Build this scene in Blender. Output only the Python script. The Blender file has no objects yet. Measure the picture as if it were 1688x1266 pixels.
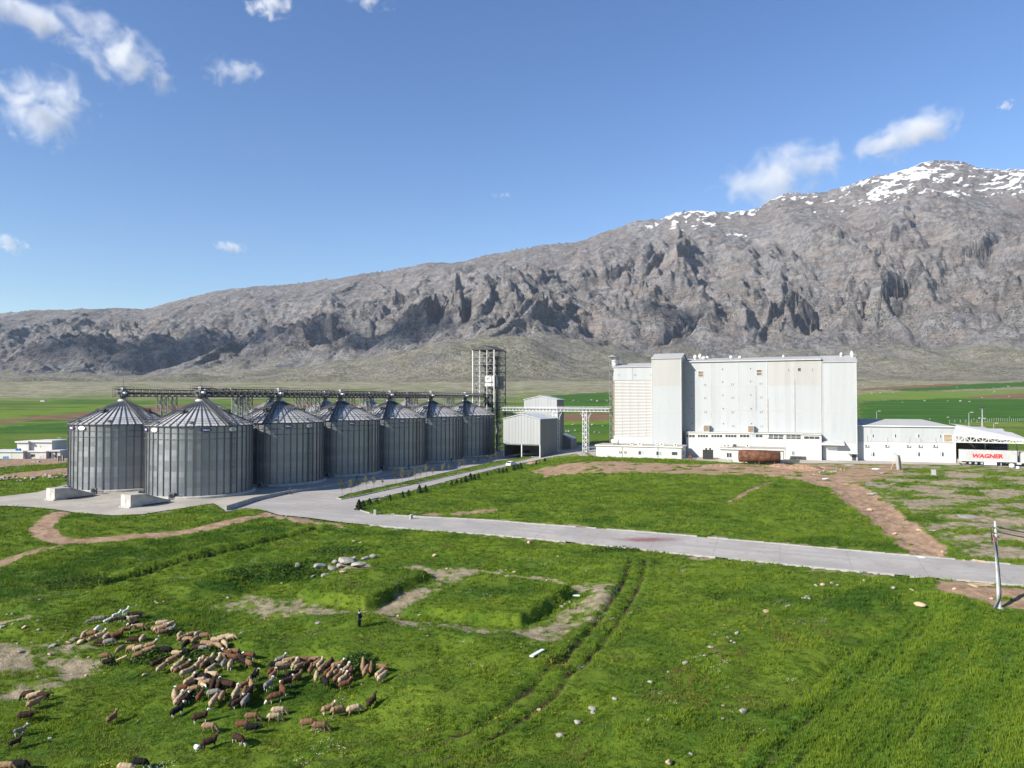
import bpy, bmesh, math, random
import numpy as np
from mathutils import Vector, Matrix

random.seed(7)
rng = np.random.default_rng(11)
scene = bpy.context.scene
COL = scene.collection

# ------------------------------------------------------------------ camera
FPX, CX, CY, HOR = 1172.0, 844.0, 633.0, 660.0      # measured on the 1688 x 1266 photograph
CAMZ = 20.7
PITCH = math.atan((HOR - CY) / FPX)
cam_d = bpy.data.cameras.new('drone_camera')
cam = bpy.data.objects.new('drone_camera', cam_d)
COL.objects.link(cam)
cam.location = (0, 0, CAMZ)
cam.rotation_euler = (math.radians(90) + PITCH, 0, 0)
cam_d.sensor_width = 36.0
cam_d.lens = FPX / 1688 * 36.0
cam_d.clip_start = 0.5
cam_d.clip_end = 60000
scene.camera = cam

# ------------------------------------------------------------------ sky, sun, exposure
SUN_EL, SUN_AZ = 31.0, 57.0           # azimuth: degrees to the left of straight behind the camera
sa, se = math.radians(SUN_AZ), math.radians(SUN_EL)
SUN = Vector((-math.sin(sa) * math.cos(se), -math.cos(sa) * math.cos(se), math.sin(se)))
world = bpy.data.worlds.new('World')
scene.world = world
world.use_nodes = True
wn = world.node_tree
wn.nodes.clear()
sky = wn.nodes.new('ShaderNodeTexSky')
sky.sky_type = 'NISHITA'
sky.sun_disc = False
sky.sun_elevation = se
sky.sun_rotation = math.atan2(SUN.x, SUN.y)
sky.altitude = 1500
sky.air_density = 1.35
sky.dust_density = 0.0
sky.ozone_density = 3.0
bg = wn.nodes.new('ShaderNodeBackground')
bg.inputs['Strength'].default_value = 0.086
wo = wn.nodes.new('ShaderNodeOutputWorld')
hsv = wn.nodes.new('ShaderNodeHueSaturation')
hsv.inputs['Hue'].default_value = 0.512
hsv.inputs['Saturation'].default_value = 1.20
wn.links.new(sky.outputs[0], hsv.inputs['Color'])
wn.links.new(hsv.outputs[0], bg.inputs[0])
wn.links.new(bg.outputs[0], wo.inputs[0])
sun_d = bpy.data.lights.new('sun', 'SUN')
sun_d.energy = 5.0
sun_d.angle = math.radians(0.53)
sun_d.color = (1.0, 0.93, 0.82)
sun_o = bpy.data.objects.new('sun', sun_d)
COL.objects.link(sun_o)
sun_o.rotation_euler = (-SUN).to_track_quat('-Z', 'Y').to_euler()
sun_o.location = (-200, -100, 200)
vs = scene.view_settings
vs.view_transform = 'Standard'
vs.look = 'None'
vs.exposure = 0.90
vs.gamma = 1.0
vs.use_curve_mapping = False
cy = scene.cycles
cy.use_denoising = True
cy.max_bounces = 5
cy.diffuse_bounces = 3
cy.glossy_bounces = 3
cy.transmission_bounces = 3
cy.transparent_max_bounces = 8
cy.volume_bounces = 4
cy.volume_step_rate = 1.0
cy.volume_max_steps = 128

# ------------------------------------------------------------------ noise (numpy)
def smooth(t):
    t = np.clip(t, 0.0, 1.0)
    return t * t * (3 - 2 * t)

def _h(ix, iy, seed):
    a = (ix.astype(np.int64) * 374761393 + iy.astype(np.int64) * 668265263 + seed * 974634777) & 0xFFFFFFFF
    a = ((a ^ (a >> 13)) * 1274126177) & 0xFFFFFFFF
    a = ((a ^ (a >> 16)) * 2246822519) & 0xFFFFFFFF
    a = a ^ (a >> 15)
    return (a & 0xFFFFFF).astype(np.float32) / 16777216.0

def gnoise(x, y, seed=0):
    x = np.asarray(x, np.float32); y = np.asarray(y, np.float32)
    ix = np.floor(x); iy = np.floor(y)
    fx = x - ix; fy = y - iy
    u = fx * fx * fx * (fx * (fx * 6 - 15) + 10); v = fy * fy * fy * (fy * (fy * 6 - 15) + 10)
    def g(a, b):
        th = _h(ix + a, iy + b, seed) * 6.2831853
        return np.cos(th) * (fx - a) + np.sin(th) * (fy - b)
    n0 = g(0, 0) * (1 - u) + g(1, 0) * u
    n1 = g(0, 1) * (1 - u) + g(1, 1) * u
    return (n0 * (1 - v) + n1 * v) * 1.5

def fbm(x, y, octv=4, seed=0, gain=0.5):
    t = 0; a = 1.0
    for k in range(octv):
        t = t + a * gnoise(x * 2 ** k + 17.3 * k, y * 2 ** k - 9.1 * k, seed + k)
        a *= gain
    return t

def ridged(x, y, octv=4, seed=0, gain=0.5):
    t = 0; a = 1.0
    for k in range(octv):
        t = t + a * (1 - 2 * np.abs(gnoise(x * 2 ** k + 5.7 * k, y * 2 ** k + 3.3 * k, seed + k)))
        a *= gain
    return t

def gully(px, py, dx, dy, seed):
    ix = np.floor(px); iy = np.floor(py)
    fx = px - ix; fy = py - iy
    va = 0; sx = 0; ws = 1e-6
    for i in (-1, 0, 1):
        for j in (-1, 0, 1):
            qx = fx - i - 0.5 * (_h(ix + i, iy + j, seed) - 0) + 0.0
            qy = fy - j - 0.5 * (_h(ix + i, iy + j, seed + 77) - 0) + 0.0
            w = np.exp(-2.2 * (qx * qx + qy * qy))
            m = (qx * dx + qy * dy) * 6.2831853 + _h(ix + i, iy + j, seed + 33) * 2.2
            va = va + np.cos(m) * w
            sx = sx - np.sin(m) * w
            ws = ws + w
    va = va / ws; sx = sx / ws * 6.2831853
    return va, sx * dx, sx * dy

# ------------------------------------------------------------------ pixel <-> place
cp_, sp_ = math.cos(PITCH), math.sin(PITCH)
def ray(px, py):
    u = (px - CX) / FPX; v = (CY - py) / FPX
    return Vector((u, cp_ - v * sp_, sp_ + v * cp_))       # y component is about 1

def to_px(p):
    x, y, z = p[0], p[1], p[2] - CAMZ
    f = y * cp_ + z * sp_; v = -y * sp_ + z * cp_
    return CX + FPX * x / f, CY - FPX * v / f

def base_z(x, y):
    x = np.asarray(x, np.float64); y = np.asarray(y, np.float64)
    z = -3.5 * smooth((135 - y) / 75)
    z = z + 2.0 * smooth((y - 135) / 75) * smooth((x - 3) / 24)
    z = z + 60.0 * np.clip((y - 430) / 1170, 0, None) ** 1.7
    return z

_ts = np.geomspace(24, 1600, 2600)
def march(px, py, zf):
    r = ray(px, py)
    x = r.x * _ts; y = r.y * _ts; z = CAMZ + r.z * _ts
    d = z - zf(x, y)
    k = np.argmax(d < 0)
    if d[k] >= 0:
        k = len(_ts) - 1
    if k == 0:
        t = _ts[0]
    else:
        a = d[k - 1] / (d[k - 1] - d[k] + 1e-12)
        t = _ts[k - 1] + a * (_ts[k] - _ts[k - 1])
    return Vector((r.x * t, r.y * t, CAMZ + r.z * t))

def gp0(px, py):
    p = march(px, py, base_z)
    return (p.x, p.y)

def W(pts):
    return [gp0(*p) for p in pts]

def catmull(pts, n=6, closed=False):
    out = []
    m = len(pts)
    for i in range(m if closed else m - 1):
        if closed:
            p = [pts[(i + k) % m] for k in (-1, 0, 1, 2)]
        else:
            p = [pts[max(i - 1, 0)], pts[i], pts[i + 1], pts[min(i + 2, m - 1)]]
        for k in range(n):
            t = k / n
            out.append(tuple(0.5 * (2 * p[1][c] + (p[2][c] - p[0][c]) * t + (2 * p[0][c] - 5 * p[1][c] + 4 * p[2][c] - p[3][c]) * t * t
                       + (3 * p[1][c] - p[0][c] - 3 * p[2][c] + p[3][c]) * t ** 3) for c in range(len(pts[0]))))
    if not closed:
        out.append(tuple(pts[-1]))
    return out

# ------------------------------------------------------------------ mesh builder
class MB:
    def __init__(self):
        self.v = []; self.f = []; self.m = []; self.uv = None
    def add(self, vs, fs, mi=0):
        o = len(self.v)
        self.v += [tuple(p) for p in vs]
        self.f += [tuple(i + o for i in q) for q in fs]
        self.m += [mi] * len(fs)
        return self
    def box(self, x0, x1, y0, y1, z0, z1, mi=0):
        return self.add([(x0, y0, z0), (x1, y0, z0), (x1, y1, z0), (x0, y1, z0), (x0, y0, z1), (x1, y0, z1), (x1, y1, z1), (x0, y1, z1)],
                        [(3, 2, 1, 0), (4, 5, 6, 7), (0, 1, 5, 4), (1, 2, 6, 5), (2, 3, 7, 6), (3, 0, 4, 7)], mi)
    def bar(self, a, b, w, h=None, mi=0):
        a = Vector(a); b = Vector(b); d = b - a
        if d.length < 1e-6: return self
        h = h or w
        d.normalize()
        up = Vector((0, 0, 1)) if abs(d.z) < 0.95 else Vector((0, 1, 0))
        s = d.cross(up).normalized() * (w / 2); t = s.cross(d).normalized() * (h / 2)
        return self.add([a - s - t, a + s - t, a + s + t, a - s + t, b - s - t, b + s - t, b + s + t, b - s + t],
                        [(0, 1, 2, 3), (7, 6, 5, 4), (1, 0, 4, 5), (2, 1, 5, 6), (3, 2, 6, 7), (0, 3, 7, 4)], mi)
    def tube(self, pts, r, n=8, mi=0, cap=True):
        pts = [Vector(p) for p in pts]
        rr = r if hasattr(r, '__len__') else [r] * len(pts)
        vs = []; fs = []
        ref = None
        for i, p in enumerate(pts):
            d = (pts[min(i + 1, len(pts) - 1)] - pts[max(i - 1, 0)]).normalized()
            if ref is None:
                ref = Vector((0, 0, 1)) if abs(d.z) < 0.9 else Vector((1, 0, 0))
            s = d.cross(ref).normalized(); t = s.cross(d).normalized(); ref = t
            for k in range(n):
                a = 2 * math.pi * k / n
                vs.append(p + (s * math.cos(a) + t * math.sin(a)) * rr[i])
        for i in range(len(pts) - 1):
            for k in range(n):
                k2 = (k + 1) % n
                fs.append((i * n + k, i * n + k2, (i + 1) * n + k2, (i + 1) * n + k))
        if cap:
            fs.append(tuple(range(n - 1, -1, -1)))
            fs.append(tuple((len(pts) - 1) * n + k for k in range(n)))
        return self.add(vs, fs, mi)
    def lathe(self, prof, n=24, c=(0, 0, 0), mi=0, a0=0.0, a1=2 * math.pi):
        full = abs(a1 - a0 - 2 * math.pi) < 1e-6
        m = n if full else n + 1
        vs = []; fs = []
        for r, z in prof:
            for k in range(m):
                a = a0 + (a1 - a0) * k / n
                vs.append((c[0] + r * math.cos(a), c[1] + r * math.sin(a), c[2] + z))
        for i in range(len(prof) - 1):
            for k in range(n):
                k2 = (k + 1) % m
                fs.append((i * m + k, i * m + k2, (i + 1) * m + k2, (i + 1) * m + k))
        return self.add(vs, fs, mi)
    def ell(self, c, rx, ry, rz, n=10, m=6, mi=0):
        vs = []; fs = []
        for i in range(m + 1):
            ph = -math.pi / 2 + math.pi * i / m
            for k in range(n):
                a = 2 * math.pi * k / n
                vs.append((c[0] + rx * math.cos(ph) * math.cos(a), c[1] + ry * math.cos(ph) * math.sin(a), c[2] + rz * math.sin(ph)))
        for i in range(m):
            for k in range(n):
                fs.append((i * n + k, i * n + (k + 1) % n, (i + 1) * n + (k + 1) % n, (i + 1) * n + k))
        return self.add(vs, fs, mi)
    def prism(self, poly, d0, d1, axis='y', mi=0):
        """poly in (x,z) extruded along y, or in (x,y) extruded along z"""
        n = len(poly)
        if axis == 'y':
            vs = [(p[0], d0, p[1]) for p in poly] + [(p[0], d1, p[1]) for p in poly]
        elif axis == 'x':
            vs = [(d0, p[0], p[1]) for p in poly] + [(d1, p[0], p[1]) for p in poly]
        else:
            vs = [(p[0], p[1], d0) for p in poly] + [(p[0], p[1], d1) for p in poly]
        fs = [tuple(range(n)), tuple(range(2 * n - 1, n - 1, -1))] + [((i + 1) % n, i, i + n, (i + 1) % n + n) for i in range(n)]
        return self.add(vs, fs, mi)
    def mesh(self, name, mats, shade=False, fix=True):
        me = bpy.data.meshes.new(name)
        me.from_pydata(self.v, [], self.f)
        for mt in (mats if isinstance(mats, (list, tuple)) else [mats]):
            me.materials.append(mt)
        if any(self.m):
            me.polygons.foreach_set('material_index', self.m)
        if fix:
            bm = bmesh.new(); bm.from_mesh(me)
            bmesh.ops.recalc_face_normals(bm, faces=bm.faces)
            bm.to_mesh(me); bm.free()
        if shade:
            me.polygons.foreach_set('use_smooth', [True] * len(me.polygons))
        me.update()
        return me
    def build(self, name, mats, parent=None, shade=False, kind=None, label=None, fix=True):
        return link(name, self.mesh(name, mats, shade, fix), parent, kind, label)

def link(name, data, parent=None, kind=None, label=None):
    o = bpy.data.objects.new(name, data)
    COL.objects.link(o)
    if parent: o.parent = parent
    if kind: o['kind'] = kind
    if label: o['label'] = label
    return o

def thing(name, label, cat, loc=(0, 0, 0), rz=0.0, group=None):
    o = bpy.data.objects.new(name, None)
    COL.objects.link(o)
    o.empty_display_size = 0.5
    o.location = loc; o.rotation_euler = (0, 0, rz)
    o['label'] = label; o['category'] = cat
    if group: o['group'] = group
    return o

def tag(o, label, cat, group=None):
    o['label'] = label; o['category'] = cat
    if group: o['group'] = group
    return o

def copy_tree(o, parent=None):
    c = o.copy(); COL.objects.link(c)
    if parent: c.parent = parent
    for ch in list(o.children):
        copy_tree(ch, c)
    return c

def grid_obj(name, X, Y, Z, mat, attrs=None, shade=True, kind='structure'):
    r, c = X.shape
    me = bpy.data.meshes.new(name)
    n = r * c
    co = np.empty((n, 3), np.float32)
    co[:, 0] = X.ravel(); co[:, 1] = Y.ravel(); co[:, 2] = Z.ravel()
    i = np.arange(n).reshape(r, c)
    q = np.stack([i[:-1, :-1], i[:-1, 1:], i[1:, 1:], i[1:, :-1]], -1).reshape(-1, 4).astype(np.int32)
    me.vertices.add(n); me.vertices.foreach_set('co', co.ravel())
    me.loops.add(q.size); me.loops.foreach_set('vertex_index', q.ravel())
    me.polygons.add(len(q))
    me.polygons.foreach_set('loop_start', np.arange(0, q.size, 4, dtype=np.int32))
    me.polygons.foreach_set('loop_total', np.full(len(q), 4, np.int32))
    if shade:
        me.polygons.foreach_set('use_smooth', np.ones(len(q), bool))
    me.update(calc_edges=True)
    for k, a in (attrs or {}).items():
        at = me.attributes.new(k, 'FLOAT', 'POINT')
        at.data.foreach_set('value', a.ravel().astype(np.float32))
    me.materials.append(mat)
    return link(name, me, None, kind)

# ------------------------------------------------------------------ materials
class NT:
    """small helper round a node tree"""
    def __init__(self, name):
        self.mat = bpy.data.materials.new(name)
        self.mat.use_nodes = True
        self.t = self.mat.node_tree
        self.bsdf = self.t.nodes['Principled BSDF']
        self.out = self.t.nodes['Material Output']
    def n(self, typ, **kw):
        nd = self.t.nodes.new(typ)
        for k, v in kw.items():
            setattr(nd, k, v)
        return nd
    def l(self, a, b):
        self.t.links.new(a, b)
    def val(self, x, sock):
        if isinstance(x, (int, float)): sock.default_value = x
        else: self.l(x, sock)
    def math(self, op, a, b=0.0, c=0.0, clamp=False):
        nd = self.n('ShaderNodeMath', operation=op, use_clamp=clamp)
        self.val(a, nd.inputs[0]); self.val(b, nd.inputs[1]); self.val(c, nd.inputs[2])
        return nd.outputs[0]
    def mix(self, f, a, b, mode='MIX'):
        nd = self.n('ShaderNodeMix', data_type='RGBA', blend_type=mode)
        self.val(f, nd.inputs[0])
        for x, s in ((a, nd.inputs[6]), (b, nd.inputs[7])):
            if isinstance(x, tuple): s.default_value = (x[0], x[1], x[2], 1)
            else: self.l(x, s)
        return nd.outputs[2]
    def attr(self, name):
        return self.n('ShaderNodeAttribute', attribute_name=name).outputs['Fac']
    def pos(self):
        return self.n('ShaderNodeNewGeometry').outputs['Position']
    def obj(self):
        return self.n('ShaderNodeTexCoord').outputs['Object']
    def scale(self, v, s):
        nd = self.n('ShaderNodeMapping')
        self.l(v, nd.inputs[0]); nd.inputs['Scale'].default_value = s
        return nd.outputs[0]
    def noise(self, v, sc, detail=3.0, rough=0.55, dist=0.0):
        nd = self.n('ShaderNodeTexNoise')
        self.l(v, nd.inputs['Vector'])
        nd.inputs['Scale'].default_value = sc; nd.inputs['Detail'].default_value = detail
        nd.inputs['Roughness'].default_value = rough; nd.inputs['Distortion'].default_value = dist
        return nd.outputs[0]
    def vor(self, v, sc, feature='F1'):
        nd = self.n('ShaderNodeTexVoronoi', feature=feature)
        self.l(v, nd.inputs['Vector']); nd.inputs['Scale'].default_value = sc
        return nd
    def ramp(self, x, a, b, lo=0.0, hi=1.0):
        if a > b: a, b, lo, hi = b, a, hi, lo
        nd = self.n('ShaderNodeMapRange', interpolation_type='SMOOTHSTEP')
        self.l(x, nd.inputs[0])
        nd.inputs[1].default_value = a; nd.inputs[2].default_value = b
        nd.inputs[3].default_value = lo; nd.inputs[4].default_value = hi
        return nd.outputs[0]
    def bump(self, h, strength=0.5, dist=0.1):
        nd = self.n('ShaderNodeBump')
        nd.inputs['Strength'].default_value = strength; nd.inputs['Distance'].default_value = dist
        self.l(h, nd.inputs['Height'])
        self.l(nd.outputs[0], self.bsdf.inputs['Normal'])
    def col(self, c):
        s = self.bsdf.inputs['Base Color']
        if isinstance(c, tuple): s.default_value = (c[0], c[1], c[2], 1)
        else: self.l(c, s)
    def fin(self, rough=0.8, metal=0.0, spec=0.3):
        self.val(rough, self.bsdf.inputs['Roughness'])
        self.val(metal, self.bsdf.inputs['Metallic'])
        self.val(spec, self.bsdf.inputs['Specular IOR Level'])
        return self.mat

def simple(name, c, rough=0.6, metal=0.0, var=0.12, sc=1.5, bump=0.0, spec=0.4, dirt=None):
    m = NT(name)
    o = m.obj()
    nz = m.noise(o, sc, 4)
    k = m.mix(m.ramp(nz, 0.3, 0.7), tuple(x * (1 - var) for x in c), tuple(min(1, x * (1 + var)) for x in c))
    if dirt:
        n2 = m.noise(m.scale(o, (1, 1, 0.18)), sc * 1.7, 4, 0.65)
        k = m.mix(m.ramp(n2, 0.52, 0.8, 0, dirt[1]), k, dirt[0])
    m.col(k)
    if bump:
        m.bump(m.noise(o, sc * 8, 3), 0.5, bump)
    return m.fin(rough, metal, spec)
# ------------------------------------------------------------------ ground features (measured on the photograph, laid on the ground)
def dist_poly(X, Y, pts, closed=False, rad=None):
    """distance to a polyline, and which side"""
    D = np.full(X.shape, 1e9); S = np.zeros(X.shape); T = np.zeros(X.shape)
    m = len(pts)
    for i in range(m if closed else m - 1):
        ax, ay = pts[i][:2]; bx, by = pts[(i + 1) % m][:2]
        dx, dy = bx - ax, by - ay
        L = dx * dx + dy * dy + 1e-9
        t = np.clip(((X - ax) * dx + (Y - ay) * dy) / L, 0, 1)
        ex = X - ax - t * dx; ey = Y - ay - t * dy
        d = np.hypot(ex, ey)
        k = d < D
        D = np.where(k, d, D)
        S = np.where(k, np.sign(dx * (Y - ay) - dy * (X - ax)), S)
        T = np.where(k, (i + t) / max(1, m - 1), T)
    return D, S, T

def in_poly(X, Y, pts):
    r = np.zeros(X.shape, bool)
    m = len(pts)
    for i in range(m):
        x0, y0 = pts[i][:2]; x1, y1 = pts[(i + 1) % m][:2]
        if y0 == y1: continue
        k = ((y0 > Y) != (y1 > Y)) & (X < (x1 - x0) * (Y - y0) / (y1 - y0) + x0)
        r ^= k
    return r

def sdist(X, Y, pts):
    """signed distance to a polygon: positive inside"""
    bx0 = min(p[0] for p in pts) - 12; bx1 = max(p[0] for p in pts) + 12
    by0 = min(p[1] for p in pts) - 12; by1 = max(p[1] for p in pts) + 12
    out = np.full(X.shape, -12.0)
    k = (X > bx0) & (X < bx1) & (Y > by0) & (Y < by1)
    if k.any():
        d, _, _ = dist_poly(X[k], Y[k], pts, True)
        out[k] = np.where(in_poly(X[k], Y[k], pts), d, -d)
    return out

def pdist(X, Y, pts, r=14.0):
    bx0 = min(p[0] for p in pts) - r; bx1 = max(p[0] for p in pts) + r
    by0 = min(p[1] for p in pts) - r; by1 = max(p[1] for p in pts) + r
    D = np.full(X.shape, 1e3); S = np.zeros(X.shape); T = np.zeros(X.shape)
    k = (X > bx0) & (X < bx1) & (Y > by0) & (Y < by1)
    if k.any():
        D[k], S[k], T[k] = dist_poly(X[k], Y[k], pts)
    return D, S, T

up_edge = [(1840, 947), (1760, 940), (1688, 933), (1600, 925), (1500, 917), (1400, 908), (1300, 899), (1200, 890), (1100, 881), (1000, 873), (900, 866), (800, 858), (700, 853), (645, 850)]
low_edge = [(610, 866), (700, 874), (800, 881), (900, 890), (1000, 900), (1100, 911), (1200, 921), (1300, 931), (1400, 941), (1500, 950), (1600, 958), (1688, 966), (1760, 973), (1840, 981)]
shrub_edge = [(610, 847), (592, 841), (586, 834), (602, 826), (640, 818), (700, 804), (760, 788), (850, 766), (905, 755), (960, 747), (1015, 740)]
wall_line = [(822, 750), (800, 754), (760, 760), (700, 771), (620, 787), (540, 803), (470, 815), (420, 826), (372, 842)]
yard_low = [(372, 844), (405, 838), (436, 842), (460, 849), (510, 854), (560, 861)]
ROAD = W(up_edge) + catmull(W(shrub_edge), 4) + [(38, 275), (12, 300), (-8, 292)] + W(wall_line) + W(yard_low) + W(low_edge)
MEDIAN = W([(556, 822), (575, 815), (640, 801), (700, 788), (760, 774), (820, 761), (872, 752), (880, 754), (820, 768), (760, 781), (700, 795), (640, 808), (590, 819), (563, 824)])
PAD = W([(-60, 829), (0, 834), (50, 836), (90, 840), (130, 846), (185, 850), (235, 848), (300, 838), (352, 830), (372, 842)]) + W(wall_line)[::-1][1:] + [(-8, 292), (-30, 310), (-62, 310), (-112, 190)] + W([(60, 812), (0, 819), (-60, 823)])

PATH = catmull(W([(101, 846), (80, 858), (71, 872), (80, 886), (112, 894), (160, 891), (220, 885), (300, 875), (370, 864), (425, 853), (450, 846)]), 6)
PATH2 = catmull(W([(120, 894), (80, 905), (30, 920), (-40, 940)]), 6)
DITCH = catmull(W([(186, 964), (225, 951), (300, 930), (360, 916), (430, 898), (500, 879), (520, 872)]), 6)
TRACK = catmull(W([(1052, 925), (1046, 950), (1022, 1000), (985, 1050), (940, 1105), (880, 1160), (810, 1203), (730, 1236), (640, 1252), (520, 1262)]), 8)
BERM = catmull(W([(1012, 945), (1005, 970), (985, 1010), (950, 1058), (930, 1075)]), 6)
PLAT1 = W([(486, 988), (572, 944), (712, 953), (604, 1006)])
PLAT2 = W([(660, 1017), (792, 956), (946, 981), (858, 1037)])
GRAVEL = [W([(380, 1000), (470, 1003), (560, 1012), (650, 1030), (760, 1045), (860, 1052), (910, 1050)]), W([(620, 1016), (700, 975), (770, 950)]),
          W([(900, 1058), (960, 1010), (1000, 978)]), W([(1000, 978), (900, 962), (790, 947), (690, 944)]), W([(400, 992), (470, 1000)]), W([(560, 940), (590, 944)])]
STONY = W([(-60, 1090), (0, 1062), (70, 1058), (150, 1062), (185, 1078), (165, 1100), (110, 1128), (40, 1152), (-60, 1180)])
STONY2 = W([(-60, 1040), (0, 1030), (60, 1020), (70, 1030), (0, 1050), (-60, 1062)])
YARDDIRT = W([(870, 777), (905, 768), (960, 762), (1040, 762), (1140, 766), (1200, 764), (1300, 768), (1420, 766), (1500, 766), (1490, 780), (1410, 800), (1370, 806), (1320, 793), (1250, 784), (1120, 782), (1000, 779), (900, 786)])
CUT = W([(1372, 792), (1420, 798), (1450, 820), (1500, 858), (1545, 895), (1568, 924), (1505, 917), (1462, 880), (1420, 845), (1375, 815)])
PATCHY = W([(1420, 795), (1500, 775), (1600, 778), (1760, 782), (1820, 930), (1690, 925), (1580, 918), (1520, 870), (1470, 832)])
VERGE = W([(1520, 956), (1600, 964), (1760, 978), (1840, 990), (1760, 1012), (1650, 1004), (1580, 988), (1530, 968)])
VERGE2 = W([(440, 846), (470, 851), (520, 858), (560, 865), (575, 868), (530, 866), (490, 860), (452, 854)])
CROP = W([(1175, 1300), (1250, 1215), (1330, 1140), (1400, 1080), (1478, 1022), (1560, 1004), (1650, 1012), (1900, 1030), (1900, 1300)])
CROPLINES = [W([(1175, 1300), (1250, 1215), (1330, 1140), (1400, 1080), (1478, 1022)]), W([(1240, 1300), (1310, 1215), (1390, 1135), (1450, 1085), (1540, 1020)])]
LUSH = [W([(-60, 975), (0, 945), (100, 915), (230, 893), (420, 862), (500, 866), (430, 890), (330, 910), (250, 935), (170, 950), (100, 975), (0, 1000)]),
        W([(330, 958), (420, 935), (500, 918), (560, 930), (470, 962), (380, 985), (300, 990)]), W([(1330, 985), (1420, 975), (1500, 985), (1480, 1010), (1380, 1020)])]
SHRUBSTRIP = W([(594, 842), (604, 829), (640, 820), (700, 806), (760, 790), (850, 768), (858, 770), (780, 791), (720, 806), (660, 822), (625, 838), (612, 846)])
RUTLINE = [W([(640, 845), (760, 843), (870, 836), (960, 828)]), W([(760, 826), (900, 815), (1040, 803), (1140, 793)])]
CUT2 = catmull(W([(1270, 795), (1235, 810), (1200, 828)]), 4)
LEFTDIRT = W([(-60, 790), (0, 784), (60, 777), (117, 770), (180, 762), (180, 772), (117, 780), (50, 786), (-60, 798)])
LEFTYARD = W([(-60, 765), (0, 758), (60, 755), (130, 750), (180, 745), (180, 758), (117, 763), (0, 770), (-60, 774)])
FARBROWN = [W([(-60, 697), (0, 693), (60, 688), (130, 681), (210, 672), (330, 667), (330, 673), (210, 683), (100, 692), (0, 697)]),
            W([(400, 664), (600, 664), (800, 667), (800, 671), (560, 671), (400, 667)]),
            W([(920, 683), (1010, 680), (1010, 693), (920, 694)]), W([(1418, 640), (1560, 633), (1600, 634), (1500, 640), (1418, 644)]),
            W([(1585, 655), (1650, 650), (1760, 646), (1760, 655), (1660, 657)])]
FARDARK = [W([(-60, 700), (0, 703), (117, 697), (117, 712), (0, 716), (-60, 716)]), W([(1418, 662), (1560, 657), (1760, 659), (1760, 695), (1600, 697), (1418, 697)]),
           W([(900, 652), (1010, 646), (1010, 678), (925, 680)]), W([(1418, 640), (1760, 626), (1760, 634), (1500, 645)]), W([(920, 702), (1010, 697), (1010, 720), (925, 722)])]
FARBRIGHT = [W([(-60, 682), (110, 674), (200, 668), (200, 671), (0, 690), (-60, 692)]), W([(1418, 648), (1600, 644), (1760, 640), (1760, 648), (1560, 657), (1418, 660)]), W([(920, 695), (1010, 693), (1010, 699), (920, 702)])]
MOUNDS = [  # polyline, radius, height
    (W([(418, 1052), (500, 1036), (600, 1040)]), 3.2, 1.0), (W([(640, 1085), (720, 1068), (790, 1076)]), 4.5, 0.9), (W([(790, 1075), (830, 1066)]), 2.2, 0.5), (W([(720, 1150), (800, 1140), (870, 1120)]), 5.0, 1.3),
    (W([(250, 1085), (330, 1075), (400, 1078)]), 3.4, 1.0), (W([(290, 1135), (360, 1128), (420, 1140)]), 3.0, 0.7), (W([(440, 1085), (520, 1078), (560, 1085)]), 2.6, 0.8), (W([(1290, 1095), (1350, 1078)]), 3.0, 0.7),
    (W([(60, 1035), (120, 1005), (200, 985)]), 3.5, 0.9), (W([(200, 1045), (290, 1032)]), 2.5, 0.6), (W([(1180, 1090), (1260, 1050)]), 3.5, 0.6), (W([(1060, 1220), (1120, 1195)]), 3.0, 0.7),
    (W([(730, 912), (830, 906)]), 2.6, 0.6), (W([(1370, 1000), (1470, 985), (1560, 1000)]), 3.2, 0.8), (W([(930, 930), (1010, 935)]), 2.5, 0.5), (W([(110, 1155), (20, 1190)]), 4, 0.7), (W([(230, 945), (300, 925), (420, 893)]), 2.2, 0.5),
    (W([(330, 975), (420, 950), (520, 930)]), 2.6, 0.9), (W([(1240, 1230), (1300, 1180)]), 2.2, 0.4), (W([(1000, 1130), (1060, 1080)]), 3.2, 0.5), (W([(100, 1090), (180, 1110), (60, 1150)]), 2.5, -0.3)]

# ---------------- ground sheet
NR, NC = 600, 720
YS = np.geomspace(27, 1640, NR)
SS = np.linspace(-1.0, 1.0, NC)
gY, gS = np.meshgrid(YS, SS, indexing='ij')
gX = gS * (gY * 0.92 + 14)
gB = base_z(gX, gY)
wx = fbm(gX / 6, gY / 6, 3, 3); wy = fbm(gX / 6, gY / 6, 3, 9)
wx2 = fbm(gX / 1.6, gY / 1.6, 2, 13); wy2 = fbm(gX / 1.6, gY / 1.6, 2, 19)
qX = gX + wx * 1.0 + wx2 * 0.45; qY = gY + wy * 1.6 + wy2 * 0.7
farw = np.clip(gY / 300, 1, 6)
qXf = gX + wx * 4 * farw; qYf = gY + wy * 3 * farw

s_road = sdist(gX, gY, ROAD); s_pad = sdist(gX, gY, PAD); s_med = sdist(gX, gY, MEDIAN)
s_road = np.where(s_med > -0.2, np.minimum(s_road, -s_med), s_road)
hard = np.maximum(s_road, s_pad)
FACT = [(20, 243), (52, 226), (64, 214), (200, 160), (260, 240), (60, 330), (20, 290)]
s_fact = sdist(gX, gY, FACT)
clear = smooth(-hard / 2.5) * smooth((-s_fact) / 6)                       # no bumps on hard ground
near = smooth((260 - gY) / 120)
relief = 0.20 * fbm(gX / 7, gY / 7, 3, 21) + 0.10 * ridged(gX / 3.2, gY / 3.2, 2, 25) + 0.35 * fbm(gX / 22, gY / 22, 2, 27)
s_crop = sdist(qX, qY, CROP)
cropm = smooth(s_crop / 0.8 + 0.5)
relief = relief * (1 - 0.75 * cropm)
z = gB + relief * clear * near + (fbm(gX / 90, gY / 90, 3, 31) * 1.5) * smooth((gY - 300) / 200) * clear
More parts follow.
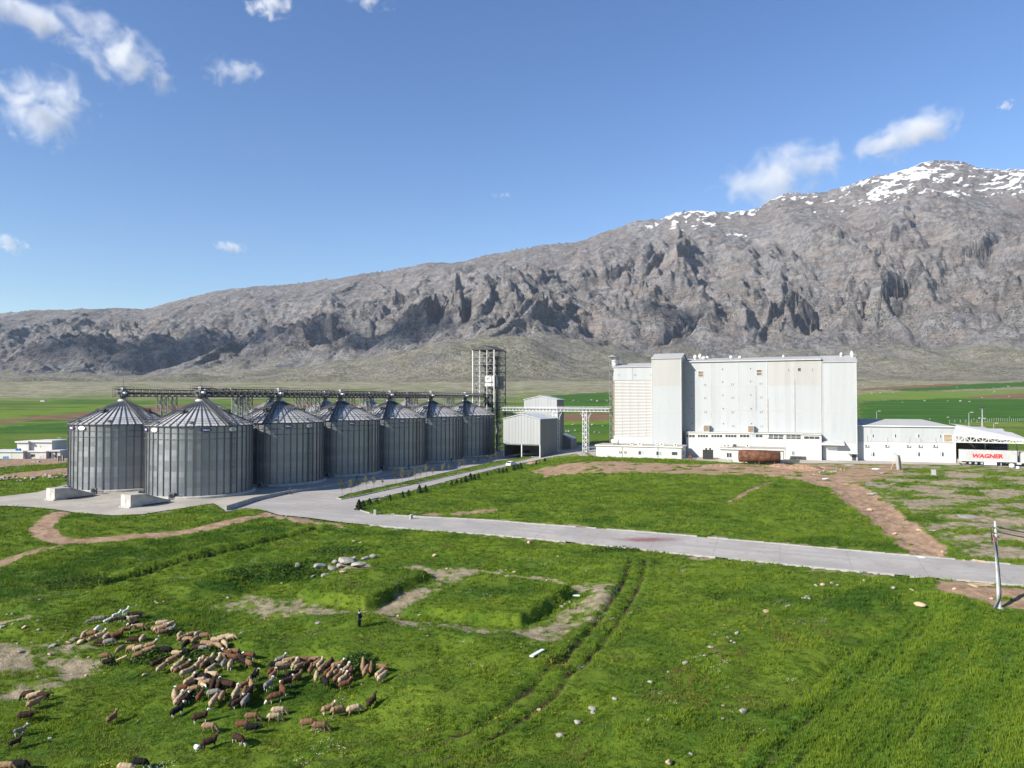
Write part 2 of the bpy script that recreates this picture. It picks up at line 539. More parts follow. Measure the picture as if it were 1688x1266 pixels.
for pts, r, h in MOUNDS:
    d, _, _ = pdist(gX + wx * 0.8, gY + wy * 1.2, pts, 4 * r)
    z = z + h * np.exp(-(d / r) ** 2) * clear
for P, hh in ((PLAT1, 1.1), (PLAT2, 1.25)):
    s = sdist(gX + wx2 * 0.2, gY + wy2 * 0.25, P)
    k = smooth((s + 0.4) / 1.15)
    flat = gB + 0.05 * fbm(gX / 2, gY / 2, 2, 5) + hh + 0.1 * smooth(1 - s / 2)
    z = z * (1 - k) + flat * k
d_b, _, _ = pdist(gX, gY, BERM); z = z + 0.5 * np.exp(-(d_b / 1.8) ** 2)
d_d, _, _ = pdist(gX + wx2 * 0.15, gY + wy2 * 0.2, DITCH); ditch = smooth((1.0 - d_d) / 0.6)
z = z - 1.1 * ditch + 0.25 * np.exp(-((d_d - 1.6) / 0.7) ** 2)
d_t, _, T_t = pdist(gX + wx2 * 0.12, gY + wy2 * 0.12, TRACK)
rut = np.exp(-((d_t - 0.95) / 0.33) ** 2) * (1 - smooth((T_t - 0.85) / 0.15) * 0.3)
z = z - 0.32 * rut + 0.1 * np.exp(-((d_t - 1.7) / 0.4) ** 2)
# crop rows and tram lines
cl = CROPLINES[0]
cd = np.array([cl[-1][0] - cl[0][0], cl[-1][1] - cl[0][1]]); cd = cd / np.linalg.norm(cd)
cperp = (gX - cl[0][0]) * -cd[1] + (gY - cl[0][1]) * cd[0]
rows = np.sin(cperp * 2 * math.pi / 0.9 + wx * 1.5)
tram = np.exp(-((np.abs((cperp + 400) % 4.6 - 2.3) - 0.8) / 0.18) ** 2) * smooth(0.5 + 1.2 * fbm(gX / 9, gY / 9, 2, 41))
z = z + cropm * (0.05 * rows - 0.12 * tram) + 0.12 * cropm
for L in CROPLINES:
    d, _, _ = pdist(gX, gY, L)
    z = z - 0.25 * np.exp(-(d / 0.5) ** 2)
for L in RUTLINE + [CUT2]:
    d, _, _ = pdist(gX, gY, L)
    z = z - 0.2 * np.exp(-(d / 0.5) ** 2)
# bank behind the yard dirt, heap
s_yd = sdist(qX, qY, YARDDIRT); s_cut = sdist(qX, qY, CUT)
z = z - 0.35 * smooth(s_cut / 1.5) + 0.25 * smooth(s_cut / 1.0) * fbm(gX / 1.3, gY / 1.3, 2, 44)
z = np.where(hard > 0.3, gB - 0.35, z)
z = np.where((hard > -1.2) & (hard <= 0.3), np.minimum(z, gB + 0.10 - 0.45 * smooth((hard + 0.25) / 0.5) + 0.05), z)
z = np.where(s_fact > 0, np.where(s_fact > 2, np.minimum(z, gB + 0.02), z), z)
gZ = z

def zq(x, y):
    """height of the finished ground (bilinear in the grid)"""
    x = np.asarray(x, np.float64); y = np.asarray(y, np.float64)
    fr = np.clip(np.log(y / 27) / math.log(1640 / 27) * (NR - 1), 0, NR - 1.001)
    fc = np.clip((x / (y * 0.92 + 14) + 1) / 2 * (NC - 1), 0, NC - 1.001)
    i = fr.astype(int); j = fc.astype(int); a = fr - i; b = fc - j
    return (gZ[i, j] * (1 - a) * (1 - b) + gZ[i + 1, j] * a * (1 - b) + gZ[i, j + 1] * (1 - a) * b + gZ[i + 1, j + 1] * a * b)

def gp(px, py):
    return march(px, py, zq)

# ---------------- what grows where
def mx(*a):
    r = a[0]
    for b in a[1:]: r = np.maximum(r, b)
    return r
def sm(s, w=0.8): return smooth(s / w + 0.5)
npatch = fbm(gX / 5, gY / 3.2, 4, 51)
nfine = fbm(gX / 1.1, gY / 1.1, 3, 57)
a_dirt = mx(sm(s_yd, 2.5) * smooth(0.9 + 1.0 * npatch), sm(s_cut, 1.5) * smooth(1.0 + 0.6 * nfine), sm(sdist(qX, qY, VERGE), 1.2) * smooth(0.95 + 0.9 * npatch), sm(sdist(qX, qY, VERGE2), 1.0))
dp = pdist(gX + wx * 0.6, gY + wy * 0.8, PATH)[0]; dp2 = pdist(gX + wx * 0.6, gY + wy * 0.8, PATH2)[0]
a_dirt = mx(a_dirt, 0.85 * smooth((2.1 - dp) / 0.7), 0.75 * smooth((1.5 - dp2) / 0.8) * smooth(0.8 + npatch), sm(sdist(qX, qY, LEFTDIRT), 2), 0.9 * sm(sdist(qX, qY, LEFTYARD), 2))
a_dirt = mx(a_dirt, 0.75 * smooth((0.9 - np.minimum(pdist(gX, gY, RUTLINE[0])[0], 9)) / 1.2) * smooth(0.7 + 1.2 * npatch), 0.6 * smooth((0.8 - pdist(gX, gY, RUTLINE[1])[0]) / 1.0) * smooth(0.4 + 1.3 * npatch), 0.9 * smooth((0.9 - pdist(gX, gY, CUT2)[0]) / 0.6))
a_dirt = mx(a_dirt, 0.85 * sm(sdist(qX, qY, W([(690, 849), (735, 841), (800, 837), (850, 836), (800, 846), (750, 851)])), 2.0) * smooth(0.8 + npatch))
a_pale = sm(sdist(qX, qY, PATCHY), 4.0) * np.clip(0.50 + 0.75 * fbm(gX / 11, gY / 5.5, 5, 61, 0.62) + 0.35 * nfine, 0, 1)
dg = np.min([pdist(qX, qY, g)[0] for g in GRAVEL], axis=0)
a_pale = mx(a_pale, smooth((3.1 - dg) / 2.2) * np.clip(0.58 + 0.40 * npatch + 0.5 * nfine, 0, 1), sm(sdist(qX, qY, STONY), 3.5) * np.clip(0.52 + 0.55 * npatch + 0.45 * nfine, 0, 1), 0.7 * sm(sdist(qX, qY, STONY2), 1.5) * smooth(0.5 + 1.5 * npatch))
edge = smooth((1.6 + 1.2 * npatch + hard) / 0.8) * smooth(-hard / 0.2 + 1)      # dusty kerb side
a_pale = mx(a_pale, 0.62 * edge * np.clip(0.5 + 0.8 * npatch + 0.4 * nfine, 0, 1), 0.7 * sm(s_fact, 4) * smooth(0.6 + npatch), 0.8 * smooth(0.35 + s_med / 0.5) * (s_med > -1) * smooth(0.3 + npatch))
a_soil = mx(0.95 * smooth((0.85 - d_d) / 0.35), 0.62 * smooth(rut * 1.6 - 0.2) * smooth(1.0 + 0.8 * npatch), 0.55 * cropm * tram)
for L in CROPLINES:
    a_soil = mx(a_soil, 0.6 * np.exp(-(pdist(gX, gY, L)[0] / 0.3) ** 2) * smooth(0.7 + nfine))
a_lush = mx(*[sm(sdist(qX, qY, L), 2.5) for L in LUSH], 0.75 * sm(sdist(qX, qY, SHRUBSTRIP), 0.6)) * smooth(0.85 + 1.2 * npatch)
a_lush = mx(a_lush, 0.8 * smooth(fbm(gX / 14, gY / 8, 3, 66) * 1.6 - 0.35) * near)
a_fbrown = mx(*[sm(sdist(qXf, qYf, L), 6.0) for L in FARBROWN])
a_fdark = mx(*[sm(sdist(qXf, qYf, L), 6.0) for L in FARDARK])
a_fbright = mx(*[sm(sdist(qXf, qYf, L), 6.0) for L in FARBRIGHT])
# raw strips towards the foot of the hills
a_dry = smooth((gY - 950 - 160 * fbm(gX / 260, gY / 120, 3, 71)) / 350) * smooth(0.9 - 0.5 * fbm(gX / 120, gY / 60, 3, 73)) * (1 - a_fdark) * (1 - a_fbrown) * (1 - 0.8 * a_fbright)

def ground_material():
    m = NT('ground')
    p = m.pos()
    n1 = m.noise(m.scale(p, (0.6, 1.5, 1)), 0.16, 4, 0.6); n2 = m.noise(p, 1.1, 4, 0.65); n3 = m.noise(p, 5.5, 4, 0.75)
    g = m.mix(m.ramp(n1, 0.36, 0.62), (0.050, 0.105, 0.009), (0.110, 0.170, 0.015))
    g = m.mix(m.ramp(n2, 0.40, 0.72, 0, 0.65), g, (0.140, 0.185, 0.020))
    g = m.mix(m.attr('lush'), g, (0.030, 0.074, 0.011))
    g = m.mix(m.attr('crop'), g, m.mix(m.ramp(n2, 0.35, 0.65), (0.060, 0.130, 0.014), (0.105, 0.185, 0.020)))
    g = m.mix(m.ramp(n3, 0.52, 0.70, 0.0, 0.55), g, (0.018, 0.034, 0.006))
    g = m.mix(m.ramp(m.noise(p, 0.7, 5, 0.7), 0.60, 0.78, 0, 0.5), g, (0.13, 0.115, 0.045))
    far = m.ramp(m.n('ShaderNodeSeparateXYZ').outputs[1], 0, 1)  # placeholder
    sep = m.n('ShaderNodeSeparateXYZ'); m.l(p, sep.inputs[0])
    far = m.ramp(sep.outputs[1], 260, 520)
    fn = m.noise(m.scale(p, (0.006, 0.02, 1)), 1.0, 6, 0.62)
    fg = m.mix(m.ramp(fn, 0.38, 0.64), (0.046, 0.105, 0.014), (0.135, 0.175, 0.034))
    fg = m.mix(m.ramp(m.noise(m.scale(p, (0.05, 0.09, 1)), 1.0, 5, 0.7), 0.55, 0.75, 0, 0.45), fg, (0.125, 0.125, 0.055))
    fg = m.mix(m.attr('fdark'), fg, m.mix(m.ramp(fn, .4, .62), (0.030, 0.086, 0.012), (0.050, 0.118, 0.014)))
    fg = m.mix(m.attr('fbright'), fg, (0.110, 0.178, 0.018))
    g = m.mix(far, g, fg)
    dn = m.noise(m.scale(p, (0.02, 0.045, 1)), 1.0, 6, 0.68)
    dry = m.mix(m.ramp(dn, 0.38, 0.64), (0.130, 0.132, 0.070), (0.265, 0.235, 0.170))
    dry = m.mix(m.ramp(m.noise(m.scale(p, (0.05, 0.12, 1)), 1.0, 6, 0.75), 0.50, 0.62, 0, 0.75), dry, (0.38, 0.35, 0.29))
    dry = m.mix(m.ramp(m.noise(m.scale(p, (0.035, 0.08, 1)), 1.3, 6, 0.75), 0.54, 0.66, 0, 0.7), dry, (0.085, 0.095, 0.040))
    g = m.mix(m.attr('dry'), g, dry)
    fb = m.mix(m.ramp(m.noise(m.scale(p, (0.02, 0.2, 1)), 1.0, 4), 0.35, 0.65), (0.13, 0.075, 0.045), (0.20, 0.12, 0.075))
    g = m.mix(m.attr('fbrown'), g, fb)
    d = m.mix(m.ramp(m.noise(p, 0.5, 5, 0.65), 0.35, 0.66), (0.24, 0.155, 0.098), (0.37, 0.258, 0.175))
    d = m.mix(m.ramp(m.noise(p, 3.5, 4, 0.7), 0.56, 0.72, 0, 0.7), d, (0.46, 0.37, 0.28))
    d = m.mix(m.ramp(m.noise(p, 2.1, 4, 0.7), 0.58, 0.72, 0, 0.5), d, (0.15, 0.098, 0.062))
    pl = m.mix(m.ramp(m.noise(p, 0.8, 5, 0.65), 0.35, 0.65), (0.20, 0.165, 0.105), (0.345, 0.285, 0.20))
    pl = m.mix(m.ramp(m.noise(p, 6.0, 3, 0.7), 0.60, 0.68, 0, 0.8), pl, (0.55, 0.51, 0.45))
    pl = m.mix(m.ramp(m.noise(p, 4.0, 3, 0.7), 0.58, 0.68, 0, 0.6), pl, (0.10, 0.105, 0.045))
    brk = m.math('MULTIPLY', m.math('SUBTRACT', n3, 0.5), 1.2)
    def edge(a):
        return m.ramp(m.math('ADD', m.attr(a), brk), 0.22, 0.72)
    g = m.mix(edge('pale'), g, pl)
    g = m.mix(edge('dirt'), g, d)
    g = m.mix(edge('soil'), g, (0.060, 0.040, 0.026))
    m.col(g)
    h = m.math('ADD', m.math('MULTIPLY', n3, 0.8), m.math('MULTIPLY', n2, 1.2))
    m.bump(h, 0.9, 0.25)
    return m.fin(0.95, 0, 0.1)
M_GROUND = ground_material()
ground = grid_obj('ground', gX, gY, gZ, M_GROUND, dict(dirt=a_dirt, pale=a_pale, soil=a_soil, lush=a_lush, crop=cropm, fbrown=a_fbrown, fdark=a_fdark, fbright=a_fbright, dry=a_dry))

# ------------------------------------------------------------------ mountains
def amp2_(t):
    return 0.45 * smooth(t * 3) * (1 - smooth((t - 0.93) / 0.07))
def mountains():
    R, C = 760, 1150
    ys = np.linspace(1600, 7400, R); ss = np.linspace(-0.98, 0.98, C)
    Y, S = np.meshgrid(ys, ss, indexing='ij'); X = S * Y
    Y = Y.astype(np.float32); X = X.astype(np.float32); S = S.astype(np.float32)
    px = S * FPX + CX
    tp = [-400, -100, 0, 60, 130, 205, 235, 350, 420, 500, 600, 700, 770, 840, 900, 945, 1000, 1060, 1120, 1195, 1250, 1285, 1340, 1420, 1480, 1530, 1570, 1600, 1640, 1700, 1850, 2100]
    tr = [560, 528, 518, 511, 507, 508, 513, 481, 474, 466, 452, 438, 427, 412, 402, 402, 380, 365, 352, 351, 345, 322, 318, 303, 285, 262, 264, 268, 281, 277, 300, 330]
    pf = np.arange(-500.0, 2300.0, 2.0)
    def tab(xp, fp, sg):
        v = np.interp(pf, xp, fp)
        kk = np.exp(-0.5 * (np.arange(-int(1.5 * sg), int(1.5 * sg) + 1) * 2.0 / sg) ** 2); kk /= kk.sum()
        h = len(kk) // 2
        v = np.convolve(np.pad(v, h, 'edge'), kk, 'valid')
        return np.interp(px, pf, v)
    er = 660 - tab(tp, tr, 11)
    yr = tab([-400, 0, 800, 1300, 1700, 2100], [6400, 6100, 5300, 4900, 4600, 4500], 120)
    yb = tab([-400, 0, 300, 600, 800, 1000, 1300, 1700, 2100], [3300, 3200, 3100, 3000, 2500, 2700, 2700, 2500, 2400], 60)
    eb = 660 - tab([-400, 0, 130, 300, 450, 600, 700, 780, 850, 950, 1050, 1200, 1420, 1600, 1700, 2100], [626, 624, 623, 618, 616, 602, 582, 564, 568, 578, 594, 602, 600, 588, 584, 590], 45)
    zr = er * yr / FPX + CAMZ; zb = eb * yb / FPX + CAMZ
    z16 = 60.0
    a = np.clip((Y - 1600) / (yb - 1600), 0, 1)
    t = np.clip((Y - yb) / (yr - yb), 0, 1.2)
    prof = 0.42 * t ** 2.0 + 0.58 * t
    apron = z16 + (zb - z16) * (0.5 * a + 0.5 * a ** 2.2)
    back = np.clip((Y - yr) / 1500, 0, 1)
    Z0 = np.where(Y < yb, apron, zb + (zr - zb) * np.minimum(prof, 1.0)) - back ** 1.2 * 900
    dys = ys[1] - ys[0]; dss = ss[1] - ss[0]
    def grad(Z):
        zs = np.gradient(Z, dss, axis=1); zy = np.gradient(Z, dys, axis=0)
        return zs / Y, zy - S / Y * zs
    gx, gy = grad(Z0)
    k = np.ones(15) / 15
    # bulges that turn the downhill directions (spurs)
    big = ridged(X / 1500 + 0.5 * gnoise(X / 900, Y / 900, 5) - Y / 3000, Y / 2600, 2, 101)
    amp = smooth(t * 3.2 + 0.10) * (1 - 0.86 * smooth((t - 0.55) / 0.40)) * np.clip(zr / 1150, 0.3, 1.1)
    Z = Z0 + 120 * (big - 0.7) * amp
    gx, gy = grad(Z)
    # strong overall down-slope, tilted: the strata make the gullies run obliquely
    fa = np.ones_like(Z); acc = 0
    for lam, am in ((1150, 100), (620, 58), (310, 34), (160, 17), (80, 8), (40, 5)):
        L = np.hypot(gx, gy) + 1e-4
        ca, sn_ = math.cos(0.5), math.sin(0.5)
        rx, ry = gx * ca - gy * sn_, gx * sn_ + gy * ca
        dx, dy = ry / L, -rx / L
        v, sx, sy = gully(X / lam + 0.30 * wgn(X, Y, lam), Y / lam / 1.5, dx, dy, int(lam))
        v2 = v
        acc = acc + v2 * am
        gx = gx + sx * am / lam * 0.75; gy = gy + sy * am / lam * 0.75
    Z = Z + acc * amp * 0.95
    # slanting beds of rock: ledges
    q = (Z + 0.22 * X + 0.10 * Y + 110 * fbm(X / 420, Y / 420, 3, 130)) / 130.0
    led = (q - np.floor(q)); led = smooth(led * 2.2) - led
    Z = Z + 40 * led * amp * smooth(0.35 + fbm(X / 420, Y / 420, 2, 133) * 1.6)
    q = (Z - 0.42 * X + 0.1 * Y + 60 * fbm(X / 380, Y / 380, 3, 135)) / 62.0
    led = (q - np.floor(q)); led = smooth(led * 2.0) - led
    Z = Z + 24 * led * np.maximum(amp, amp2_(t)) * smooth(0.6 + fbm(X / 260, Y / 260, 2, 137) * 1.3)
    amp2 = np.maximum(amp, 0.42 * smooth(t * 3) * (1 - smooth((t - 0.93) / 0.07)))
    for per, A, kk, sd in ((560, 74, 0.9, 201), (230, 36, 0.7, 211), (100, 15, 1.1, 221)):
        q = (X - kk * (Y - 4000)) / per + 0.75 * fbm(X / per / 1.6, Y / per / 1.6, 3, sd)
        f = q - np.floor(q)
        saw = np.where(f < 0.84, f / 0.84, (1 - f) / 0.16) - 0.5
        Z = Z + A * saw * amp2 * smooth(0.45 + 1.6 * fbm(X / per / 2.2 + 7, Y / per / 2.2, 2, sd + 5))
    fl = X + 0.45 * Y + 90 * fbm(X / 420, Y / 420, 3, 231)
    Z = Z + (ridged(fl / 190, (Y - 0.3 * X) / 1100, 2, 233) - 0.6) * 15 * np.maximum(amp, 0.4 * amp2)
    Z = Z + (ridged(fl / 74 + 0.6 * gnoise(X / 160, Y / 160, 235), (Y - 0.3 * X) / 420, 3, 237, 0.6) - 0.8) * 8.5 * np.maximum(amp, 0.6 * amp2)
    Z = Z + (ridged(X / 150 - Y / 400, Y / 210, 4, 140, 0.62) - 1.1) * 10 * amp + ridged(X / 40 - Y / 90, Y / 55, 3, 145, 0.6) * 6.0 * np.maximum(amp, 0.10 * smooth(a * 1.4))
    Z = Z + fbm(X / 60, Y / 60, 2, 149) * 4 * smooth(t * 30)
    # rolling apron hills
    ap = smooth(a * 2) * (1 - smooth(t * 8)) * smooth((Y - 1700) / 300)
    Z = Z + ap * (fbm(X / 380, Y / 420, 3, 151) * 26 + 5 * gully(X / 260, Y / 260, np.ones_like(X), np.zeros_like(X), 3)[0])
    hillc = np.exp(-(((X + 40) / 230) ** 2 + ((Y - 2150) / 260) ** 2)) * 62 + np.exp(-(((X + 380) / 300) ** 2 + ((Y - 2250) / 260) ** 2)) * 52
    Z = Z + hillc * smooth((Y - 1700) / 200)
    Z = np.where(Y < 1640, np.minimum(Z, 58.0 + 0 * Z), Z)
    gx, gy = grad(Z)
    slope = np.hypot(gx, gy)
    # snow: high gentle ground near the crest, and chutes
    sn = smooth((Z - 1315 + 95 * smooth((1290 - px) / 60) - 170 * fbm(X / 420, Y / 420, 3, 161) - 150 * fbm(X / 60, Y / 90, 4, 163) + 25 * smooth((px - 1400) / 100)) / 110) * smooth((1.02 - slope) / 0.3) * smooth((px - 1020) / 60)
    sn = sn * smooth((t - 0.74) / 0.1)
    chute = smooth((-acc / 100 - 0.95) / 0.3) * smooth((Z - 960) / 150) * smooth((px - 1080) / 80) * (t > 0.5)
    sn = np.maximum(sn, chute * 0.8)
    rock = smooth((slope - 0.20 + 0.26 * fbm(X / 70, Y / 70, 3, 171)) / 0.30) * smooth(t * 9 + 0.28 + 0.5 * fbm(X / 160, Y / 160, 3, 173))
    high = smooth((Z - 300 + 220 * fbm(X / 500, Y / 500, 2, 175)) / 550)
    return X, Y, Z, dict(snow=sn, rock=np.maximum(rock, 0.85 * high), high=high, steep=smooth((slope - 0.62) / 0.4), slopes=smooth(t * 9 + 0.02 + 0.3 * fbm(X / 200, Y / 200, 2, 181)))
def wgn(X, Y, lam):
    return gnoise(X / lam / 2.5, Y / lam / 2.5, int(lam) + 5)

def mountain_material():
    m = NT('mountain_rock')
    p = m.pos()
    n1 = m.noise(p, 0.006, 6, 0.65); n2 = m.noise(p, 0.03, 6, 0.7); n3 = m.noise(p, 0.13, 5, 0.75)
    n4 = m.noise(p, 0.30, 4, 0.75)
    rock = m.mix(m.ramp(n2, 0.38, 0.64), (0.100, 0.099, 0.105), (0.250, 0.247, 0.256))
    rock = m.mix(m.ramp(n1, 0.44, 0.60, 0, 0.75), rock, (0.150, 0.126, 0.120))
    rock = m.mix(m.ramp(n3, 0.50, 0.62, 0, 0.75), rock, (0.056, 0.058, 0.055))
    rock = m.mix(m.ramp(n4, 0.52, 0.64, 0, 0.75), rock, (0.38, 0.37, 0.355))
    st = m.noise(m.scale(p, (0.004, 0.004, 0.05)), 1.0, 4, 0.6, 0.6)
    rock = m.mix(m.math('MULTIPLY', m.ramp(st, 0.48, 0.62, 0, 0.6), m.attr('steep')), rock, (0.29, 0.245, 0.215))
    sp = m.n('ShaderNodeSeparateXYZ'); m.l(p, sp.inputs[0])
    sc_ = m.math('ADD', m.math('ADD', sp.outputs[2], m.math('MULTIPLY', sp.outputs[0], -0.42)), m.math('MULTIPLY', n1, 260.0))
    cb_ = m.n('ShaderNodeCombineXYZ'); m.l(m.math('MULTIPLY', sc_, 0.055), cb_.inputs[0]); m.l(m.math('MULTIPLY', sp.outputs[0], 0.004), cb_.inputs[1]); m.l(m.math('MULTIPLY', sp.outputs[1], 0.004), cb_.inputs[2])
    sl = m.noise(cb_.outputs[0], 1.0, 4, 0.6)
    rock = m.mix(m.ramp(sl, 0.54, 0.66, 0, 0.65), rock, (0.060, 0.056, 0.056))
    rock = m.mix(m.ramp(sl, 0.44, 0.34, 0, 0.5), rock, (0.33, 0.315, 0.305))
    gr = m.mix(m.ramp(n2, 0.38, 0.64), (0.140, 0.133, 0.090), (0.285, 0.262, 0.200))
    gr = m.mix(m.ramp(n1, 0.46, 0.62, 0, 0.6), gr, (0.092, 0.104, 0.048))
    gr = m.mix(m.ramp(n3, 0.47, 0.60, 0, 0.9), gr, (0.36, 0.335, 0.285))
    gr = m.mix(m.ramp(n4, 0.52, 0.66, 0, 0.7), gr, (0.070, 0.070, 0.040))
    c = m.mix(m.attr('rock'), gr, rock)
    vo = m.vor(p, 0.085)
    sh = m.math('MULTIPLY', m.ramp(vo.outputs['Distance'], 0.42, 0.24), m.ramp(m.noise(p, 0.009, 4, 0.6), 0.42, 0.56))
    sh = m.math('MULTIPLY', sh, m.ramp(m.attr('high'), 0.95, 0.35))
    sh = m.math('MULTIPLY', sh, m.attr('slopes'))
    c = m.mix(m.math('MULTIPLY', sh, 0.85), c, (0.034, 0.042, 0.018))
    snm = m.ramp(m.math('ADD', m.attr('snow'), m.math('ADD', m.math('MULTIPLY', m.math('SUBTRACT', n3, 0.5), 1.3), m.math('MULTIPLY', m.math('SUBTRACT', sl, 0.5), 1.6))), 0.46, 0.70)
    c = m.mix(snm, c, (0.80, 0.81, 0.83))
    m.col(c)
    hh = m.math('ADD', m.math('MULTIPLY', n3, 1.0), m.math('MULTIPLY', n2, 2.0))
    m.bump(m.math('ADD', hh, m.math('MULTIPLY', sl, 1.6)), 1.0, 9.0)
    return m.fin(0.95, 0, 0.1)
mX, mY, mZ, mA = mountains()
mount = grid_obj('mountains', mX, mY, mZ, mountain_material(), mA)
from mathutils.geometry import delaunay_2d_cdt
# ------------------------------------------------------------------ concrete roads and slabs
def sheet(name, poly, dz, mat, cell=5.0, hole=None):
    bm = bmesh.new()
    n_ = len(poly)
    cv, ce, cf, *_r = delaunay_2d_cdt([Vector((p[0], p[1])) for p in poly], [(i, (i + 1) % n_) for i in range(n_)], [list(range(n_))], 1, 1e-4)
    bv = [bm.verts.new((p[0], p[1], 0)) for p in cv]
    for q in cf:
        try: bm.faces.new([bv[i] for i in q])
        except ValueError: pass
    xs = [p[0] for p in poly]; ys = [p[1] for p in poly]
    for ax, lo, hi in ((0, min(xs), max(xs)), (1, min(ys), max(ys))):
        k = math.ceil(lo / cell) * cell
        while k < hi:
            no = Vector((1, 0, 0)) if ax == 0 else Vector((0, 1, 0))
            bmesh.ops.bisect_plane(bm, geom=bm.verts[:] + bm.edges[:] + bm.faces[:], plane_co=no * k, plane_no=no)
            k += cell
    co = np.array([v.co[:2] for v in bm.verts])
    zz = base_z(co[:, 0], co[:, 1]) + dz
    for v, q in zip(bm.verts, zz): v.co.z = q
    bmesh.ops.recalc_face_normals(bm, faces=bm.faces)
    if sum(f.normal.z for f in bm.faces) < 0:
        bmesh.ops.reverse_faces(bm, faces=bm.faces)
    me = bpy.data.meshes.new(name); bm.to_mesh(me); bm.free()
    me.materials.append(mat)
    return link(name, me, None, 'structure')

def concrete_mat(name, a, b, joints=0.0, ang=0.0, red=None):
    m = NT(name); p = m.pos()
    n1 = m.noise(p, 0.12, 5, 0.6); n2 = m.noise(p, 0.9, 5, 0.65); n3 = m.noise(p, 9.0, 3, 0.6)
    c = m.mix(m.ramp(n1, 0.35, 0.65), a, b)
    c = m.mix(m.ramp(n2, 0.50, 0.72, 0, 0.6), c, tuple(x * 0.70 for x in a))
    c = m.mix(m.ramp(n3, 0.55, 0.75, 0, 0.35), c, (0.20, 0.175, 0.15))
    c = m.mix(m.ramp(m.noise(p, 0.25, 4, 0.6), 0.58, 0.72, 0, 0.6), c, (0.40, 0.335, 0.265))
    if joints:
        mp = m.n('ShaderNodeMapping'); m.l(p, mp.inputs[0]); mp.inputs['Rotation'].default_value = (0, 0, ang)
        s = m.n('ShaderNodeSeparateXYZ'); m.l(mp.outputs[0], s.inputs[0])
        fr = m.math('FRACT', m.math('DIVIDE', s.outputs[0], joints))
        j = m.math('LESS_THAN', fr, 0.12 / joints)
        c = m.mix(m.math('MULTIPLY', j, 0.3), c, (0.10, 0.095, 0.09))
        # long tyre-polished strips
        w = m.noise(m.scale(mp.outputs[0], (0.02, 0.55, 1)), 1.0, 3, 0.6)
        c = m.mix(m.ramp(w, 0.46, 0.66, 0, 0.7), c, (0.265, 0.255, 0.245))
    if red:
        vs_ = m.n('ShaderNodeVectorMath', operation='SUBTRACT'); m.l(p, vs_.inputs[0]); vs_.inputs[1].default_value = (red[0], red[1], red[2])
        sc_ = m.scale(vs_.outputs[0], (0.16, 0.55, 0))
        ln = m.n('ShaderNodeVectorMath', operation='LENGTH'); m.l(sc_, ln.inputs[0])
        d = m.math('ADD', ln.outputs[1], m.math('MULTIPLY', m.math('SUBTRACT', n2, 0.5), 1.5))
        c = m.mix(m.ramp(d, 1.1, 0.1, 0, 0.75), c, (0.17, 0.035, 0.045))
    m.col(c)
    m.bump(n3, 0.25, 0.02)
    return m.fin(0.85, 0, 0.25)
rd0, rd1 = gp0(800, 870), gp0(1400, 925)
road_ang = math.atan2(rd1[1] - rd0[1], rd1[0] - rd0[0])
redp = gp0(1066, 890)
M_ROAD = concrete_mat('road_concrete', (0.285, 0.268, 0.25), (0.355, 0.334, 0.31), 9.0, -road_ang, (redp[0], redp[1], -1.0))
M_PAD = concrete_mat('pad_concrete', (0.30, 0.275, 0.235), (0.39, 0.36, 0.31))
M_CONC = simple('concrete_pale', (0.38, 0.365, 0.335), 0.85, 0, 0.15, 0.8, 0.02, 0.2, ((0.2, 0.185, 0.165), 0.55))
M_CONC2 = simple('concrete_grey', (0.34, 0.33, 0.31), 0.88, 0, 0.18, 0.6, 0.02, 0.2, ((0.13, 0.125, 0.115), 0.6))
sheet('road', ROAD, 0.06, M_ROAD)
sheet('concrete_yard', PAD, 0.064, M_PAD)
FLOORP = [(23, 240), (52, 228), (64, 216), (128, 206), (150, 196), (215, 165), (250, 230), (70, 330), (23, 290)]
sheet('factory_yard', FLOORP, 0.05, M_PAD, 8.0)

def kerb(name, pts, w, h, mat, base=0.0, step=None, parent=None):
    """a raised strip that follows a line on the ground"""
    mb = MB(); n = len(pts)
    P = [Vector((p[0], p[1], float(base_z(p[0], p[1])) + base)) for p in pts]
    vs = []; fs = []
    for i, p in enumerate(P):
        d = (P[min(i + 1, n - 1)] - P[max(i - 1, 0)]); d.z = 0; d.normalize()
        s = Vector((-d.y, d.x, 0)) * (w / 2)
        hh = h[i] if hasattr(h, '__len__') else h
        vs += [p - s - Vector((0, 0, .4)), p - s + Vector((0, 0, hh)), p + s + Vector((0, 0, hh)), p + s - Vector((0, 0, .4))]
    for i in range(n - 1):
        a = i * 4; b = a + 4
        fs += [(a, a + 1, b + 1, b), (a + 1, a + 2, b + 2, b + 1), (a + 2, a + 3, b + 3, b + 2)]
    fs += [(0, 3, 2, 1), ((n - 1) * 4, (n - 1) * 4 + 1, (n - 1) * 4 + 2, (n - 1) * 4 + 3)]
    mb.add(vs, fs)
    return mb.build(name, mat, parent)
def resample(pts, step):
    out = [pts[0]]; 
    for a, b in zip(pts[:-1], pts[1:]):
        L = math.hypot(b[0] - a[0], b[1] - a[1]); k = max(1, int(L / step))
        out += [(a[0] + (b[0] - a[0]) * i / k, a[1] + (b[1] - a[1]) * i / k) for i in range(1, k + 1)]
    return out
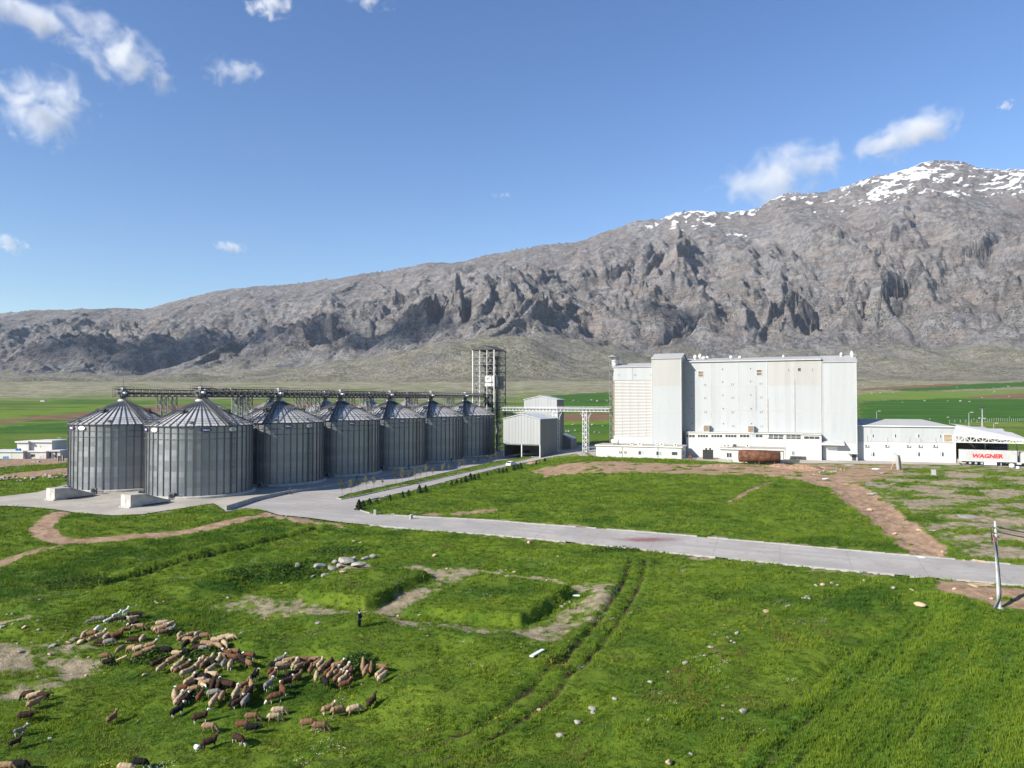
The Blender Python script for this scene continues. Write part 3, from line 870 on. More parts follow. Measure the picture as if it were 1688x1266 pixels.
def kerbstones(name, label, line, group=None, w=0.22, h=0.16, L=1.5):
    """kerb of separate stones, each one a part"""
    t = thing(name, label, 'kerb', (0, 0, 0))
    if group: t['group'] = group
    P = resample(line, L)
    me = MB().box(-0.5, 0.5, -w / 2, w / 2, -0.25, h).mesh('kerb_stone', M_CONC2)
    q = []
    for i in range(len(P) - 1):
        a, b = P[i], P[i + 1]
        l = math.hypot(b[0] - a[0], b[1] - a[1])
        if l < 0.2: continue
        q.append((a, b, l))
    for k, (a, b, l) in enumerate(q[:300]):
        if random.random() < 0.06: continue
        o = link('kerb_stone', me, t)
        o.location = ((a[0] + b[0]) / 2, (a[1] + b[1]) / 2, float(base_z((a[0] + b[0]) / 2, (a[1] + b[1]) / 2)) + 0.06)
        o.rotation_euler = (0, random.uniform(-.015, .015), math.atan2(b[1] - a[1], b[0] - a[0]) + random.uniform(-.02, .02))
        o.scale = (l - 0.04, 1, random.uniform(0.75, 1.1))
    return t
kerbstones('kerb', 'grey kerb stones along the far side of the wide road by the bright field', [p for p in W(up_edge) if p[0] < 100])
kerbstones('kerb', 'broken line of grey kerb stones along the near side of the wide road', [p for p in W(low_edge) if p[0] < 90], h=0.1)
kerbstones('kerb', 'kerb curving round the corner with the cone shrubs and along the entrance road', catmull(W(shrub_edge), 3)[:-4])
kerbstones('kerb', 'pale kerb all round the long planted median strip', MEDIAN + [MEDIAN[0]], L=2.2, h=0.2)
med = sheet('median_soil', [tuple(np.array(p) * 0.999) for p in MEDIAN], 0.10, M_GROUND)
wl = W(wall_line)
hts = list(np.interp(np.linspace(0, 1, len(wl)), [0, 0.5, 0.8, 1], [0.22, 0.3, 0.8, 0.95]))
rw = kerb('retaining_wall', wl, 0.35, hts, M_CONC2)
tag(rw, 'low grey concrete retaining wall between silo yard and road, ending in a square corner', 'wall')

# ------------------------------------------------------------------ metals
def silo_mat():
    m = NT('galvanised_sheet'); o = m.obj()
    s = m.n('ShaderNodeSeparateXYZ'); m.l(o, s.inputs[0])
    ang = m.math('ARCTAN2', s.outputs[1], s.outputs[0])
    col = m.math('FLOOR', m.math('MULTIPLY', ang, 22 / math.pi))
    row = m.math('FLOOR', m.math('MULTIPLY', s.outputs[2], 1 / 1.14))
    cb = m.n('ShaderNodeCombineXYZ'); m.l(col, cb.inputs[0]); m.l(row, cb.inputs[1])
    wnz = m.n('ShaderNodeTexWhiteNoise'); m.l(cb.outputs[0], wnz.inputs[0])
    cr = m.n('ShaderNodeCombineXYZ'); m.l(row, cr.inputs[2])
    wr = m.n('ShaderNodeTexWhiteNoise'); m.l(cr.outputs[0], wr.inputs[0])
    n = m.noise(m.scale(o, (1, 1, 0.25)), 0.8, 4, 0.6)
    c = m.mix(wnz.outputs[0], (0.235, 0.252, 0.278), (0.285, 0.302, 0.328))
    c = m.mix(m.math('MULTIPLY', wr.outputs[0], 0.38), c, (0.145, 0.16, 0.185))
    c = m.mix(m.ramp(n, 0.5, 0.75, 0, 0.5), c, (0.19, 0.20, 0.21))
    m.col(c)
    wv = m.math('SINE', m.math('MULTIPLY', s.outputs[2], 2 * math.pi / 0.104))
    m.bump(wv, 0.25, 0.006)
    rg = m.math('ADD', 0.40, m.math('MULTIPLY', wnz.outputs[0], 0.14))
    return m.fin(rg, 0.80, 0.5)
M_SILO = silo_mat()
M_ROOFS = simple('galvanised_roof', (0.40, 0.40, 0.395), 0.6, 0.05, 0.14, 0.9, 0, 0.5, ((0.3, 0.3, 0.3), 0.4))
M_STIFF = simple('galvanised_bar', (0.12, 0.125, 0.13), 0.55, 0.3, 0.15, 1.0)
M_STEEL = simple('grey_steel', (0.165, 0.17, 0.175), 0.6, 0.2, 0.15, 1.0)
M_DARK = simple('dark_steel', (0.050, 0.052, 0.055), 0.7, 0.0, 0.2, 1.0)
M_LIGHTST = simple('pale_steel', (0.52, 0.53, 0.53), 0.5, 0.25, 0.12, 1.0)
M_BLACK = simple('black_rubber', (0.02, 0.02, 0.021), 0.7, 0, 0.2, 2.0)
M_WHITE = simple('white_paint', (0.52, 0.515, 0.50), 0.6, 0, 0.05, 0.4, 0, 0.3, ((0.42, 0.38, 0.33), 0.30))
M_WPURE = simple('white_enamel', (0.80, 0.80, 0.80), 0.4, 0, 0.03, 1.0)
M_PURPLE = simple('purple_enamel', (0.050, 0.028, 0.16), 0.4, 0, 0.1, 1.0)
M_SIGNGREY = simple('faded_print', (0.42, 0.50, 0.56), 0.5, 0, 0.1, 1.0)

def text_mesh(name, body, size, mat, sx=1.0, depth=0.01, bold=0.0):
    cu = bpy.data.curves.new(name, 'FONT')
    cu.body = body; cu.size = size; cu.align_x = 'CENTER'; cu.align_y = 'CENTER'
    cu.extrude = depth; cu.offset = bold; cu.resolution_u = 3
    tmp = bpy.data.objects.new('tmp_text', cu); COL.objects.link(tmp)
    dg = bpy.context.evaluated_depsgraph_get()
    me = bpy.data.meshes.new_from_object(tmp.evaluated_get(dg))
    bpy.data.objects.remove(tmp); bpy.data.curves.remove(cu)
    me.name = name
    for v in me.vertices: v.co.x *= sx
    me.materials.clear(); me.materials.append(mat)
    return me

# ------------------------------------------------------------------ silos
SR, SZ0, SZ1, SPK = 11.0, 0.55, 15.35, 20.85
ROW_A = [(-70.0 + 10.46 * k, 160.0 + 21.8 * k) for k in range(6)]
ROW_B = [(-93.3 + 10.46 * k, 170.6 + 21.8 * k) for k in range(6)]
ROWANG = math.atan2(21.8, 10.46)
NST = 44
def oval(w, h, d, n=20, mi=0):
    return MB().prism([(w * math.cos(2 * math.pi * k / n), h * math.sin(2 * math.pi * k / n)) for k in range(n)], -d, d, 'y', mi)
stiff_me = MB().box(SR, SR + 0.17, -0.11, 0.11, SZ0, SZ1 - 0.05).mesh('stiffener', M_STIFF)
a_ = math.pi / NST
def roof_panel_mesh():
    r0, r1 = 0.9, SR + 0.28
    zz0, zz1 = SPK - 0.45, SZ1 - 0.12
    mb = MB()
    pts = []
    for r, zc in ((r0, zz0), (r1, zz1)):
        for f, up in ((-0.985, 0.10), (-0.86, 0.0), (0.0, 0.015), (0.86, 0.0), (0.985, 0.10)):
            pts.append((r * math.cos(a_ * f), r * math.sin(a_ * f), zc + up * (0.4 + 0.6 * r / r1)))
    mb.add(pts, [(i, i + 1, i + 6, i + 5) for i in range(4)])
    return mb.mesh('roof_panel', M_ROOFS)
roofp_me = roof_panel_mesh()
rib_me = MB().bar((0.95 * math.cos(a_), 0.95 * math.sin(a_), SPK - 0.38), ((SR + .3) * math.cos(a_), (SR + .3) * math.sin(a_), SZ1 + 0.0), 0.14, 0.16).mesh('roof_rib', M_STIFF)
ring_mes = []
NRING = 13
dz_ = (SZ1 - SZ0) / NRING
for k in range(NRING):
    r = SR - 0.004 * (k % 2)
    ring_mes.append(MB().lathe([(r, SZ0 + dz_ * k), (r, SZ0 + dz_ * (k + 1))], 88).mesh('wall_ring', M_SILO))
def ring(mb, r, zc, w, n=44):
    mb.tube([(r * math.cos(2 * math.pi * k / n), r * math.sin(2 * math.pi * k / n), zc) for k in range(n + 1)], w, 4, 0, False)
plinth_me = MB().lathe([(SR + 0.75, -0.2), (SR + 0.75, 0.42), (SR + 0.6, 0.56), (SR - 0.5, 0.56)], 64).mesh('plinth', M_CONC)
cap = MB().lathe([(1.25, SPK - 0.62), (1.1, SPK - 0.1), (0.75, SPK + 0.12), (0.01, SPK + 0.15)], 20)
cap_me = cap.mesh('roof_cap', M_ROOFS)
rr_ = MB()
for f, w in ((0.42, 0.05), (0.80, 0.05)):
    r = SR * f + 0.3
    zc = SPK - 0.35 + (SZ1 - SPK + 0.3) * f + 0.35
    ring(rr_, r, zc, w)
roofring_me = rr_.mesh('roof_hoop', M_STIFF)
wh = MB()
for zc in (SZ1 - 1.6, SZ1 - 2.9): ring(wh, SR + 0.2, zc, 0.05)
hoop_me = wh.mesh('wind_hoop', M_STIFF)
er_ = MB()
for zc in (0.55, 1.05): ring(er_, SR + 0.45, SZ1 + zc - 0.15, 0.035)
for k in range(44):
    a = 2 * math.pi * k / 44
    er_.bar(((SR + .42) * math.cos(a), (SR + .42) * math.sin(a), SZ1 - .25), ((SR + .45) * math.cos(a), (SR + .45) * math.sin(a), SZ1 + .92), 0.05)
er_me = er_.mesh('eave_railing', M_STIFF)
eav_me = MB().lathe([(SR + 0.02, SZ1 - 0.32), (SR + 0.40, SZ1 - 0.26), (SR + 0.40, SZ1 - 0.18), (SR + 0.02, SZ1 - 0.14)], 66).mesh('eave_ledge', M_DARK)
vent_me = MB().box(-0.55, 0.55, -0.5, 0.5, 0, 0.45).add([(-0.7, -0.65, 0.45), (0.7, -0.65, 0.45), (0.7, 0.65, 0.55), (-0.7, 0.65, 0.55), (0, -0.65, 0.75), (0, 0.65, 0.85)], [(0, 1, 4), (2, 3, 5), (1, 2, 5, 4), (3, 0, 4, 5), (0, 3, 2, 1)]).mesh('roof_vent', M_DARK)
hatch_me = MB().lathe([(0.5, 0), (0.5, 0.25), (0.3, 0.4), (0.01, 0.42)], 12).mesh('roof_hatch', M_STIFF)
# stair up the roof, with handrails
rs_ = MB()
e0 = Vector((SR + 0.2, 0, SZ1 + 0.05)); e1 = Vector((1.2, 0, SPK - 0.25))
for sy in (-0.45, 0.45):
    rs_.bar(e0 + Vector((0, sy, 0.1)), e1 + Vector((0, sy, 0.1)), 0.08, 0.16)
    for hh in (0.6, 1.1):
        rs_.bar(e0 + Vector((0, sy, hh)), e1 + Vector((0, sy, hh)), 0.06)
    for k in range(9):
        q = e0.lerp(e1, k / 8)
        rs_.bar(q + Vector((0, sy, 0.1)), q + Vector((0, sy, 1.1)), 0.06)
for k in range(26):
    q = e0.lerp(e1, k / 25)
    rs_.box(q.x - 0.12, q.x + 0.12, -0.45, 0.45, q.z + 0.12, q.z + 0.16)
stair_me = rs_.mesh('roof_stair', M_STIFF)
ld = MB()
for sy in (-0.25, 0.25): ld.bar((SR + 0.45, sy, 0.6), (SR + 0.45, sy, SZ1 + 1.0), 0.06)
for k in range(36): ld.bar((SR + 0.45, -0.25, 0.9 + 0.4 * k), (SR + 0.45, 0.25, 0.9 + 0.4 * k), 0.04)
for k in range(11):
    zc = 2.8 + k * 1.2
    ld.tube([(SR + 0.45 + 0.62 * math.sin(t), 0.42 * math.cos(t), zc) for t in np.linspace(0, math.pi, 7)], 0.03, 4, 0, False)
for y in (-0.38, 0, 0.38): ld.bar((SR + 1.0 - abs(y) * .3, y, 2.8), (SR + 1.0 - abs(y) * .3, y, 14.8), 0.04)
ladder_me = ld.mesh('wall_ladder', M_STIFF)
sign_oval = oval(1.12, 0.40, 0.04).mesh('sign_plate', M_PURPLE)
sign_txt = text_mesh('lettering', 'OBIAL', 0.46, M_WPURE, 1.15, 0.012, 0.012)
badge = oval(0.95, 0.46, 0.04).mesh('white_badge', M_WPURE)
# faded print on the white badge
bp_ = MB()
for (x0, x1, zc) in ((-0.5, 0.52, 0.04), (-0.3, 0.33, -0.12)): bp_.box(x0, x1, -0.052, -0.045, zc, zc + 0.07)
badge_p = bp_.mesh('badge_print', M_SIGNGREY)

def polar(me_name, me, parent, ang, r, zc, tilt=0.0):
    """a plate standing on the drum at an angle, facing outwards"""
    o = link(me_name, me, parent)
    o.location = (r * math.cos(ang), r * math.sin(ang), zc)
    o.rotation_euler = (0, 0, ang + math.pi / 2)
    return o
def screen_ang(c, px):
    """drum angle that shows at this pixel column"""
    s = (px - CX) / FPX
    best = None
    for k in range(720):
        a = 2 * math.pi * k / 720
        x = c[0] + SR * math.cos(a); y = c[1] + SR * math.sin(a)
        if math.cos(a) * -x + math.sin(a) * -y < 0: continue
        e = abs(x / y - s)
        if best is None or e < best[0]: best = (e, a)
    return best[1]
def make_silo(i, c, label, signs, badges, full=True):
    t = thing('grain_silo', label, 'silo', (c[0], c[1], 0.064), 0, 'grain silos in two rows')
    link('plinth', plinth_me, t)
    if full:
        for me in ring_mes: link('wall_ring', me, t)
        for k in range(NST):
            o = link('stiffener', stiff_me, t); o.rotation_euler.z = 2 * math.pi * k / NST
            o = link('roof_panel', roofp_me, t); o.rotation_euler.z = 2 * math.pi * (k + .5) / NST
            o = link('roof_rib', rib_me, t); o.rotation_euler.z = 2 * math.pi * (k + .5) / NST
        link('wind_hoop', hoop_me, t)
    else:
        MB().lathe([(SR, SZ0), (SR, SZ1)], 66).build('wall', M_SILO, t, True)
        mb = MB()
        mb.lathe([(SR + .28, SZ1 - .12), (0.9, SPK - .45)], 44)
        for k in range(NST):
            a = 2 * math.pi * k / NST
            ca, sa_ = math.cos(a), math.sin(a)
            mb.bar((SR * ca, SR * sa_, SZ0), (SR * ca, SR * sa_, SZ1), 0.25)
            mb.bar(((SR + .28) * ca, (SR + .28) * sa_, SZ1 - .05), (0.9 * ca, .9 * sa_, SPK - .38), 0.1)
        mb.build('roof', M_ROOFS, t, kind='stuff')
    for nm, me in (('roof_cap', cap_me), ('roof_hoop', roofring_me), ('eave_railing', er_me), ('eave_ledge', eav_me)):
        link(nm, me, t)
    for a in ((2.6, 0.9, -0.9, -2.3) if full else (2.6, -2.3)):
        o = link('roof_vent', vent_me, t)
        r = 6.0; zc = SPK - 0.45 + (SZ1 - SPK + 0.33) * (r - .9) / (SR - .6)
        o.location = (r * math.cos(a - 0.9), r * math.sin(a - 0.9), zc + 0.05); o.rotation_euler.z = a - 0.9
    if full:
        for k in range(8):
            a = 2 * math.pi * (k + 0.3) / 8
            o = link('roof_hatch', hatch_me, t); r = 10.2
            o.location = (r * math.cos(a), r * math.sin(a), SPK - 0.45 + (SZ1 - SPK + 0.33) * (r - .9) / (SR - .6) + 0.02)
    o = link('roof_stair', stair_me, t); o.rotation_euler.z = (-0.62 if i < 2 else -1.52)
    o = link('wall_ladder', ladder_me, t); o.rotation_euler.z = -0.55
    for px in signs:
        a = screen_ang(c, px)
        o = polar('sign_plate', sign_oval, t, a, SR + 0.24, SZ1 - 0.98)
        q = link('lettering', sign_txt, o); q.rotation_euler = (math.pi / 2, 0, 0); q.location = (0, -0.055, 0)
    for px in badges:
        a = screen_ang(c, px)
        o = polar('white_badge', badge, t, a, SR + 0.24, SZ1 - 0.95)
        link('badge_print', badge_p, o)
    return t
make_silo(0, ROW_A[0], 'nearest round silo, ribbed bright metal, first of the front row, two white oval badges', [243.5, 341], [257, 383])
lbl = ['shaded grey silo second in the front row, with one white oval badge', 'shaded grey silo third in the front row, above the start of the planted median',
       'shaded grey silo fourth in the front row, counted from the camera', 'shaded grey silo fifth in the front row, last but one before the lattice tower', 'last silo of the front row, right before the lattice tower and open shed']
for k in range(1, 6):
    c = ROW_A[k]
    make_silo(k + 1, c, lbl[k - 1], [[475.5], [580], [663], [732], [788]][k - 1], [[509], [], [], [], []][k - 1])
make_silo(1, ROW_B[0], 'leftmost silo, sunlit ribbed metal, first of the rear row', [120.5], [137])
lb2 = ['rear row silo hidden behind the brightest silo', 'rear row silo hidden behind the second silo of the front row', 'rear row silo with its cone roof showing behind the third front silo', 'rear row silo with its cone tip showing beside the fourth front silo', 'rear row silo with its cone tip showing beside the fifth front silo']
for k in range(2, 6):
    make_silo(9, ROW_B[k], lb2[k - 1], [], [], False)
make_silo(9, ROW_B[1], lb2[0], [], [], False)

# ------------------------------------------------------------------ lattice work
def lattice_tower(t, w, d, z0, z1, bay, mat=M_STEEL, leg=0.22, br=0.10, name='leg', horiz=True):
    """four legs as parts, the bracing as parts face by face; local axes"""
    cs = [(-w / 2, -d / 2), (w / 2, -d / 2), (w / 2, d / 2), (-w / 2, d / 2)]
    for x, y in cs:
        MB().bar((x, y, z0), (x, y, z1), leg).build(name, mat, t)
    n = max(1, round((z1 - z0) / bay)); h = (z1 - z0) / n
    for f in range(4):
        a = cs[f]; b = cs[(f + 1) % 4]
        mb = MB()
        for k in range(n):
            za = z0 + k * h; zb = za + h
            if horiz: mb.bar((a[0], a[1], zb), (b[0], b[1], zb), br * 1.2)
            if k % 2: mb.bar((a[0], a[1], za), (b[0], b[1], zb), br)
            else: mb.bar((b[0], b[1], za), (a[0], a[1], zb), br)
        mb.build('bracing', mat, t)
def gallery(name, label, p0, p1, w=1.7, h=1.75, bay=1.9, mat=M_DARK, rail=True, deckm=M_STEEL, box=True):
    """a conveyor gallery between two points: chords, bracing, deck, trough, handrails"""
    p0 = Vector(p0); p1 = Vector(p1)
    L = (p1 - p0).length
    t = thing(name, label, 'conveyor', p0)
    d = (p1 - p0).normalized()
    t.rotation_euler = d.to_track_quat('X', 'Z').to_euler()
    for y in (-w / 2, w / 2):
        for zc in (0, h):
            MB().bar((0, y, zc), (L, y, zc), 0.16).build('chord', mat, t)
        mb = MB(); n = max(1, round(L / bay))
        for k in range(n):
            a = L * k / n; b = L * (k + 1) / n
            mb.bar((a, y, 0), (a, y, h), 0.09)
            mb.bar((a, y, 0), ((a + b) / 2, y, h), 0.09); mb.bar(((a + b) / 2, y, h), (b, y, 0), 0.09)
        mb.build('bracing', mat, t)
    MB().box(0, L, -w / 2 + .1, w / 2 - .1, 0.02, 0.10).build('deck', deckm, t)
    if box:
        MB().box(0, L, -0.3, 0.3, 0.3 * h, 0.62 * h).build('conveyor_trough', M_DARK, t)
    if rail:
        mb = MB()
        for k in range(int(L / 1.9) + 1):
            mb.bar((k * 1.9, w / 2 + .05, h), (k * 1.9, w / 2 + .05, h + .5), 0.05)
        mb.bar((0, w / 2 + .05, h + .5), (L, w / 2 + .05, h + .5), 0.06)
        mb.build('handrail', mat, t)
    return t
GZ0, GZ1 = SPK + 0.75, SPK + 0.75
u_ = Vector((math.cos(ROWANG), math.sin(ROWANG), 0))
for row, cs, lb in ((0, ROW_A, 'front'), (1, ROW_B, 'rear')):
    a = Vector((cs[0][0], cs[0][1], GZ0)) - u_ * 1.5
    for k in range(6):
        if row == 1 and k >= 6: break
        b = Vector((cs[k + 1][0], cs[k + 1][1], GZ0)) if k < 5 else Vector((cs[5][0], cs[5][1], GZ0)) + u_ * 17
        s_ = Vector((cs[k][0], cs[k][1], GZ0)) + u_ * (1.0 if k else -1.5)
        nm = ['first', 'second', 'third', 'fourth', 'fifth', 'last'][k]
        gallery('conveyor_gallery', 'dark lattice conveyor gallery over the %s silos, %s span from the left' % (lb, nm), s_, b - u_ * 0.9)
        # the drive head on the peak
        h = thing('conveyor_drive', 'cluster of drive and spout machinery on the peak of the %s %s row silo' % (nm, lb), 'machine', (cs[k][0], cs[k][1], SPK + 0.214), ROWANG, 'conveyor heads on the silo peaks')
        MB().box(-0.9, 0.9, -0.8, 0.8, 0.55, 2.0).build('head_box', M_STEEL, h)
        MB().lathe([(0.55, 0), (0.8, 0.55)], 10).build('spout', M_STIFF, h)
        MB().tube([(-0.5, -0.8, 1.4), (-0.5, -1.7, 1.4)], 0.32, 10).build('motor', M_LIGHTST, h)
        mb = MB()
        for x in (-1.6, 1.6):
            for y in (-1.5, 1.5):
                mb.bar((x, y, 0.2), (x, y, 2.9), 0.07)
            mb.bar((x, -1.5, 2.9), (x, 1.5, 2.9), 0.06); mb.bar((x, -1.5, 2.4), (x, 1.5, 2.4), 0.06)
        for y in (-1.5, 1.5):
            mb.bar((-1.6, y, 2.9), (1.6, y, 2.9), 0.06); mb.bar((-1.6, y, 2.4), (1.6, y, 2.4), 0.06)
            mb.bar((-1.6, y, 0.55), (1.6, y, 0.55), 0.12)
        mb.build('platform_railing', M_DARK, h)
        MB().box(-0.4, 0.5, -0.4, 0.4, 2.0, 2.7).build('gearbox', M_LIGHTST, h)
        if row == 0 and k == 0:
            MB().bar((0, 0, 2.7), (0, 0, 6.2), 0.07).build('lightning_rod', M_DARK, h)
        if row == 1 and k == 0:
            MB().bar((0, 0, 2.7), (0, 0, 4.8), 0.07).build('lightning_rod', M_DARK, h)
        if k < 5:
            mid = Vector((cs[k][0], cs[k][1], 0)) + u_ * 12.1
            tw = thing('support_tower', 'pair of grey lattice legs under the %s conveyor between the %s and next silo' % (lb, nm), 'support', (mid.x, mid.y, 0.064), ROWANG, 'conveyor support towers')
            for off in (-1.6, 1.6):
                sub = thing('lattice_leg', '', '', (off, 0, 0)); sub.parent = tw
                for key in ('label', 'category'): del sub[key]
                cs4 = [(-0.75, -0.8), (0.75, -0.8), (0.75, 0.8), (-0.75, 0.8)]
                mb = MB()
                for x, y in cs4: mb.bar((x, y, 0), (x, y, GZ0 - .1), 0.18)
                n = 11; hh = (GZ0 - .1) / n
                for f in range(4):
                    p, q = cs4[f], cs4[(f + 1) % 4]
                    for j in range(n):
                        mb.bar((p[0], p[1], j * hh), (q[0], q[1], (j + 1) * hh), 0.09) if j % 2 else mb.bar((q[0], q[1], j * hh), (p[0], p[1], (j + 1) * hh), 0.09)
                        mb.bar((p[0], p[1], (j + 1) * hh), (q[0], q[1], (j + 1) * hh), 0.09)
                mb.build('lattice', M_STEEL, sub)

# ------------------------------------------------------------------ elevator tower
TW = Vector((-9.2, 287.5, 0.2))
tw = thing('elevator_tower', 'tall open lattice tower with dark gable roof and machinery inside', 'tower', TW, ROWANG - math.pi / 2)
a_w, b_w, TH = 9.6, 10.2, 40.6
for x in (-a_w / 2, -a_w / 6, a_w / 6, a_w / 2):
    for y in (-b_w / 2, 0, b_w / 2):
        if abs(x) < a_w / 3 and y == 0: continue
        MB().bar((x, y, 0), (x, y, TH), 0.30 if abs(x) > 3 else 0.2).build('column', M_LIGHTST if y < 0 else M_STEEL, tw)  # front columns in paler steel: the sunlit face is put into the colour
nl = 14
for k in range(1, nl + 1):
    zc = TH * k / nl
    mb = MB()
    for y in (-b_w / 2, b_w / 2): mb.bar((-a_w / 2, y, zc), (a_w / 2, y, zc), 0.2)
    for x in (-a_w / 2, a_w / 2): mb.bar((x, -b_w / 2, zc), (x, b_w / 2, zc), 0.2)
    if k in (5, 8, 9, 11, 12, 13):
        mb.box(-a_w / 6, a_w / 2 - .2, -b_w / 2 + .3, b_w / 2 - .3, zc + 0.03, zc + 0.10)
        for y in (-b_w / 2,):
            mb.bar((-a_w / 2, y, zc + 1.1), (a_w / 2, y, zc + 1.1), 0.07)
        mb.bar((a_w / 2, -b_w / 2, zc + 1.1), (a_w / 2, b_w / 2, zc + 1.1), 0.07)
    mb.build('floor_frame', M_STEEL, tw)
for f, (p, q) in enumerate((((-a_w / 2, -b_w / 2), (-a_w / 6, -b_w / 2)), ((-a_w / 6, -b_w / 2), (a_w / 6, -b_w / 2)), ((a_w / 6, -b_w / 2), (a_w / 2, -b_w / 2)), ((a_w / 2, -b_w / 2), (a_w / 2, 0)), ((a_w / 2, 0), (a_w / 2, b_w / 2)), ((-a_w / 2, b_w / 2), (a_w / 2, b_w / 2)), ((-a_w / 2, -b_w / 2), (-a_w / 2, b_w / 2)))):
    mb = MB()
    for k in range(nl):
        za, zb = TH * k / nl, TH * (k + 1) / nl
        if f in (1,) and k % 2: continue
        mb.bar((p[0], p[1], za), (q[0], q[1], zb), 0.10); mb.bar((q[0], q[1], za), (p[0], p[1], zb), 0.10)
    mb.build('bracing', M_STEEL, tw)
hw = a_w / 2 + 0.4
MB().prism([(-hw, TH + .05), (hw, TH + .05), (0, TH + 2.0)], -b_w / 2 - .4, b_w / 2 + .4).build('gable_roof', M_DARK, tw)
MB().box(-0.6, 3.6, -3.2, 1.6, 25.4, 30.6).build('cleaner_cabinet', M_WHITE, tw)
for x, y, z0, z1 in ((-1.2, -1.0, 0.2, 37.5), (0.6, 1.2, 0.2, 38), (2.4, 2.2, 0.2, 37), (-2.2, 2.2, 0.2, 36.5)):
    e = MB().box(x - 0.35, x + 0.35, y - 0.3, y + 0.3, z0, z1)
    e.box(x - 0.75, x + 0.75, y - 0.45, y + 0.45, z1, z1 + 1.5)
    e.build('elevator_leg', M_STEEL, tw)
mb = MB()
for k in range(10):
    x = random.uniform(-2, 3); y = random.uniform(-3.5, 0)
    mb.tube([(x, y, 36), (x * .4 + 1, y - .5, 33), (1.5 + random.uniform(-1.5, 1.5), -1.5, 30.6)], 0.22, 6)
for k in range(16):
    x = random.uniform(-1.5, 3.5); zc = random.uniform(14, 24)
    mb.box(x - .6, x + .6, -3, -1.4, zc, zc + random.uniform(.5, 1.6))
    mb.tube([(x, -2, zc), (x + random.uniform(-3, 3), random.uniform(-4, 2), zc - 4)], 0.2, 6)
mb.build('spouting', M_DARK, tw)
for zc in (16.5, 19.5):
    MB().box(-a_w / 6, a_w / 2 + .6, -b_w / 2 - .3, b_w / 2 + .2, zc, zc + 0.25).build('machine_deck', M_DARK, tw)
MB().box(0.4, a_w / 2 - .3, -2, 4.0, 25.0, 30.2).build('dust_filter', M_STEEL, tw)
st = MB()
for k in range(13):
    za = TH * k / nl
    x0, x1 = (-a_w / 2 + .4, -a_w / 6 - .2) if k % 2 else (-a_w / 6 - .2, -a_w / 2 + .4)
    st.bar((x0, -3.5, za), (x1, -3.5, za + TH / nl), 0.7, 0.12); st.bar((x0, -3.1, za + 1), (x1, -3.1, za + TH / nl + 1), 0.06)
    st.box(-a_w / 2 + .1, -a_w / 6, -4.5, -2, za - .05, za)
st.build('stair', M_LIGHTST, tw)

# ------------------------------------------------------------------ steel sheds by the tower
def ribbed_mat(name, c, pitch, rough=0.5, metal=0.1, dirt=None, axis=0):
    m = NT(name); o = m.obj()
    s = m.n('ShaderNodeSeparateXYZ'); m.l(o, s.inputs[0])
    n = m.noise(m.scale(o, (1, 1, 0.2)), 0.5, 4, 0.65)
    sh = m.math('FLOOR', m.math('DIVIDE', s.outputs[axis], pitch * 5))
    wz = m.n('ShaderNodeTexWhiteNoise', noise_dimensions='1D'); m.l(sh, wz.inputs['W'])
    k = m.mix(wz.outputs[0], tuple(x * 0.92 for x in c), c)
    k = m.mix(m.ramp(n, 0.45, 0.8, 0, 0.4), k, tuple(x * 0.78 for x in c))
    if dirt:
        d = m.noise(m.scale(o, (0.5, 0.5, 0.03)), 1.3, 5, 0.7)
        k = m.mix(m.ramp(d, 0.60, 0.8, 0, dirt[1]), k, dirt[0])
    m.col(k)
    fr = m.math('PINGPONG', s.outputs[axis], pitch / 2)
    m.bump(m.ramp(fr, pitch * 0.12, pitch * 0.3), 0.6, 0.06)
    return m.fin(rough, metal, 0.4)
M_SHED = ribbed_mat('shed_sheet', (0.36, 0.375, 0.38), 0.5, 0.5, 0.25)
M_SHEDX = ribbed_mat('shed_sheet_shaded', (0.14, 0.15, 0.162), 0.5, 0.5, 0.25, None, 1)  # darker copy of the shed sheet: shade of the side walls put into the colour
M_SHEDR = ribbed_mat('shed_roof', (0.55, 0.57, 0.58), 0.5, 0.4, 0.3, None, 1)
SHANG = ROWANG - math.pi / 2
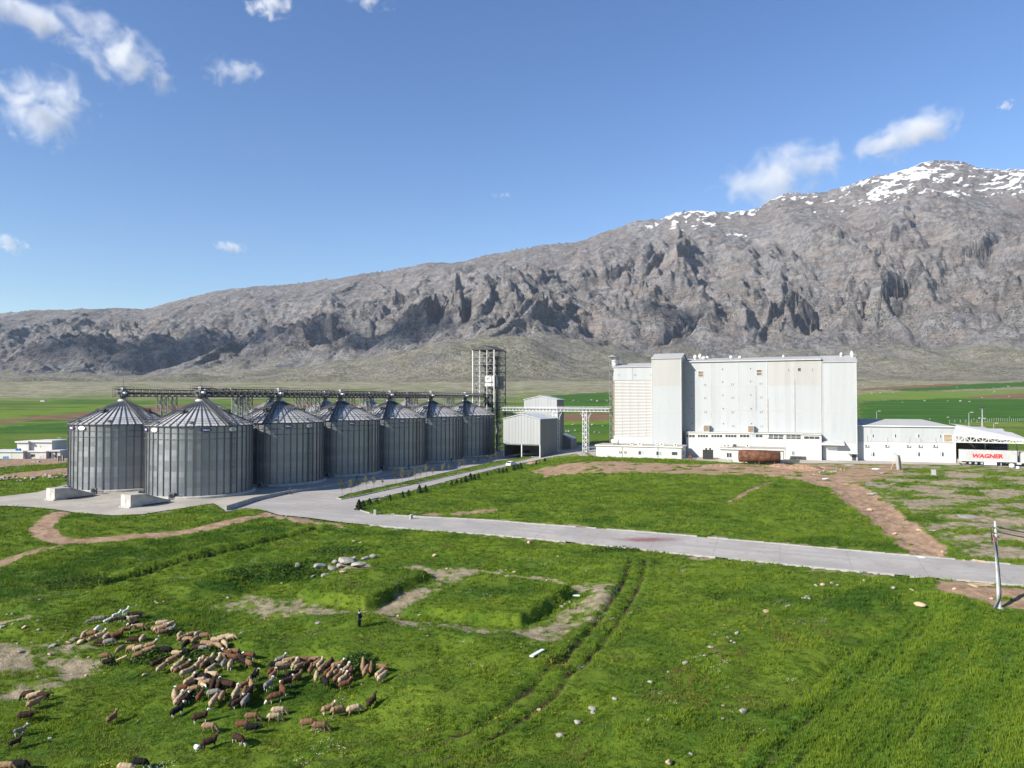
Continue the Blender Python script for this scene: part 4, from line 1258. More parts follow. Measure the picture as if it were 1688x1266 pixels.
def shed(name, label, c, w, d, z0, ze, zr, zopen=None, bays=1):
    """local x across the gable front, y along the depth; gable to the front"""
    t = thing(name, label, 'shed', c, SHANG)
    npan = max(4, round(w / 1.25)); th = 0.12
    for k in range(npan):                                  # sheets of the gable front, one by one
        x0 = -w / 2 + w * k / npan; x1 = -w / 2 + w * (k + 1) / npan - 0.05
        f = lambda x: ze + (zr - ze) * (1 - abs(x) / (w / 2)) - 0.02
        pts = [(x0, zopen or z0), (x1, zopen or z0), (x1, f(x1))] + ([(0, f(0))] if x0 < 0 < x1 else []) + [(x0, f(x0))]
        MB().prism(pts, -0.02 * (k % 2), th).build('front_sheet', M_SHED, t)
    MB().prism([(-w / 2, z0), (w / 2, z0), (w / 2, ze), (0, zr), (-w / 2, ze)], d - th, d).build('back_wall', M_SHED, t)
    ns = max(3, round(d / 1.6))
    for sx in (-1, 1):
        for k in range(ns):
            y0 = 0.14 + (d - .3) * k / ns; y1 = 0.14 + (d - .3) * (k + 1) / ns - 0.03
            MB().box(sx * w / 2 - th * (sx > 0), sx * w / 2 + th * (sx < 0), y0, y1, z0, ze - 0.05).build('side_sheet', M_SHEDX, t)
        MB().prism([(sx * (w / 2 + .25), ze - .08), (0, zr + .06), (0, zr + .16), (sx * (w / 2 + .25), ze + .04)], -0.2, d + 0.2).build('roof_slope', M_SHEDR, t)
    MB().prism([(-w / 2 - .2, ze - .1), (0, zr), (w / 2 + .2, ze - .1), (w / 2 + .2, ze + .08), (0, zr + .2), (-w / 2 - .2, ze + .08)], -0.28, -0.2).build('verge_trim', M_LIGHTST, t)
    if zopen:
        for k in range(bays + 1):
            x = -w / 2 + .2 + (w - .4) * k / bays
            MB().bar((x, 0.2, z0), (x, 0.2, zopen + .2), 0.35).build('front_column', M_LIGHTST, t)
        MB().box(-w / 2, w / 2, 0.14, 0.5, zopen - .35, zopen - .02).build('lintel', M_STEEL, t)
    return t
s1 = shed('steel_shed', 'pale grey steel shed with open ground floor front beside the last silo', (3.4, 254.0, 0.5), 14.6, 16.2, 0, 13.6, 15.2, 4.6, 2)
s2 = shed('steel_shed', 'taller pale grey steel shed standing behind the open fronted shed', (11.2, 281.5, 0.4), 14.2, 7.5, 0, 20.6, 22.0)
mb = MB()
for k in range(9):                                           # pale sacks standing inside the open front
    pass
lt = thing('lean_to', 'small dark grey lean-to at the foot of the taller shed', 'shed', (19.6, 276.0, 1.2), SHANG)
MB().prism([(0, 0), (3.4, 0), (3.4, 4.6), (0, 6.2)], 0, 6.5).build('wall', M_SHEDX, lt)
MB().prism([(-0.1, 6.35), (3.6, 4.6), (3.6, 4.72), (-0.1, 6.5)], -0.15, 6.65).build('roof', M_SHED, lt)

# conveyor bridge to the mill, its legs, and the bucket elevator mast
BZ = 16.7
bA = Vector((-4.3, 283.0, BZ)); bB = Vector((34.9, 252.6, BZ))
gallery('conveyor_bridge', 'long pale lattice conveyor bridge from the open tower to the white mill', bA, bB, 1.3, 1.25, 1.6, M_LIGHTST, True, M_DARK)
gallery('conveyor_bridge', 'short pale conveyor between the tower and the taller shed', (-3.4, 290.0, 14.6), (5.5, 284.6, 14.6), 1.4, 1.3, 1.5, M_LIGHTST, True, M_LIGHTST)
gallery('conveyor_bridge', 'pale conveyor gallery left of the tower above the rear silos', (-37.0, 287.0, 22.4), (-10.0, 289.0, 22.2), 1.4, 1.0, 1.5, M_LIGHTST, False, M_LIGHTST)
bang = math.atan2(bB.y - bA.y, bB.x - bA.x)
for f, w, lbx in ((0.535, 1.9, 'wide lattice leg under the conveyor bridge beside the shed'), (0.794, 1.7, 'slim lattice leg under the conveyor bridge in front of the fields')):
    p = bA.lerp(bB, f); z0 = float(base_z(p.x, p.y))
    t = thing('bridge_leg', lbx, 'support', (p.x, p.y, z0), bang, 'legs of the conveyor bridge')
    lattice_tower(t, w, 1.6, 0, BZ - z0 - .1, 1.35, M_LIGHTST, 0.16, 0.11)
    mb = MB()
    for sx in (-1, 1): mb.bar((sx * w / 2, 0, BZ - z0 - 3), (sx * (w / 2 + 1.6), 0, BZ - z0 - .1), 0.12)
    mb.build('strut', M_LIGHTST, t)
mz = float(base_z(36.0, 252.0))
mast = thing('elevator_mast', 'slender lattice mast with bucket elevator and railed head beside the louvred wall', 'tower', (36.2, 252.2, mz), bang)
lattice_tower(mast, 2.3, 2.0, 0, 36.0 - mz, 1.5, M_STEEL, 0.15, 0.09)
for x in (0.1, 0.65):
    MB().box(x - .17, x + .17, -.25, .25, 0.3, 32.5 - mz).build('elevator_leg', M_LIGHTST, mast)
MB().box(-0.5, 1.3, -0.7, 0.7, 32.5 - mz, 35.0 - mz).build('elevator_head', M_LIGHTST, mast)
MB().box(-1.7, 1.8, -1.5, 1.5, 31.4 - mz, 31.55 - mz).build('platform', M_STEEL, mast)
mb = MB()
for zc in (32.1, 32.7): 
    for sx in (-1.7, 1.8): mb.bar((sx, -1.5, zc - mz), (sx, 1.5, zc - mz), 0.07)
    for sy in (-1.5, 1.5): mb.bar((-1.7, sy, zc - mz), (1.8, sy, zc - mz), 0.07)
for sx in (-1.7, 0, 1.8):
    for sy in (-1.5, 1.5): mb.bar((sx, sy, 31.5 - mz), (sx, sy, 32.7 - mz), 0.07)
mb.build('platform_railing', M_STEEL, mast)
MB().prism([(-1.9, 36.0 - mz), (2.0, 36.0 - mz), (0, 36.9 - mz)], -1.6, 1.6).build('mast_roof', M_STEEL, mast)
# ------------------------------------------------------------------ the white mill
FO = Vector((61.0, 241.7, 2.05)); FTH = math.radians(-22.0)
FT = Vector((math.cos(FTH), math.sin(FTH), 0)); FN = Vector((math.sin(FTH), -math.cos(FTH), 0))   # along the front, and out of it
def fac(px, py, n=0.0):
    """where the sight line meets the plane n metres in front of the mill: (along, height)"""
    r = ray(px, py); o = Vector((0, 0, CAMZ))
    k = ((FO - o).dot(FN) + n) / r.dot(FN)
    p = o + r * k - FO
    return p.dot(FT), p.z
def ft(px, n): return fac(px, 700, n)[0]
def fz(px, py, n): return fac(px, py, n)[1]
M_CLAD = ribbed_mat('cladding_pale_blue', (0.385, 0.408, 0.420), 0.33, 0.55, 0.0, ((0.46, 0.40, 0.34), 0.35))
M_CLADG = ribbed_mat('cladding_pale_grey', (0.375, 0.376, 0.365), 0.33, 0.55, 0.0, ((0.42, 0.37, 0.31), 0.3))
M_CLADS = ribbed_mat('cladding_side', (0.35, 0.365, 0.37), 0.33, 0.55, 0.0, None, 1)
M_MROOF = ribbed_mat('mill_roof', (0.40, 0.40, 0.39), 0.5, 0.6, 0.1)
M_RENDER = simple('white_render', (0.49, 0.485, 0.47), 0.85, 0, 0.05, 0.35, 0.01, 0.2, ((0.40, 0.35, 0.29), 0.35))
M_TRIM = simple('grey_trim', (0.42, 0.43, 0.43), 0.6, 0.1, 0.1, 1.0, 0, 0.3, ((0.22, 0.16, 0.11), 0.5))
M_RUSTED = simple('rust_streak', (0.33, 0.24, 0.13), 0.8, 0, 0.2, 1.0)
M_GLASS = simple('window_glass', (0.045, 0.055, 0.062), 0.12, 0.0, 0.2, 0.4, 0, 0.6)
M_GLASSL = simple('window_glass_pale', (0.30, 0.38, 0.40), 0.15, 0.0, 0.2, 0.4, 0, 0.6)
M_LOUVRE = simple('brown_louvre', (0.20, 0.145, 0.095), 0.7, 0.1, 0.25, 1.5)
M_PLY = simple('tan_board', (0.38, 0.29, 0.19), 0.8, 0, 0.2, 1.5)
M_FLATROOF = simple('flat_roof_felt', (0.36, 0.335, 0.295), 0.9, 0, 0.2, 0.7, 0.01, 0.15, ((0.2, 0.18, 0.16), 0.5))
M_ALU = simple('pale_frame', (0.62, 0.63, 0.63), 0.5, 0.1, 0.08, 1.0)

def front(t, name, x0, x1, n, z0, z1, mat, th=0.25, **kw):
    return MB().box(x0, x1, -n, -n + th, z0, z1).build(name, mat, t, **kw)
def small_window(t, x, n, z, w, h, split=1, gl=None, frame=None):
    f = MB()
    f.box(x - w / 2 - .07, x + w / 2 + .07, -n - .06, -n + .02, z - h / 2 - .07, z - h / 2)
    f.box(x - w / 2 - .07, x + w / 2 + .07, -n - .06, -n + .02, z + h / 2, z + h / 2 + .07)
    for k in range(split + 1):
        xx = x - w / 2 + w * k / split
        f.box(xx - .045, xx + .045, -n - .062, -n + .02, z - h / 2, z + h / 2)
    fo = f.build('window', frame or M_ALU, t)
    for k in range(split):
        xa = x - w / 2 + w * k / split + .05; xb = x - w / 2 + w * (k + 1) / split - .05
        MB().box(xa, xb, -n - .022, -n + .01, z - h / 2 + .01, z + h / 2 - .01).build('pane', (gl[k % len(gl)] if gl else M_GLASS), fo)
    return fo
def louvre_window(t, x, n, z, w, h, mat=None):
    f = MB()
    for (a, b, c, d) in ((x - w / 2 - .1, x + w / 2 + .1, z - h / 2 - .1, z - h / 2), (x - w / 2 - .1, x + w / 2 + .1, z + h / 2, z + h / 2 + .1), (x - w / 2 - .1, x - w / 2, z - h / 2, z + h / 2), (x + w / 2, x + w / 2 + .1, z - h / 2, z + h / 2), (x - w / 2, x + w / 2, z - .05, z + .05)):
        f.box(a, b, -n - .12, -n + .02, c, d)
    fo = f.build('louvre_window', M_ALU, t)
    MB().box(x - w / 2, x + w / 2, -n - .01, -n + .01, z - h / 2, z + h / 2).build('opening', M_DARK, fo)
    k = 7
    sl = MB()
    for i in range(k):
        zc = z - h / 2 + h * (i + .5) / k
        sl.add([(x - w / 2, -n - .10, zc - .10), (x + w / 2, -n - .10, zc - .10), (x + w / 2, -n - .02, zc + .08), (x - w / 2, -n - .02, zc + .08)], [(0, 1, 2, 3)])
    sl.build('slats', mat or M_LOUVRE, fo)
mill = thing('flour_mill', 'huge white windowless looking mill building of tall clad blocks at the centre right', 'building', FO, FTH)
def grid_panels(t, xs, zs, n, mats, th=0.25, gap=0.09):
    for i in range(len(xs) - 1):
        for k in range(len(zs) - 1):
            mt = mats[k] if not isinstance(mats, dict) else mats[(i, k)]
            MB().box(xs[i] + gap / 2, xs[i + 1] - gap / 2, -n, -n + th, zs[k] + gap / 2, zs[k + 1] - gap / 2).build('wall_panel', mt, t)
# main block
nM = 2.4; D = 22.0
xM0 = ft(1123, nM); xM1 = ft(1265, nM); xM2 = ft(1355, nM)
zT = fz(1200, 595.5, nM); z1 = fz(1200, 636, nM); z2 = fz(1200, 676, nM); zb = fz(1200, 712, nM)
MB().box(xM0, xM2, -nM + .2, -nM + D, 0, zT - .02).build('wall_core', M_CLADS, mill)
xs = [xM0, ft(1172.5, nM), ft(1217.5, nM), xM1, ft(1309, nM), xM2]
zs = [zb, z2, z1, zT]
mt = {(i, k): (M_CLADG if (i >= 3 and k == 2) else M_CLAD) for i in range(5) for k in range(3)}
grid_panels(mill, xs, zs, nM, mt)
for i, x in enumerate(xs[1:-1]):
    MB().box(x - .10, x + .10, -nM - .07, -nM - .005, zb, zT).build('joint_strip', M_TRIM, mill)
for zc in (z1, z2):
    MB().box(xM0, xM2, -nM - .05, -nM - .003, zc - .07, zc + .07).build('joint_strip', M_TRIM, mill)
# main roof, a low pitch seen edge-on
rz = 1.5
MB().prism([(nM * -1 - .35, zT), (-nM + D / 2, zT + rz), (-nM + D + .3, zT), (-nM + D + .3, zT + .16), (-nM + D / 2, zT + rz + .18), (-nM - .35, zT + .18)], xM0 - .2, xM2 + .05, 'x').build('main_roof', M_MROOF, mill)
MB().box(xM0 - .2, xM2, -nM - .5, -nM - .35, zT - .12, zT + .22).build('gutter', M_TRIM, mill)
# windows in the main front (pixel centres read off the photograph)
Z4 = lambda zx, zy: (980 + zx / 5.275, 560 + zy / 5.275)
for zx, zy in ((843, 265), (844, 372), (847, 486), (849, 600), (851, 730), (1112, 257), (1114, 367), (1117, 483), (1118, 598), (1121, 730), (1356, 251), (1357, 362), (1359, 481), (1362, 599), (1364, 730)):
    x, z = fac(*Z4(zx, zy), nM); small_window(mill, x, nM, z, 0.36, 0.42, 1, None, M_TRIM)
for zx, zy in ((961, 390), (963, 506), (965, 630), (1199, 386), (1202, 504), (1204, 630), (1206, 751), (1446, 382), (1448, 501), (1450, 629), (1453, 753)):
    x, z = fac(*Z4(zx, zy), nM)
    for s in (-.26, .26): small_window(mill, x + s, nM, z, 0.22, 0.55, 1, None, M_TRIM)
for zx, zy in ((923, 298), (1431, 285)):
    x, z = fac(*Z4(zx, zy), nM); louvre_window(mill, x, nM, z, 1.6, 1.8)
Z5 = lambda zx, zy: (1260 + zx / 3.944, 560 + zy / 3.944)
for zx, zy, w in ((160, 197, .5), (227, 194, 1.0), (314, 194, .5)):
    x, z = fac(*Z5(zx, zy), nM)
    small_window(mill, x, nM, z, w, 0.75 if w < .9 else 1.0, 2 if w < .9 else 1, [M_GLASS, M_GLASSL] if w < .9 else [M_GLASS], M_TRIM)
# rust runs and down-pipes
for px, y0, y1, mt_ in ((1265, 658, 712, M_RUSTED), (1309.5, 627, 712, M_TRIM), (1353, 597, 712, M_TRIM), (1245, 636, 676, M_TRIM)):
    x = ft(px, nM)
    MB().box(x + .14, x + .26, -nM - .13, -nM - .01, fz(px, y1, nM), fz(px, y0, nM)).build('down_pipe', mt_, mill)
# stair tower at the left
nT = 7.6; DT = 13.5
xT0 = ft(1075, nT); xT1 = ft(1123, nT); zTT = fz(1100, 591.5, nT)
MB().box(xT0 + .02, xT1 - .02, -nT + .2, -nT + DT, 0, zTT).build('tower_core', M_CLADS, mill)
xs = [xT0, xT1]; zt = [0, fz(1100, 677, nT), fz(1100, 637, nT), zTT]
grid_panels(mill, xs, zt, nT, [M_CLAD, M_CLAD, M_CLADG])
for zc in zt[1:-1]: MB().box(xT0, xT1, -nT - .04, -nT - .003, zc - .06, zc + .06).build('joint_strip', M_TRIM, mill)
for x in (xT0, xT1): MB().box(x - .12, x + .12, -nT - .05, -nT + .15, 0, zTT).build('corner_trim', M_TRIM, mill)
MB().prism([(-nT - .3, zTT), (-nT + DT / 2, zTT + 2.0), (-nT + DT + .3, zTT), (-nT + DT + .3, zTT + .15), (-nT + DT / 2, zTT + 2.2), (-nT - .3, zTT + .2)], xT0 - .3, xT1 + .3, 'x').build('tower_roof', M_MROOF, mill)
MB().prism([(-nT + .2, zTT), (-nT + DT / 2, zTT + 1.98), (-nT + DT, zTT)], xT1 - .2, xT1 - .03, 'x').build('tower_gable', M_CLADS, mill)
# louvred block
nL = 2.9; DL = 16.0
xL0 = ft(1012, nL); xL1 = xT0; zLT = fz(1040, 605.5, nL); zl1 = fz(1040, 627, nL); zl0 = fz(1040, 719, nL)
MB().box(xL0 + .02, xL1, -nL + .3, -nL + DL, 0, zLT - .02).build('louvre_block_core', M_RENDER, mill)
grid_panels(mill, [xL0, ft(1043, nL), xL1], [zl1, zLT], nL, [M_CLAD])
front(mill, 'base_wall', xL0, xL1, nL, 0, zl0, M_RENDER)
M_LVR = simple('louvre_white', (0.42, 0.415, 0.405), 0.7, 0, 0.05, 0.5)
nlv = 38
lv_me = None
cols_ = list(np.linspace(xL0 + .2, xL1 - .1, 6))
for k in range(nlv):
    za = zl0 + (zl1 - zl0) * k / nlv; zb_ = zl0 + (zl1 - zl0) * (k + 1) / nlv
    for c in range(5):
        if lv_me is None:
            ww = cols_[1] - cols_[0] - .06; hh = zb_ - za
            lv_me = MB().add([(0, -.16, 0), (ww, -.16, 0), (ww, 0.06, hh - .12), (0, 0.06, hh - .12), (0, .02, -.06), (ww, .02, -.06)], [(0, 1, 2, 3), (4, 5, 1, 0)]).mesh('louvre_blade', M_LVR)
        o = link('louvre_blade', lv_me, mill); o.location = (cols_[c] + .03, -nL, za + .02)
for x in (xL0 + .05, xL1 - .14): MB().box(x - .12, x + .12, -nL - .16, -nL + .1, zl0, zl1).build('corner_trim', M_RUSTED, mill)
MB().prism([(-nL - .3, zLT), (-nL + DL / 2, zLT + 1.6), (-nL + DL + .3, zLT), (-nL + DL + .3, zLT + .15), (-nL + DL / 2, zLT + 1.78), (-nL - .3, zLT + .2)], xL0 - .3, xL1 - .32, 'x').build('louvre_block_roof', M_MROOF, mill)
for px in (1020, 1047, 1073):
    x, z = fac(px, 618, nL)
    for s in (-.25, .25): small_window(mill, x + s, nL, z, 0.22, 0.45, 1, None, M_TRIM)
# right block
nR = 2.75; DR = 18.0
xR0 = xM2 + .02; xR1 = ft(1413, nR); zRT = fz(1385, 597, nR)
MB().box(xR0, xR1, -nR + .2, -nR + DR, 0, zRT - .02).build('right_block_core', M_CLADS, mill)
zz = [fz(1385, 731, nR), fz(1385, 677, nR), fz(1385, 632, nR), zRT]
grid_panels(mill, [xR0, xR1], zz, nR, [M_CLAD, M_CLAD, M_CLAD])
front(mill, 'base_wall', xR0, xR1, nR + .03, 0, zz[0], M_RENDER)
for zc in zz[:-1]: MB().box(xR0, xR1, -nR - .05, -nR - .003, zc - .06, zc + .06).build('joint_strip', M_TRIM, mill)
for x in (xR0 + .15, xR1 - .1): MB().box(x - .1, x + .1, -nR - .12, -nR - .01, 0, zRT).build('down_pipe', M_TRIM, mill)
MB().prism([(-nR - .3, zRT), (-nR + DR / 2, zRT + 2.4), (-nR + DR + .3, zRT), (-nR + DR + .3, zRT + .15), (-nR + DR / 2, zRT + 2.6), (-nR - .3, zRT + .22)], xR0 - .1, xR1 + .2, 'x').build('right_roof', M_MROOF, mill)
# canopy over the gate and a door
xc0, zc0 = fac(1354, 732, nR); xc1 = ft(1391, nR)
cn = thing('canopy', '', ''); cn.parent = mill
for k in ('label', 'category'): del cn[k]
MB().prism([(-nR - 2.6, zc0 + .25), (-nR - .06, zc0 + 1.0), (-nR - .06, zc0 + 1.12), (-nR - 2.6, zc0 + .40)], xc0, xc1, 'x').build('canopy_sheet', M_TRIM, cn)
MB().box(xc0, xc1, -nR - 2.62, -nR - 2.5, zc0 - .15, zc0 + .24).build('canopy_fascia', M_ALU, cn)
front(mill, 'gate', xc0 + 1.2, ft(1380, nR), nR + .06, 0.02, fz(1366, 736, nR), M_WPURE, .08)
xd0 = ft(1404, nR); xd1 = ft(1411, nR)
front(mill, 'door', xd0, xd1, nR + .05, 0.05, fz(1407, 749, nR), M_GLASS, .06)
MB().box(xd0 - 1.2, xd1 + .4, -nR - 1.6, -nR, fz(1407, 748, nR), fz(1407, 748, nR) + .18).build('door_hood', M_TRIM, mill)
# ground-floor strip with the ribbon windows
nS = 5.0
xS0 = ft(1131, nS); xS1 = ft(1354, nS); zS = fz(1200, 714, nS); zS2 = fz(1320, 714, nS)
MB().box(xS0, xS1, -nS, -nM - .02, 0, zS).build('ground_floor', M_RENDER, mill)
MB().box(xS0 - .25, ft(1237, nS), -nS - .3, -nM - .1, zS + .01, zS + .28).build('ledge', M_WHITE, mill)
MB().box(ft(1237, nS) + .02, xS1 - .02, -nS - .4, -nM - .1, zS - .02, zS + .22).build('ledge', M_WHITE, mill)
Z8 = lambda zx: 1000 + zx / 5.275
for a, b, n_ in ((688, 768, 3), (790, 882, 4), (908, 1006, 4), (1030, 1130, 4), (1156, 1242, 3), (1262, 1356, 3), (1407, 1540, 3), (1560, 1688, 3)):
    xa, xb = ft(Z8(a), nS), ft(Z8(b), nS); zc = fz(Z8((a + b) / 2), 718.7, nS)
    small_window(mill, (xa + xb) / 2, nS, zc, xb - xa, 0.85, n_, [M_GLASS, M_GLASS, M_GLASS] if a != 1262 else [M_GLASSL, M_GLASS, M_GLASS])
for a, b in ((1266, 1291), (1295.5, 1320), (1325, 1351)):
    xa, xb = ft(a, nS), ft(b, nS); zc = fz((a + b) / 2, 721.5, nS)
    small_window(mill, (xa + xb) / 2, nS, zc, xb - xa, 0.85, 3, [M_GLASS])
for px in (1170, 1216, 1237, 1262, 1294, 1323):
    x = ft(px, nS); MB().box(x - .07, x + .07, -nS - .08, -nS - .002, 0, zS).build('joint_strip', M_TRIM, mill)
x, z = fac(1339, 747, nS); front(mill, 'hatch', x - .7, x + .7, nS + .12, z - .75, z + .75, M_ALU, .12)
small_window(mill, ft(1308, nS), nS, fz(1308, 747, nS), .9, 1.2, 2, [M_GLASS, M_GLASSL])
# slatted ventilator boxes on the ledge
for zx, nm in ((970, 'left'), (1358, 'right')):
    px, _ = Z4(zx, 765); x = ft(px, 4.3)
    b_ = thing('ventilator_box', 'brown slatted ventilator box on the ledge of the mill, the %s one of two' % nm, 'ventilator', FO + FT * x + FN * 3.6 + Vector((0, 0, zS + .28)), FTH, 'ventilator boxes on the mill ledge')
    MB().box(-.95, .95, -.6, .6, 0, 2.2).build('casing', M_ALU, b_)
    for k in range(6): MB().box(-.85, .85, -.68, -.602, .12 + .34 * k, .38 + .34 * k).build('slat', M_LOUVRE, b_)
    MB().box(-1.05, 1.05, -.7, .7, 2.203, 2.3).build('lid', M_ALU, b_)
# roof extractors
for px, py, n_, r in ((1146, 586, -6, .9), (1154, 584, -9, .85), (1160, 588.5, -5, 1.1), (1166, 588, -6, .9), (1205, 587, -6, .8), (1219.5, 587.5, -6, .8), (1291.5, 586, -7, .55), (1386.5, 582, -5, .6), (1405, 583.5, -4, .8), (1404, 579.5, -8, .7)):
    x, z = fac(px, py, n_)
    EXI = globals().setdefault('EXI_', []); EXI.append(1)
    e = thing('roof_extractor', '%s white mushroom extractor on the mill roof, counted from the stair tower' % ['first', 'second', 'third', 'fourth', 'fifth', 'sixth', 'seventh', 'eighth', 'last', 'ninth'][len(EXI) - 1], 'roof vent', FO + FT * x + FN * n_ + Vector((0, 0, zT + .55)), FTH, 'extractors along the mill roof')
    r *= .72; h = max(.9, .85 * (z - zT - .3))
    MB().lathe([(r * .55, 0), (r * .55, h * .55)], 12).build('duct', M_ALU, e)
    MB().lathe([(r * .5, h * .5), (r, h * .62), (r * .95, h * .9), (r * .5, h * 1.12), (0.01, h * 1.15)], 14).build('hood', M_WHITE, e)
# annex on the right, two storeys
nA = 0.0; xA0 = xR1 + .02; xA1 = ft(1575, nA); DA = 20
zAe = fz(1500, 703, nA); zAm = fz(1500, 729.5, nA)
annex = thing('annex_building', 'long low two storey white annex with grey roof right of the tall mill', 'building', FO, FTH)
MB().box(xA0, xA1 - .05, -nA + .2, -nA + DA, 0, zAe).build('wall_core', M_RENDER, annex)
xs = [xA0, ft(1435, nA), ft(1468.5, nA), ft(1520, nA), ft(1547, nA), xA1]
for i in range(5):
    MB().box(xs[i] + .04, xs[i + 1] - .04, -nA, -nA + .2, zAm + .06, zAe).build('wall_panel', M_CLAD, annex)
    MB().box(xs[i] + .04, xs[i + 1] - .04, -nA - .04, -nA + .2, 0, zAm).build('lower_wall', M_RENDER, annex)
for x in xs[1:-1]: MB().box(x - .06, x + .06, -nA - .06, -nA + .1, 0, zAe).build('joint_strip', M_TRIM, annex)
MB().box(xA1 - .25, xA1 + .02, -nA - .05, -nA + DA, 0, zAe).build('end_wall', M_WHITE, annex)
rA = fz(1500, 691, -DA / 2) - zAe
MB().add([(xA0, -nA - .35, zAe + .02), (xA1 + .2, -nA - .35, zAe + .02), (xA1 - 7.5, -nA + DA / 2, zAe + rA), (xA0, -nA + DA / 2, zAe + rA), (xA1 + .2, -nA + DA, zAe), (xA0, -nA + DA, zAe)], [(0, 1, 2, 3), (3, 2, 4, 5), (1, 4, 2), (0, 5, 4, 1), (0, 3, 5)]).build('hip_roof', M_MROOF, annex)
MB().box(xA0, xA1 + .2, -nA - .5, -nA - .36, zAe - .1, zAe + .2).build('gutter', M_ALU, annex)
for zx in (702, 846, 998):
    x, z = fac(*Z5(zx, 625), nA); small_window(annex, x, nA, z, 0.95, 1.0, 2, [M_GLASSL, M_GLASS])
    
for zx in (704, 849, 999, 1153):
    x, z = fac(*Z5(zx, 745), nA); small_window(annex, x, nA + .04, z, 1.15, 1.25, 2, [M_GLASSL, M_GLASS] if zx != 849 else [M_GLASSL])
x, z = fac(*Z5(1152, 628), nA); small_window(annex, x, nA, z, .85, .95, 2, [M_GLASS, M_GLASSL])
x, z = fac(*Z5(1194, 639), nA); louvre_window(annex, x, nA, z, 2.1, 2.0, M_PLY)
nmz = ['leftmost', 'second', 'third', 'fourth', 'rightmost']
for i, zx in enumerate((663, 793, 934, 1009, 1106)):
    x, z = fac(*Z5(zx, 688 if zx < 800 else 690), nA)
    ac = thing('air_conditioner', '%s outdoor air conditioner on the lower wall of the white annex' % nmz[i], 'air conditioner', FO + FT * x + FN * (nA + .06) + Vector((0, 0, z)), FTH, 'air conditioners on the annex')
    MB().box(-.55, .55, -.45, -.06, -.35, .35).build('casing', M_WHITE, ac)
    MB().prism([(.28 * math.cos(a) - .1, .28 * math.sin(a)) for a in np.linspace(0, 2 * math.pi, 13)[:-1]], -.47, -.452).build('fan_grille', M_DARK, ac)
    MB().box(-.5, -.42, -.4, 0, -.42, -.352).box(.42, .5, -.4, 0, -.42, -.352).build('bracket', M_TRIM, ac)
    hz_ = random.uniform(2.2, 3.2)
    MB().tube([(.3, -.05, .2), (.36, -.05, 1.0), (.30 + random.uniform(-.1, .25), -.05, hz_)], .05, 5).build('pipe', M_TRIM, ac)
# low buildings in front
def low_building(name, label, pxa, pxb, n, depth, pyroof, pybase, overhang=.35, wins=()):
    xa, xb = ft(pxa, n), ft(pxb, n)
    zr = fz((pxa + pxb) / 2, pyroof, n)
    t = thing(name, label, 'building', FO, FTH)
    MB().box(xa, xb, -n, -n + depth, -.3, zr - .42).build('wall', M_RENDER, t)
    MB().box(xa - overhang, xb + overhang, -n - overhang, -n + depth + overhang, zr - .40, zr - .02).build('roof_slab', M_WHITE, t)
    MB().box(xa - overhang + .15, xb + overhang - .15, -n - overhang + .15, -n + depth + overhang - .15, zr - .03, zr + .02).build('roof_felt', M_FLATROOF, t)
    for px, py, w, h, sp, g in wins:
        x, z = fac(px, py, n); small_window(t, x, n, z, w, h, sp, g)
    return t, xa, xb, zr
lb1, xa, xb, zr1 = low_building('low_building', 'low white flat roofed building in front of the louvred block', 982.5, 1123, 16.5, 9.5, 734.5, 755, .35,
    [(1057, 746.5, 1.9, 1.15, 2, [M_GLASS, M_GLASSL]), (1086, 747.3, 1.9, 1.15, 2, [M_GLASS, M_GLASSL]), (1112, 747.6, 1.9, 1.05, 1, None)])
for px in (1021.5, 1029.5):
    x, z = fac(px, 744.5, 16.5)
    ac = thing('air_conditioner', 'small air conditioner beside the pipe on the low white building, %s one' % ('left' if px < 1025 else 'right'), 'air conditioner', FO + FT * x + FN * 16.5 + Vector((0, 0, z)), FTH, 'air conditioners on the low building')
    MB().box(-.42, .42, -.4, -.03, -.3, .3).build('casing', M_WHITE, ac)
    MB().prism([(.2 * math.cos(a), .2 * math.sin(a)) for a in np.linspace(0, 2 * math.pi, 13)[:-1]], -.42, -.402).build('fan_grille', M_DARK, ac)
xp = ft(1025.5, 16.5)
MB().bar((xp, -16.6, 0), (xp, -16.6, zr1 + .5), .1).build('pipe', M_TRIM, lb1)
# ladder leaning at the front
xl = ft(1081, 16.5)
la = thing('ladder', 'thin ladder leaning on the front of the low white building', 'ladder', FO + FT * xl + FN * 17.4, FTH)
mb = MB()
for sx in (-.25, .25): MB().bar((sx, 0, 0), (sx + .2, .45, zr1 + .9), .06).build('rail', M_ALU, la)
for k in range(12):
    f = (k + .5) / 12; mb.bar((-.25 + .2 * f, .45 * f, (zr1 + .9) * f), (.25 + .2 * f, .45 * f, (zr1 + .9) * f), .04)
mb.build('rungs', M_ALU, la)
for i, px in enumerate((1012, 1043, 1057, 1083, 1092, 1115)):
    x = ft(px, 12)
    o = thing('roof_unit', '%s small white unit on the flat roof of the low building by the louvred block' % ['leftmost', 'second', 'third', 'fourth', 'fifth', 'rightmost'][i], 'roof unit', FO + FT * x + FN * (12 + i % 3) + Vector((0, 0, zr1 + .02)), FTH, 'units on the low roof')
    w = .5 if i % 2 else .8
    MB().box(-w, w, -.35, .35, 0, .75 + .3 * (i == 1)).build('casing', M_WHITE, o)
    MB().prism([(.25 * math.cos(a), .4 + .25 * math.sin(a)) for a in np.linspace(0, 2 * math.pi, 13)[:-1]], -.37, -.352).build('fan_grille', M_DARK, o)
x = ft(1013.5, 14)
wt = thing('water_tank', 'small white cylindrical water tank on the low roof by the lattice mast', 'tank', FO + FT * x + FN * 14 + Vector((0, 0, zr1 + .02)), FTH)
MB().tube([(-1.1, 0, .95), (1.1, 0, .95)], .8, 16).build('drum', M_WHITE, wt)
